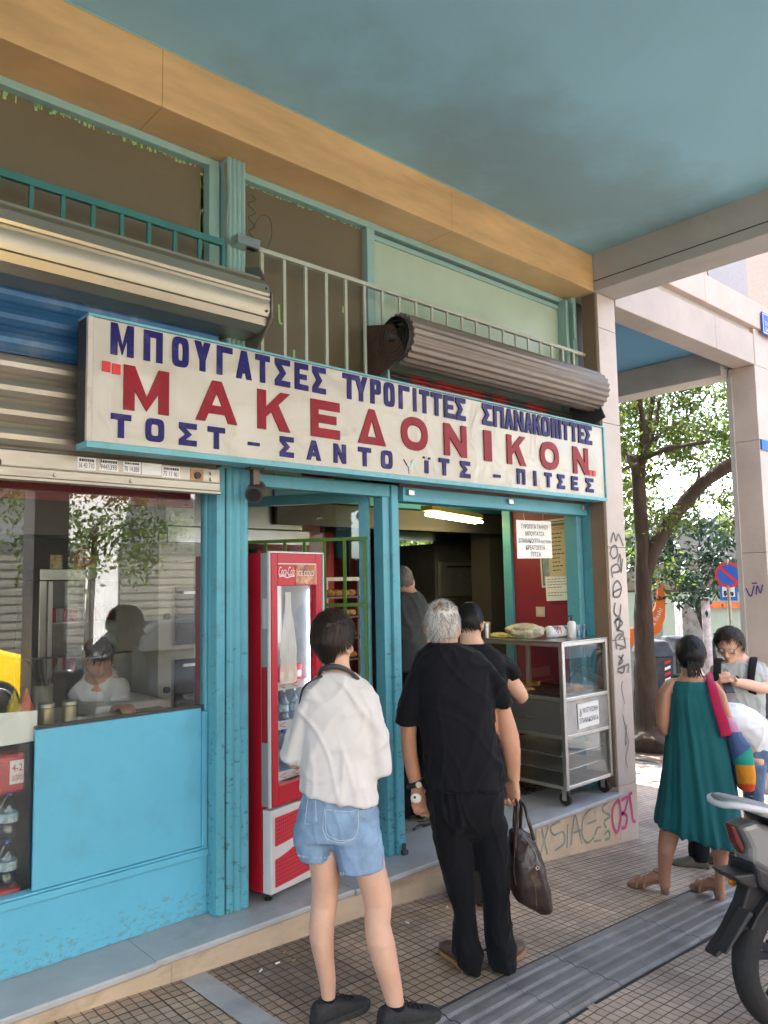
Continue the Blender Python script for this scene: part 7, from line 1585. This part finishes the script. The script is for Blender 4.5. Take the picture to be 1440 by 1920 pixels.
bm = NB(); trace(bm, F, [(736,806,1250,.135,0),(736,808,1310,.13,0)], 2.5, 24); trace(bm, F, [(737,773,1300,.11,0),(740,773,1420,.085,0),(742,772,1530,.075,0)], 2.3); trace(bm, F, [(772,808,1300,.11,0),(774,806,1420,.085,0),(775,804,1528,.075,0)], 2.3); part('trousers', fuse(bm, .010, 5), M['black_trouser'], P, smooth=True)
hair('hair', hc, A, 1.0, M['hair_salt'], P, lambda d: .004 + .003*max(0, d.z), lambda d: ((d.y < .30 and d.z > .1 and d.z < .86) or (d.y < -.05 and d.z > -.45 and not (abs(d.x) > .88 and d.z < 0))), 6, 900, .02, Vector((0,-.2,-1)), .003)
for u in (758, 790):
    a = F.p(u, 1530, -.03); a.z = .126; bm = NB(); shoe(bm, a, a + HF*.27, .046, .085); part('shoe', fuse(bm, .009, 2), M['shoe_black'], P, smooth=True)

# ---------------- woman in the teal dress
F = Fig((4.53, 2.345, -.16))
P = thing('person', 'woman in a sleeveless teal dress and tan heeled sandals seen from behind', 'person', F.b)
bm = NB(); trace(bm, F, [(1252,1362,1480,.11,0),(1255,1352,1400,.12,0),(1258,1338,1330,.105,0),(1256,1340,1295,.095,0),(1262,1332,1278,.075,0),(1278,1312,1266,.052,.0),(1279,1310,1252,.045,.005),(1280,1310,1235,.045,.008)])
trace(bm, F, [(1250,1300,1500,.085,.03),(1240,1285,1545,.075,.03),(1236,1274,1566,.066,.02),(1234,1263,1597,.058,.0),(1234.5,1258,1625,.040,.02),(1236,1257,1645,.035,.025),(1236,1258,1662,.034,.025)], 2.0)
trace(bm, F, [(1310,1365,1500,.085,-.03),(1325,1369,1560,.072,-.03),(1333,1367,1585,.064,-.035),(1338,1364,1610,.056,-.05),(1341,1358,1640,.038,-.04),(1342,1358,1662,.034,-.035),(1343,1360,1676,.034,-.035)], 2.0)
A = head_axes(.38, -.05); hc = F.p(1296, 1230, .01); head(bm, hc, A, .98)
trace(bm, F, [(1246,1268,1280,.045,0,1270),(1233,1256,1300,.052,0),(1230,1254,1335,.050,0),(1232,1253,1360,.042,.01),(1238,1252,1374,.036,.02)], 2.0); p1 = F.p(1244, 1368, .02); p2 = F.p(1268, 1350, .24); limb(bm, [p1, (p1+p2)/2, p2], [.040,.038,.026]); hand(bm, p2, p2-p1, Vector((0,0,-1)), HR, .92, .8)
trace(bm, F, [(1322,1345,1270,.045,0,1280),(1336,1359,1300,.052,0),(1346,1369,1335,.050,0),(1356,1376,1360,.042,.01),(1360,1376,1372,.036,.02)], 2.0); p1 = F.p(1367, 1367, .02); p2 = F.p(1345, 1350, .24); limb(bm, [p1, (p1+p2)/2, p2], [.040,.038,.026]); hand(bm, p2, p2-p1, Vector((0,0,-1)), -HR, .92, .8)
part('body', fuse(bm, .0070, 4), M['skin_brown'], P, smooth=True)
bm = NB(); trace(bm, F, [(1258,1332,1276,.085,0,1276),(1254,1337,1288,.10,0),(1256,1343,1318,.118,0),(1255,1350,1345,.13,0),(1250,1362,1390,.15,0),(1246,1372,1440,.165,0),(1240,1378,1490,.185,0),(1235,1382,1528,.20,0,1546),(1234,1384,1543,.205,-.005,1578),(1236,1384,1548,.205,-.005,1588)], 2.2, 40)
b = fuse(bm, .0085, 2)
for v in b.verts:          # vertical drape folds that deepen towards the hem
    p = v.co; t = max(0, min(1, (1.15 - p.z)/.95))*(0 if v.normal.z < -.75 else 1); a = (p - F.b).dot(HR); d = (p - F.b).dot(HF); ang = math.atan2(a, -d)
    w = math.sin(ang*9 + 2.6*noise.noise(Vector((p.z*1.2, ang*1.3, 2)))) + .5*math.sin(ang*21 + 3*noise.noise(Vector((p.z*.9, ang, 7))))
    v.co = p + v.normal*(w*.013*t + .004*max(0, 1 - abs(noise.noise(Vector((a*9, d*9, p.z*2)))*4)) + .002*noise.noise(p*14))
part('dress', b, M['teal_dress'], P, smooth=True)
def hd(d): return .012 + .012*max(0, d.z) + .020*max(0, -d.y)*max(0, .6 - abs(d.z - .1))
hair('hair', hc, A, .98, M['hair_black'], P, hd, lambda d: (d.z > .34 or (d.y < .30 and d.z > .05) or (d.y < -.10 and d.z > -.60 and not (abs(d.x) > .86 and d.z < -.02))), 13, 1800, .05, lambda d: Vector((.1, -.6, -.4)), .006)
bm = NB(); rr = random.Random(6)
for k in range(26):
    q = F.p(1298 + rr.uniform(-10, 12), 1240, -.085); tube(bm, smooth_path([q, q + Vector((0,0,-.04)) + HR*rr.uniform(-.01,.02), q + Vector((0,0,-.075 - rr.uniform(0,.03))) + HR*rr.uniform(-.015,.035)], 3), [.004]*6 + [.001], 5)
part('hair_tail', bm, M['hair_black'], P)
bm = NB(); c = F.p(1317, 1252, -.01); tube(bm, [c + HR*.004 + (HR*math.sin(a)*.4 + VZ*math.cos(a))*.012 for a in [i*PI/8 for i in range(17)]], .0018, 6); part('earring', bm, M['alu'], P)
M['sandal'] = mat('tan_sandal', (.27,.16,.11), .6, var=.15, vscale=12)
for (u, v, dr) in ((1251,1676,(-HR*.80 + HF*.55)),(1352,1692,(-HR*.35 + HF*.9))):
    a = onground(u, v); a.z = gz(a.x); d = dr.normalized(); e_ = a + d*.22; bm = NB(); s_ = d.cross(VZ).normalized()
    rings = [supering(a + d*t*.23 + VZ*(zc), s_, VZ, hw_, .010, 14, 3) for t, zc, hw_ in ((-.02,.070,.018),(.08,.068,.030),(.30,.058,.031),(.55,.028,.036),(.8,.016,.042),(.97,.015,.034),(1.03,.016,.020))]; ring_loft(bm, rings); so = part('sandal_sole', bm, M['sandal'], P, smooth=True)
    bm = NB(); ring_loft(bm, [supering(a + d*.012 + VZ*z, s_, d, w_, l_, 14, 3) for z, w_, l_ in ((.001,.022,.022),(.03,.023,.025),(.064,.029,.034))]); part('sandal_heel', bm, M['sandal'], so, smooth=True)
    bm = NB(); ring_loft(bm, [supering(a + d*t*.23 + VZ*zc, s_, VZ, hw_, hh, 14, 2.2) for t, zc, hw_, hh in ((.02,.095,.026,.026),(.15,.100,.029,.034),(.32,.092,.031,.036),(.55,.058,.034,.028),(.8,.038,.038,.020),(.98,.03,.030,.013))]); part('foot', fuse(bm, .006, 3), M['skin_brown'], P, smooth=True)
    bm = NB(); tube(bm, [a + d*.035 + VZ*.128 + (d*math.cos(q)*.038 + s_*math.sin(q)*.034) for q in [i*PI/10 for i in range(21)]], .007, 8)
    for t, zz, w_ in ((.55,.062,.042),(.75,.05,.044)): tube(bm, smooth_path([a + d*.23*t + s_*w_ + VZ*.022, a + d*.23*t + s_*w_*.7 + VZ*zz, a + d*.23*t + VZ*(zz+.024), a + d*.23*t - s_*w_*.7 + VZ*zz, a + d*.23*t - s_*w_ + VZ*.022], 4), .010, 8)
    part('sandal_strap', bm, M['sandal'], so, smooth=True)
# patchwork tote on her right shoulder
T = thing('tote_bag', 'patchwork tote bag in crimson, blue, green and orange on the shoulder of the teal dress', 'bag', F.p(1395, 1482, .0))
def patch(bm, cols, rows): pass
pts = smooth_path([F.p(u, v, dd) for u, v, dd in ((1332,1272,.07),(1331,1270,-.03),(1336,1290,-.115),(1344,1320,-.14),(1354,1350,-.15),(1362,1380,-.15))], 4); bm = NB(); R_ = []
for i, p in enumerate(pts): t = (pts[min(i+1,len(pts)-1)]-pts[max(i-1,0)]).normalized(); w = t.cross(HF); w = w.normalized() if w.length > .1 else HR; R_.append(supering(p, w, t.cross(w).normalized(), .026 + .010*i/len(pts), .008, 12))
ring_loft(bm, R_); part('shoulder_band', bm, cloth('crimson_cloth', (.30,.012,.055)), T, smooth=True)
bm = NB(); trace(bm, F, [(1356,1378,1340,.02,-.12,1352),(1362,1392,1366,.04,-.115,1378),(1365,1406,1392,.065,-.11,1396),(1372,1410,1420,.075,-.11),(1378,1413,1448,.075,-.11),(1382,1414,1468,.065,-.11),(1388,1412,1482,.045,-.11)], 2.4, 24); b = fuse(bm, .008, 4); folds(b, .005, 12, 6, 3)
tote = part('tote_body', b, cloth('crimson_cloth2', (.34,.02,.05)), T, smooth=True)
pal = [cloth('patch_%s' % n_, c_) for n_, c_ in (('lilac',(.42,.20,.34)),('slate_blue',(.06,.10,.22)),('sea_green',(.02,.26,.20)),('orange',(.62,.24,.02)),('navy',(.04,.06,.13)),('vermilion',(.55,.06,.02)))]
for m_ in pal: tote.data.materials.append(m_)
for f in tote.data.polygons:
    c = f.center + T.location; d = c - CAMP; u = 720 + FPX*d.dot(CX)/d.dot(CF); v = 960 + FPX*d.dot(CD)/d.dot(CF)
    k = 0
    if v < 1372: k = 1
    elif v < 1425 - (u - 1366)*.75 + 8: k = 2
    elif u > 1400 and v < 1397: k = 4
    elif v < 1434: k = 3 if u > 1384 - (v - 1400)*.3 else 2
    elif u < 1378 + (v-1434)*.15: k = 5
    elif v < 1470: k = 4
    else: k = 6
    f.material_index = k

# ---------------- man with the backpack looking at his phone
F = Fig((6.42, 2.72, gz(6.42)))
P = thing('person', 'man with curly dark hair, glasses and a grey T-shirt looking down at his phone', 'person', F.b)
bm = NB(); trace(bm, F, [(1345,1428,1400,.12,0),(1345,1426,1340,.125,0),(1345,1424,1280,.13,0),(1350,1420,1245,.11,0),(1366,1398,1228,.065,0),(1364,1390,1215,.055,-.01)])
trace(bm, F, [(1346,1384,1400,.085,0),(1350,1380,1470,.065,0),(1352,1376,1540,.045,0),(1354,1376,1566,.045,0)], 2.0); trace(bm, F, [(1388,1428,1400,.085,0),(1392,1424,1470,.065,0),(1396,1420,1540,.045,0),(1396,1418,1566,.045,0)], 2.0)
A = head_axes(PI + .72, -.50); hc = F.p(1368, 1210, -.03); Th = head(bm, hc, A, 1.06)
p0, p1, p2 = F.p(1430,1256,0), F.p(1434,1290,-.10), F.p(1376,1278,-.30); limb(bm, [p0, (p0+p1)/2, p1, (p1+p2)/2, p2], [.058,.054,.046,.042,.030]); hand(bm, p2, (p2-p1), Vector((0,0,1)), -HF + VZ*.2, 1, .9)
p0, p1, p2 = F.p(1345,1256,0), F.p(1330,1300,-.08), F.p(1350,1282,-.30); limb(bm, [p0, (p0+p1)/2, p1, (p1+p2)/2, p2], [.056,.05,.044,.04,.030]); hand(bm, p2, (p2-p1), Vector((0,0,1)), -HF, 1, .8)
part('body', fuse(bm, .0068, 4), M['skin_fair'], P, smooth=True)
bm = NB(); trace(bm, F, [(1365,1399,1236,.07,0),(1352,1418,1241,.10,0),(1342,1430,1250,.125,0),(1340,1430,1290,.145,0),(1342,1430,1330,.15,0),(1343,1430,1356,.15,0)], 2.5, 26); trace(bm, F, [(1412,1432,1240,.08,0,1250),(1416,1438,1262,.078,-.02),(1418,1440,1282,.07,-.06)], 2.3); trace(bm, F, [(1336,1356,1246,.08,0),(1330,1350,1266,.075,-.02),(1328,1348,1288,.07,-.04)], 2.3)
b = fuse(bm, .010, 6); folds(b, .010, 7, 3, 30.0, .5, .2); part('t_shirt', b, M['pale_grey_tee'], P, smooth=True)
bm = NB(); trace(bm, F, [(1345,1430,1348,.135,0),(1345,1431,1400,.13,0)], 2.5, 24); trace(bm, F, [(1346,1386,1390,.11,0),(1348,1388,1470,.10,0)], 2.3); trace(bm, F, [(1386,1431,1390,.11,0),(1390,1430,1470,.10,0)], 2.3); part('shorts', fuse(bm, .010, 5), cloth('taupe_shorts', (.16,.145,.13)), P, smooth=True)
hair('hair', hc, A, 1.06, M['hair_dark'], P, lambda d: .018 + .022*max(0, d.z) + .018*max(0, abs(d.x) - .3) + .010*max(0, -d.y), lambda d: (d.z > .70 or (d.y < .30 and d.z > .05) or (d.y < -.05 and d.z > -.45)), 15, 2200, .045, lambda d: Vector((math.sin(d.z*30), math.cos(d.x*25), -.5)), .012)
bm = NB()
for sx in (-1, 1): 
    c = Vector((sx*.034, .100, .012)); tube(bm, [Th(c + Vector((math.cos(a)*.026, -.004*abs(math.cos(a)), math.sin(a)*.020))) for a in [i*PI/9 for i in range(19)]], .0022, 6); tube(bm, [Th(Vector((sx*.060,.096,.018))), Th(Vector((sx*.080,.02,.016)))], .0022, 6)
tube(bm, [Th(Vector((-.008,.104,.016))), Th(Vector((.008,.104,.016)))], .0022, 6); part('glasses', bm, M['black'], P)
for sx in (-1, 1):
    bm = NB(); ball(bm, Th(Vector((sx*.034,.081,.012))), .011); part('eye', bm, M['white'], P, smooth=True)
bm = NB()
for q in (((1350,1240,.06),(1346,1236,-.09),(1345,1255,-.155),(1344,1285,-.17),(1343,1310,-.13)),((1412,1236,.06),(1413,1234,-.09),(1410,1255,-.15),(1408,1285,-.16),(1414,1310,-.12))):
    pts = smooth_path([F.p(*w) for w in q], 4); R_ = []
    for i, p in enumerate(pts): t = (pts[min(i+1,len(pts)-1)]-pts[max(i-1,0)]).normalized(); w = (HR - t*HR.dot(t)).normalized(); R_.append(supering(p, w, t.cross(w), .030, .008, 12))
    ring_loft(bm, R_)
T = thing('backpack', 'dark backpack worn by the man looking at his phone', 'backpack', F.p(1390, 1350, .2)); part('strap', bm, M['black_cotton'], T, smooth=True)
bm = NB(); trace(bm, F, [(1365,1425,1244,.05,.22),(1358,1434,1262,.08,.22),(1356,1440,1320,.10,.22),(1358,1444,1345,.09,.22)], 3, 24); part('pack_body', fuse(bm, .012, 4), cloth('charcoal_pack', (.03,.032,.036)), T, smooth=True)
bm = NB(); c = p2 = F.p(1382, 1276, -.255); tube(bm, [c + (VZ*math.cos(a) + HF*math.sin(a)).normalized()*.031 for a in [i*PI/8 for i in range(17)]], .009, 8); part('watch', bm, M['black'], P)
c = F.p(1363, 1284, -.36); T = thing('mobile_phone', 'black phone held by the man in the grey T-shirt', 'phone', c); bm = NB(); obox(bm, c, HR, (HF*.7 + VZ*.7).normalized(), (VZ*.7 - HF*.7).normalized(), .036, .075, .005); part('phone_body', bm, M['black'], T, bevel=.004)
for u in (1366, 1408):
    a = F.p(u, 1572, -.06); a.z = gz(a.x); bm = NB(); shoe(bm, a - HF*.0 + HF*.1, a - HF*.17, .046, .085); part('shoe', fuse(bm, .010, 2), M['shoe_black'], P, smooth=True)

# ---------------- person bending over, white top and jeans
F = Fig((6.05, 2.10, gz(6.05)))
P = thing('person', 'person in a white top and blue jeans bending forward beyond the patchwork tote', 'person', F.b)
bm = NB(); trace(bm, F, [(1398,1432,1480,.06,0),(1398,1430,1530,.05,0),(1402,1426,1580,.04,0)], 2.0); p0, p1, p2 = F.p(1418,1410,0), F.p(1390,1368,0), F.p(1352,1372,0); limb(bm, [p0, p1, p2], [.13,.12,.10]); A = head_axes(-1.5, -.9); hc = F.p(1332,1392,.0); head(bm, hc, A, .96); limb(bm, [p2, hc], [.06,.05])
for dd in (-.1, .12): q = F.p(1346,1378,dd); e_ = F.p(1345,1430,dd); w_ = F.p(1330,1462,dd*.5); limb(bm, [q, e_, w_], [.045,.038,.028]); hand(bm, w_, w_ - e_, HF, -HR, .9, .7)
for dd in (-.09, .10): trace(bm, F, [(1402,1430,1420,.08,dd),(1404,1430,1500,.06,dd),(1404,1424,1540,.04,dd)], 2.0)
part('body', fuse(bm, .009, 4), M['skin_fair'], P, smooth=True)
bm = NB(); limb(bm, [F.p(1424,1404,0), F.p(1406,1372,0), F.p(1372,1352,0), F.p(1345,1368,0)], [.135,.145,.135,.10]); b = fuse(bm, .010, 5); folds(b, .008, 8, 5, 3); part('top', b, cloth('white_top', (.66,.68,.74), .03), P, smooth=True)
bm = NB(); limb(bm, [F.p(1412,1396,0), F.p(1420,1415,0), F.p(1420,1440,0)], [.13,.148,.13])
for dd in (-.09, .10): trace(bm, F, [(1394,1434,1430,.10,dd),(1398,1430,1480,.085,dd),(1400,1426,1530,.07,dd)], 2.2)
b = fuse(bm, .010, 4); folds(b, .005, 10, 6, 5); part('jeans', b, M['jeans'], P, smooth=True)
hair('hair', hc, A, .96, M['hair_dark'], P, lambda d: .015, lambda d: d.z > .2 or d.y < .1, 21, 600, .05)
for dd in (-.09, .10):
    a = F.p(1412, 1545, dd); a.z = gz(a.x); bm = NB(); shoe(bm, a + HR*.06, a - HR*.18, .042, .06); part('sandal', fuse(bm, .010, 2), mat('pink_sandal', (.40,.10,.10), .6), P, smooth=True)

# ---------------- person hidden behind the teal dress (dark trousers and grey shoes show)
F = Fig((5.22, 2.74, gz(5.22)))
P = thing('person', 'person in dark trousers and grey walking shoes, mostly hidden behind the teal dress', 'person', F.b)
bm = NB(); trace(bm, F, [(1262,1338,1480,.11,0),(1266,1334,1400,.115,0),(1268,1332,1320,.115,0),(1275,1325,1270,.09,0),(1286,1314,1256,.05,0),(1286,1314,1240,.045,0)]); A = head_axes(-1.2, -.1); hc = F.p(1298, 1233, 0); head(bm, hc, A, .88)
for u in (1305, 1352): trace(bm, F, [(u-20,u+20,1490,.08,0),(u-15,u+16,1550,.06,0),(u-11,u+13,1606,.045,0)], 2.0)
for sg, a_ in ((-1, 1268), (1, 1330)): limb(bm, [F.p(a_, 1285, 0), F.p(a_ + 2*sg, 1345, 0), F.p(a_, 1375, .1)], [.048,.04,.03]); hand(bm, F.p(a_, 1375, .1), -VZ + HF*.5, -HR*sg, HF, .9, .6)
part('body', fuse(bm, .010, 4), M['skin_fair'], P, smooth=True)
bm = NB(); trace(bm, F, [(1262,1336,1265,.10,0),(1260,1338,1340,.12,0),(1260,1340,1440,.125,0)], 2.4); part('shirt', fuse(bm, .011, 4), M['grey_tee'], P, smooth=True)
bm = NB(); trace(bm, F, [(1262,1345,1430,.12,0),(1270,1368,1490,.12,0)], 2.4)
for u in (1310, 1356): trace(bm, F, [(u-24,u+24,1480,.10,0),(u-19,u+20,1550,.085,0),(u-17,u+19,1612,.075,0)], 2.2)
b = fuse(bm, .010, 4); folds(b, .006, 9, 4, 8); part('trousers', b, M['black_trouser'], P, smooth=True)
hair('hair', hc, A, .88, M['hair_dark'], P, lambda d: .008, lambda d: d.z > .3 or (d.y < -.1 and d.z > -.5), 22, 300, .03)
for u, v in ((1328,1628),(1372,1622)):
    a = onground(u, v); a.z = gz(a.x); bm = NB(); shoe(bm, a, a - HR*.24 + HF*.06, .05, .085); s_ = part('shoe', fuse(bm, .007, 2), mat('grey_green_shoe', (.10,.095,.075), .7, var=.2), P, smooth=True); bm = NB(); sole(bm, a, a - HR*.24 + HF*.06, .053, .022); part('shoe_sole', bm, M['dark'], s_)

# ---------------- shop assistant behind the window
F = Fig((1.15, 4.95, .126))
P = thing('person', 'shop assistant in a white T-shirt leaning over the counter behind the window', 'person', F.b)
bm = NB(); hcx = onx(188, 1222, F.p(188,1222,0).x); trace(bm, F, [(120,215,1480,.11,.1),(125,215,1380,.12,.05),(135,222,1310,.13,0),(150,225,1275,.11,-.05),(165,205,1262,.06,-.08),(168,200,1250,.055,-.10)]); A = head_axes(PI - .6, -.6); hc = F.p(183, 1232, -.12); head(bm, hc, A, 1.0)
for q in ((150,1290,195,1345,225,1330),(215,1285,225,1330,232,1345)): p0, p1, p2 = F.p(q[0],q[1],-.05), F.p(q[2],q[3],-.15), F.p(q[4],q[5],-.35); limb(bm, [p0, (p0+p1)/2, p1, (p1+p2)/2, p2], [.055,.05,.044,.04,.03]); hand(bm, p2, p2-p1, Vector((0,0,-1)), HF, 1, .6)
part('body', fuse(bm, .009, 4), M['skin_tan'], P, smooth=True)
bm = NB(); trace(bm, F, [(118,222,1480,.13,.1),(122,222,1380,.14,.05),(130,226,1310,.15,0),(146,226,1280,.125,-.04),(160,212,1264,.08,-.07)], 2.4); p0 = F.p(150,1290,-.05); p1 = F.p(188,1335,-.13); limb(bm, [p0, p1], [.075,.07]); p0 = F.p(215,1285,-.05); p1 = F.p(224,1322,-.13); limb(bm, [p0, p1], [.075,.07]); b = fuse(bm, .010, 5); folds(b, .008, 8, 4, 2); part('t_shirt', b, M['tee_white'], P, smooth=True)
bm = NB(); trace(bm, F, [(120,222,1470,.13,.1),(125,222,1700,.12,.1)], 2.4); part('trousers', fuse(bm, .012, 3), M['black_trouser'], P, smooth=True)
hair('hair', hc, A, 1.0, M['hair_dark'], P, lambda d: .007 + .006*max(0, d.z), lambda d: d.z > .35 or (d.y < .2 and d.z > .05) or (d.y < -.1 and d.z > -.5), 25, 700, .03)
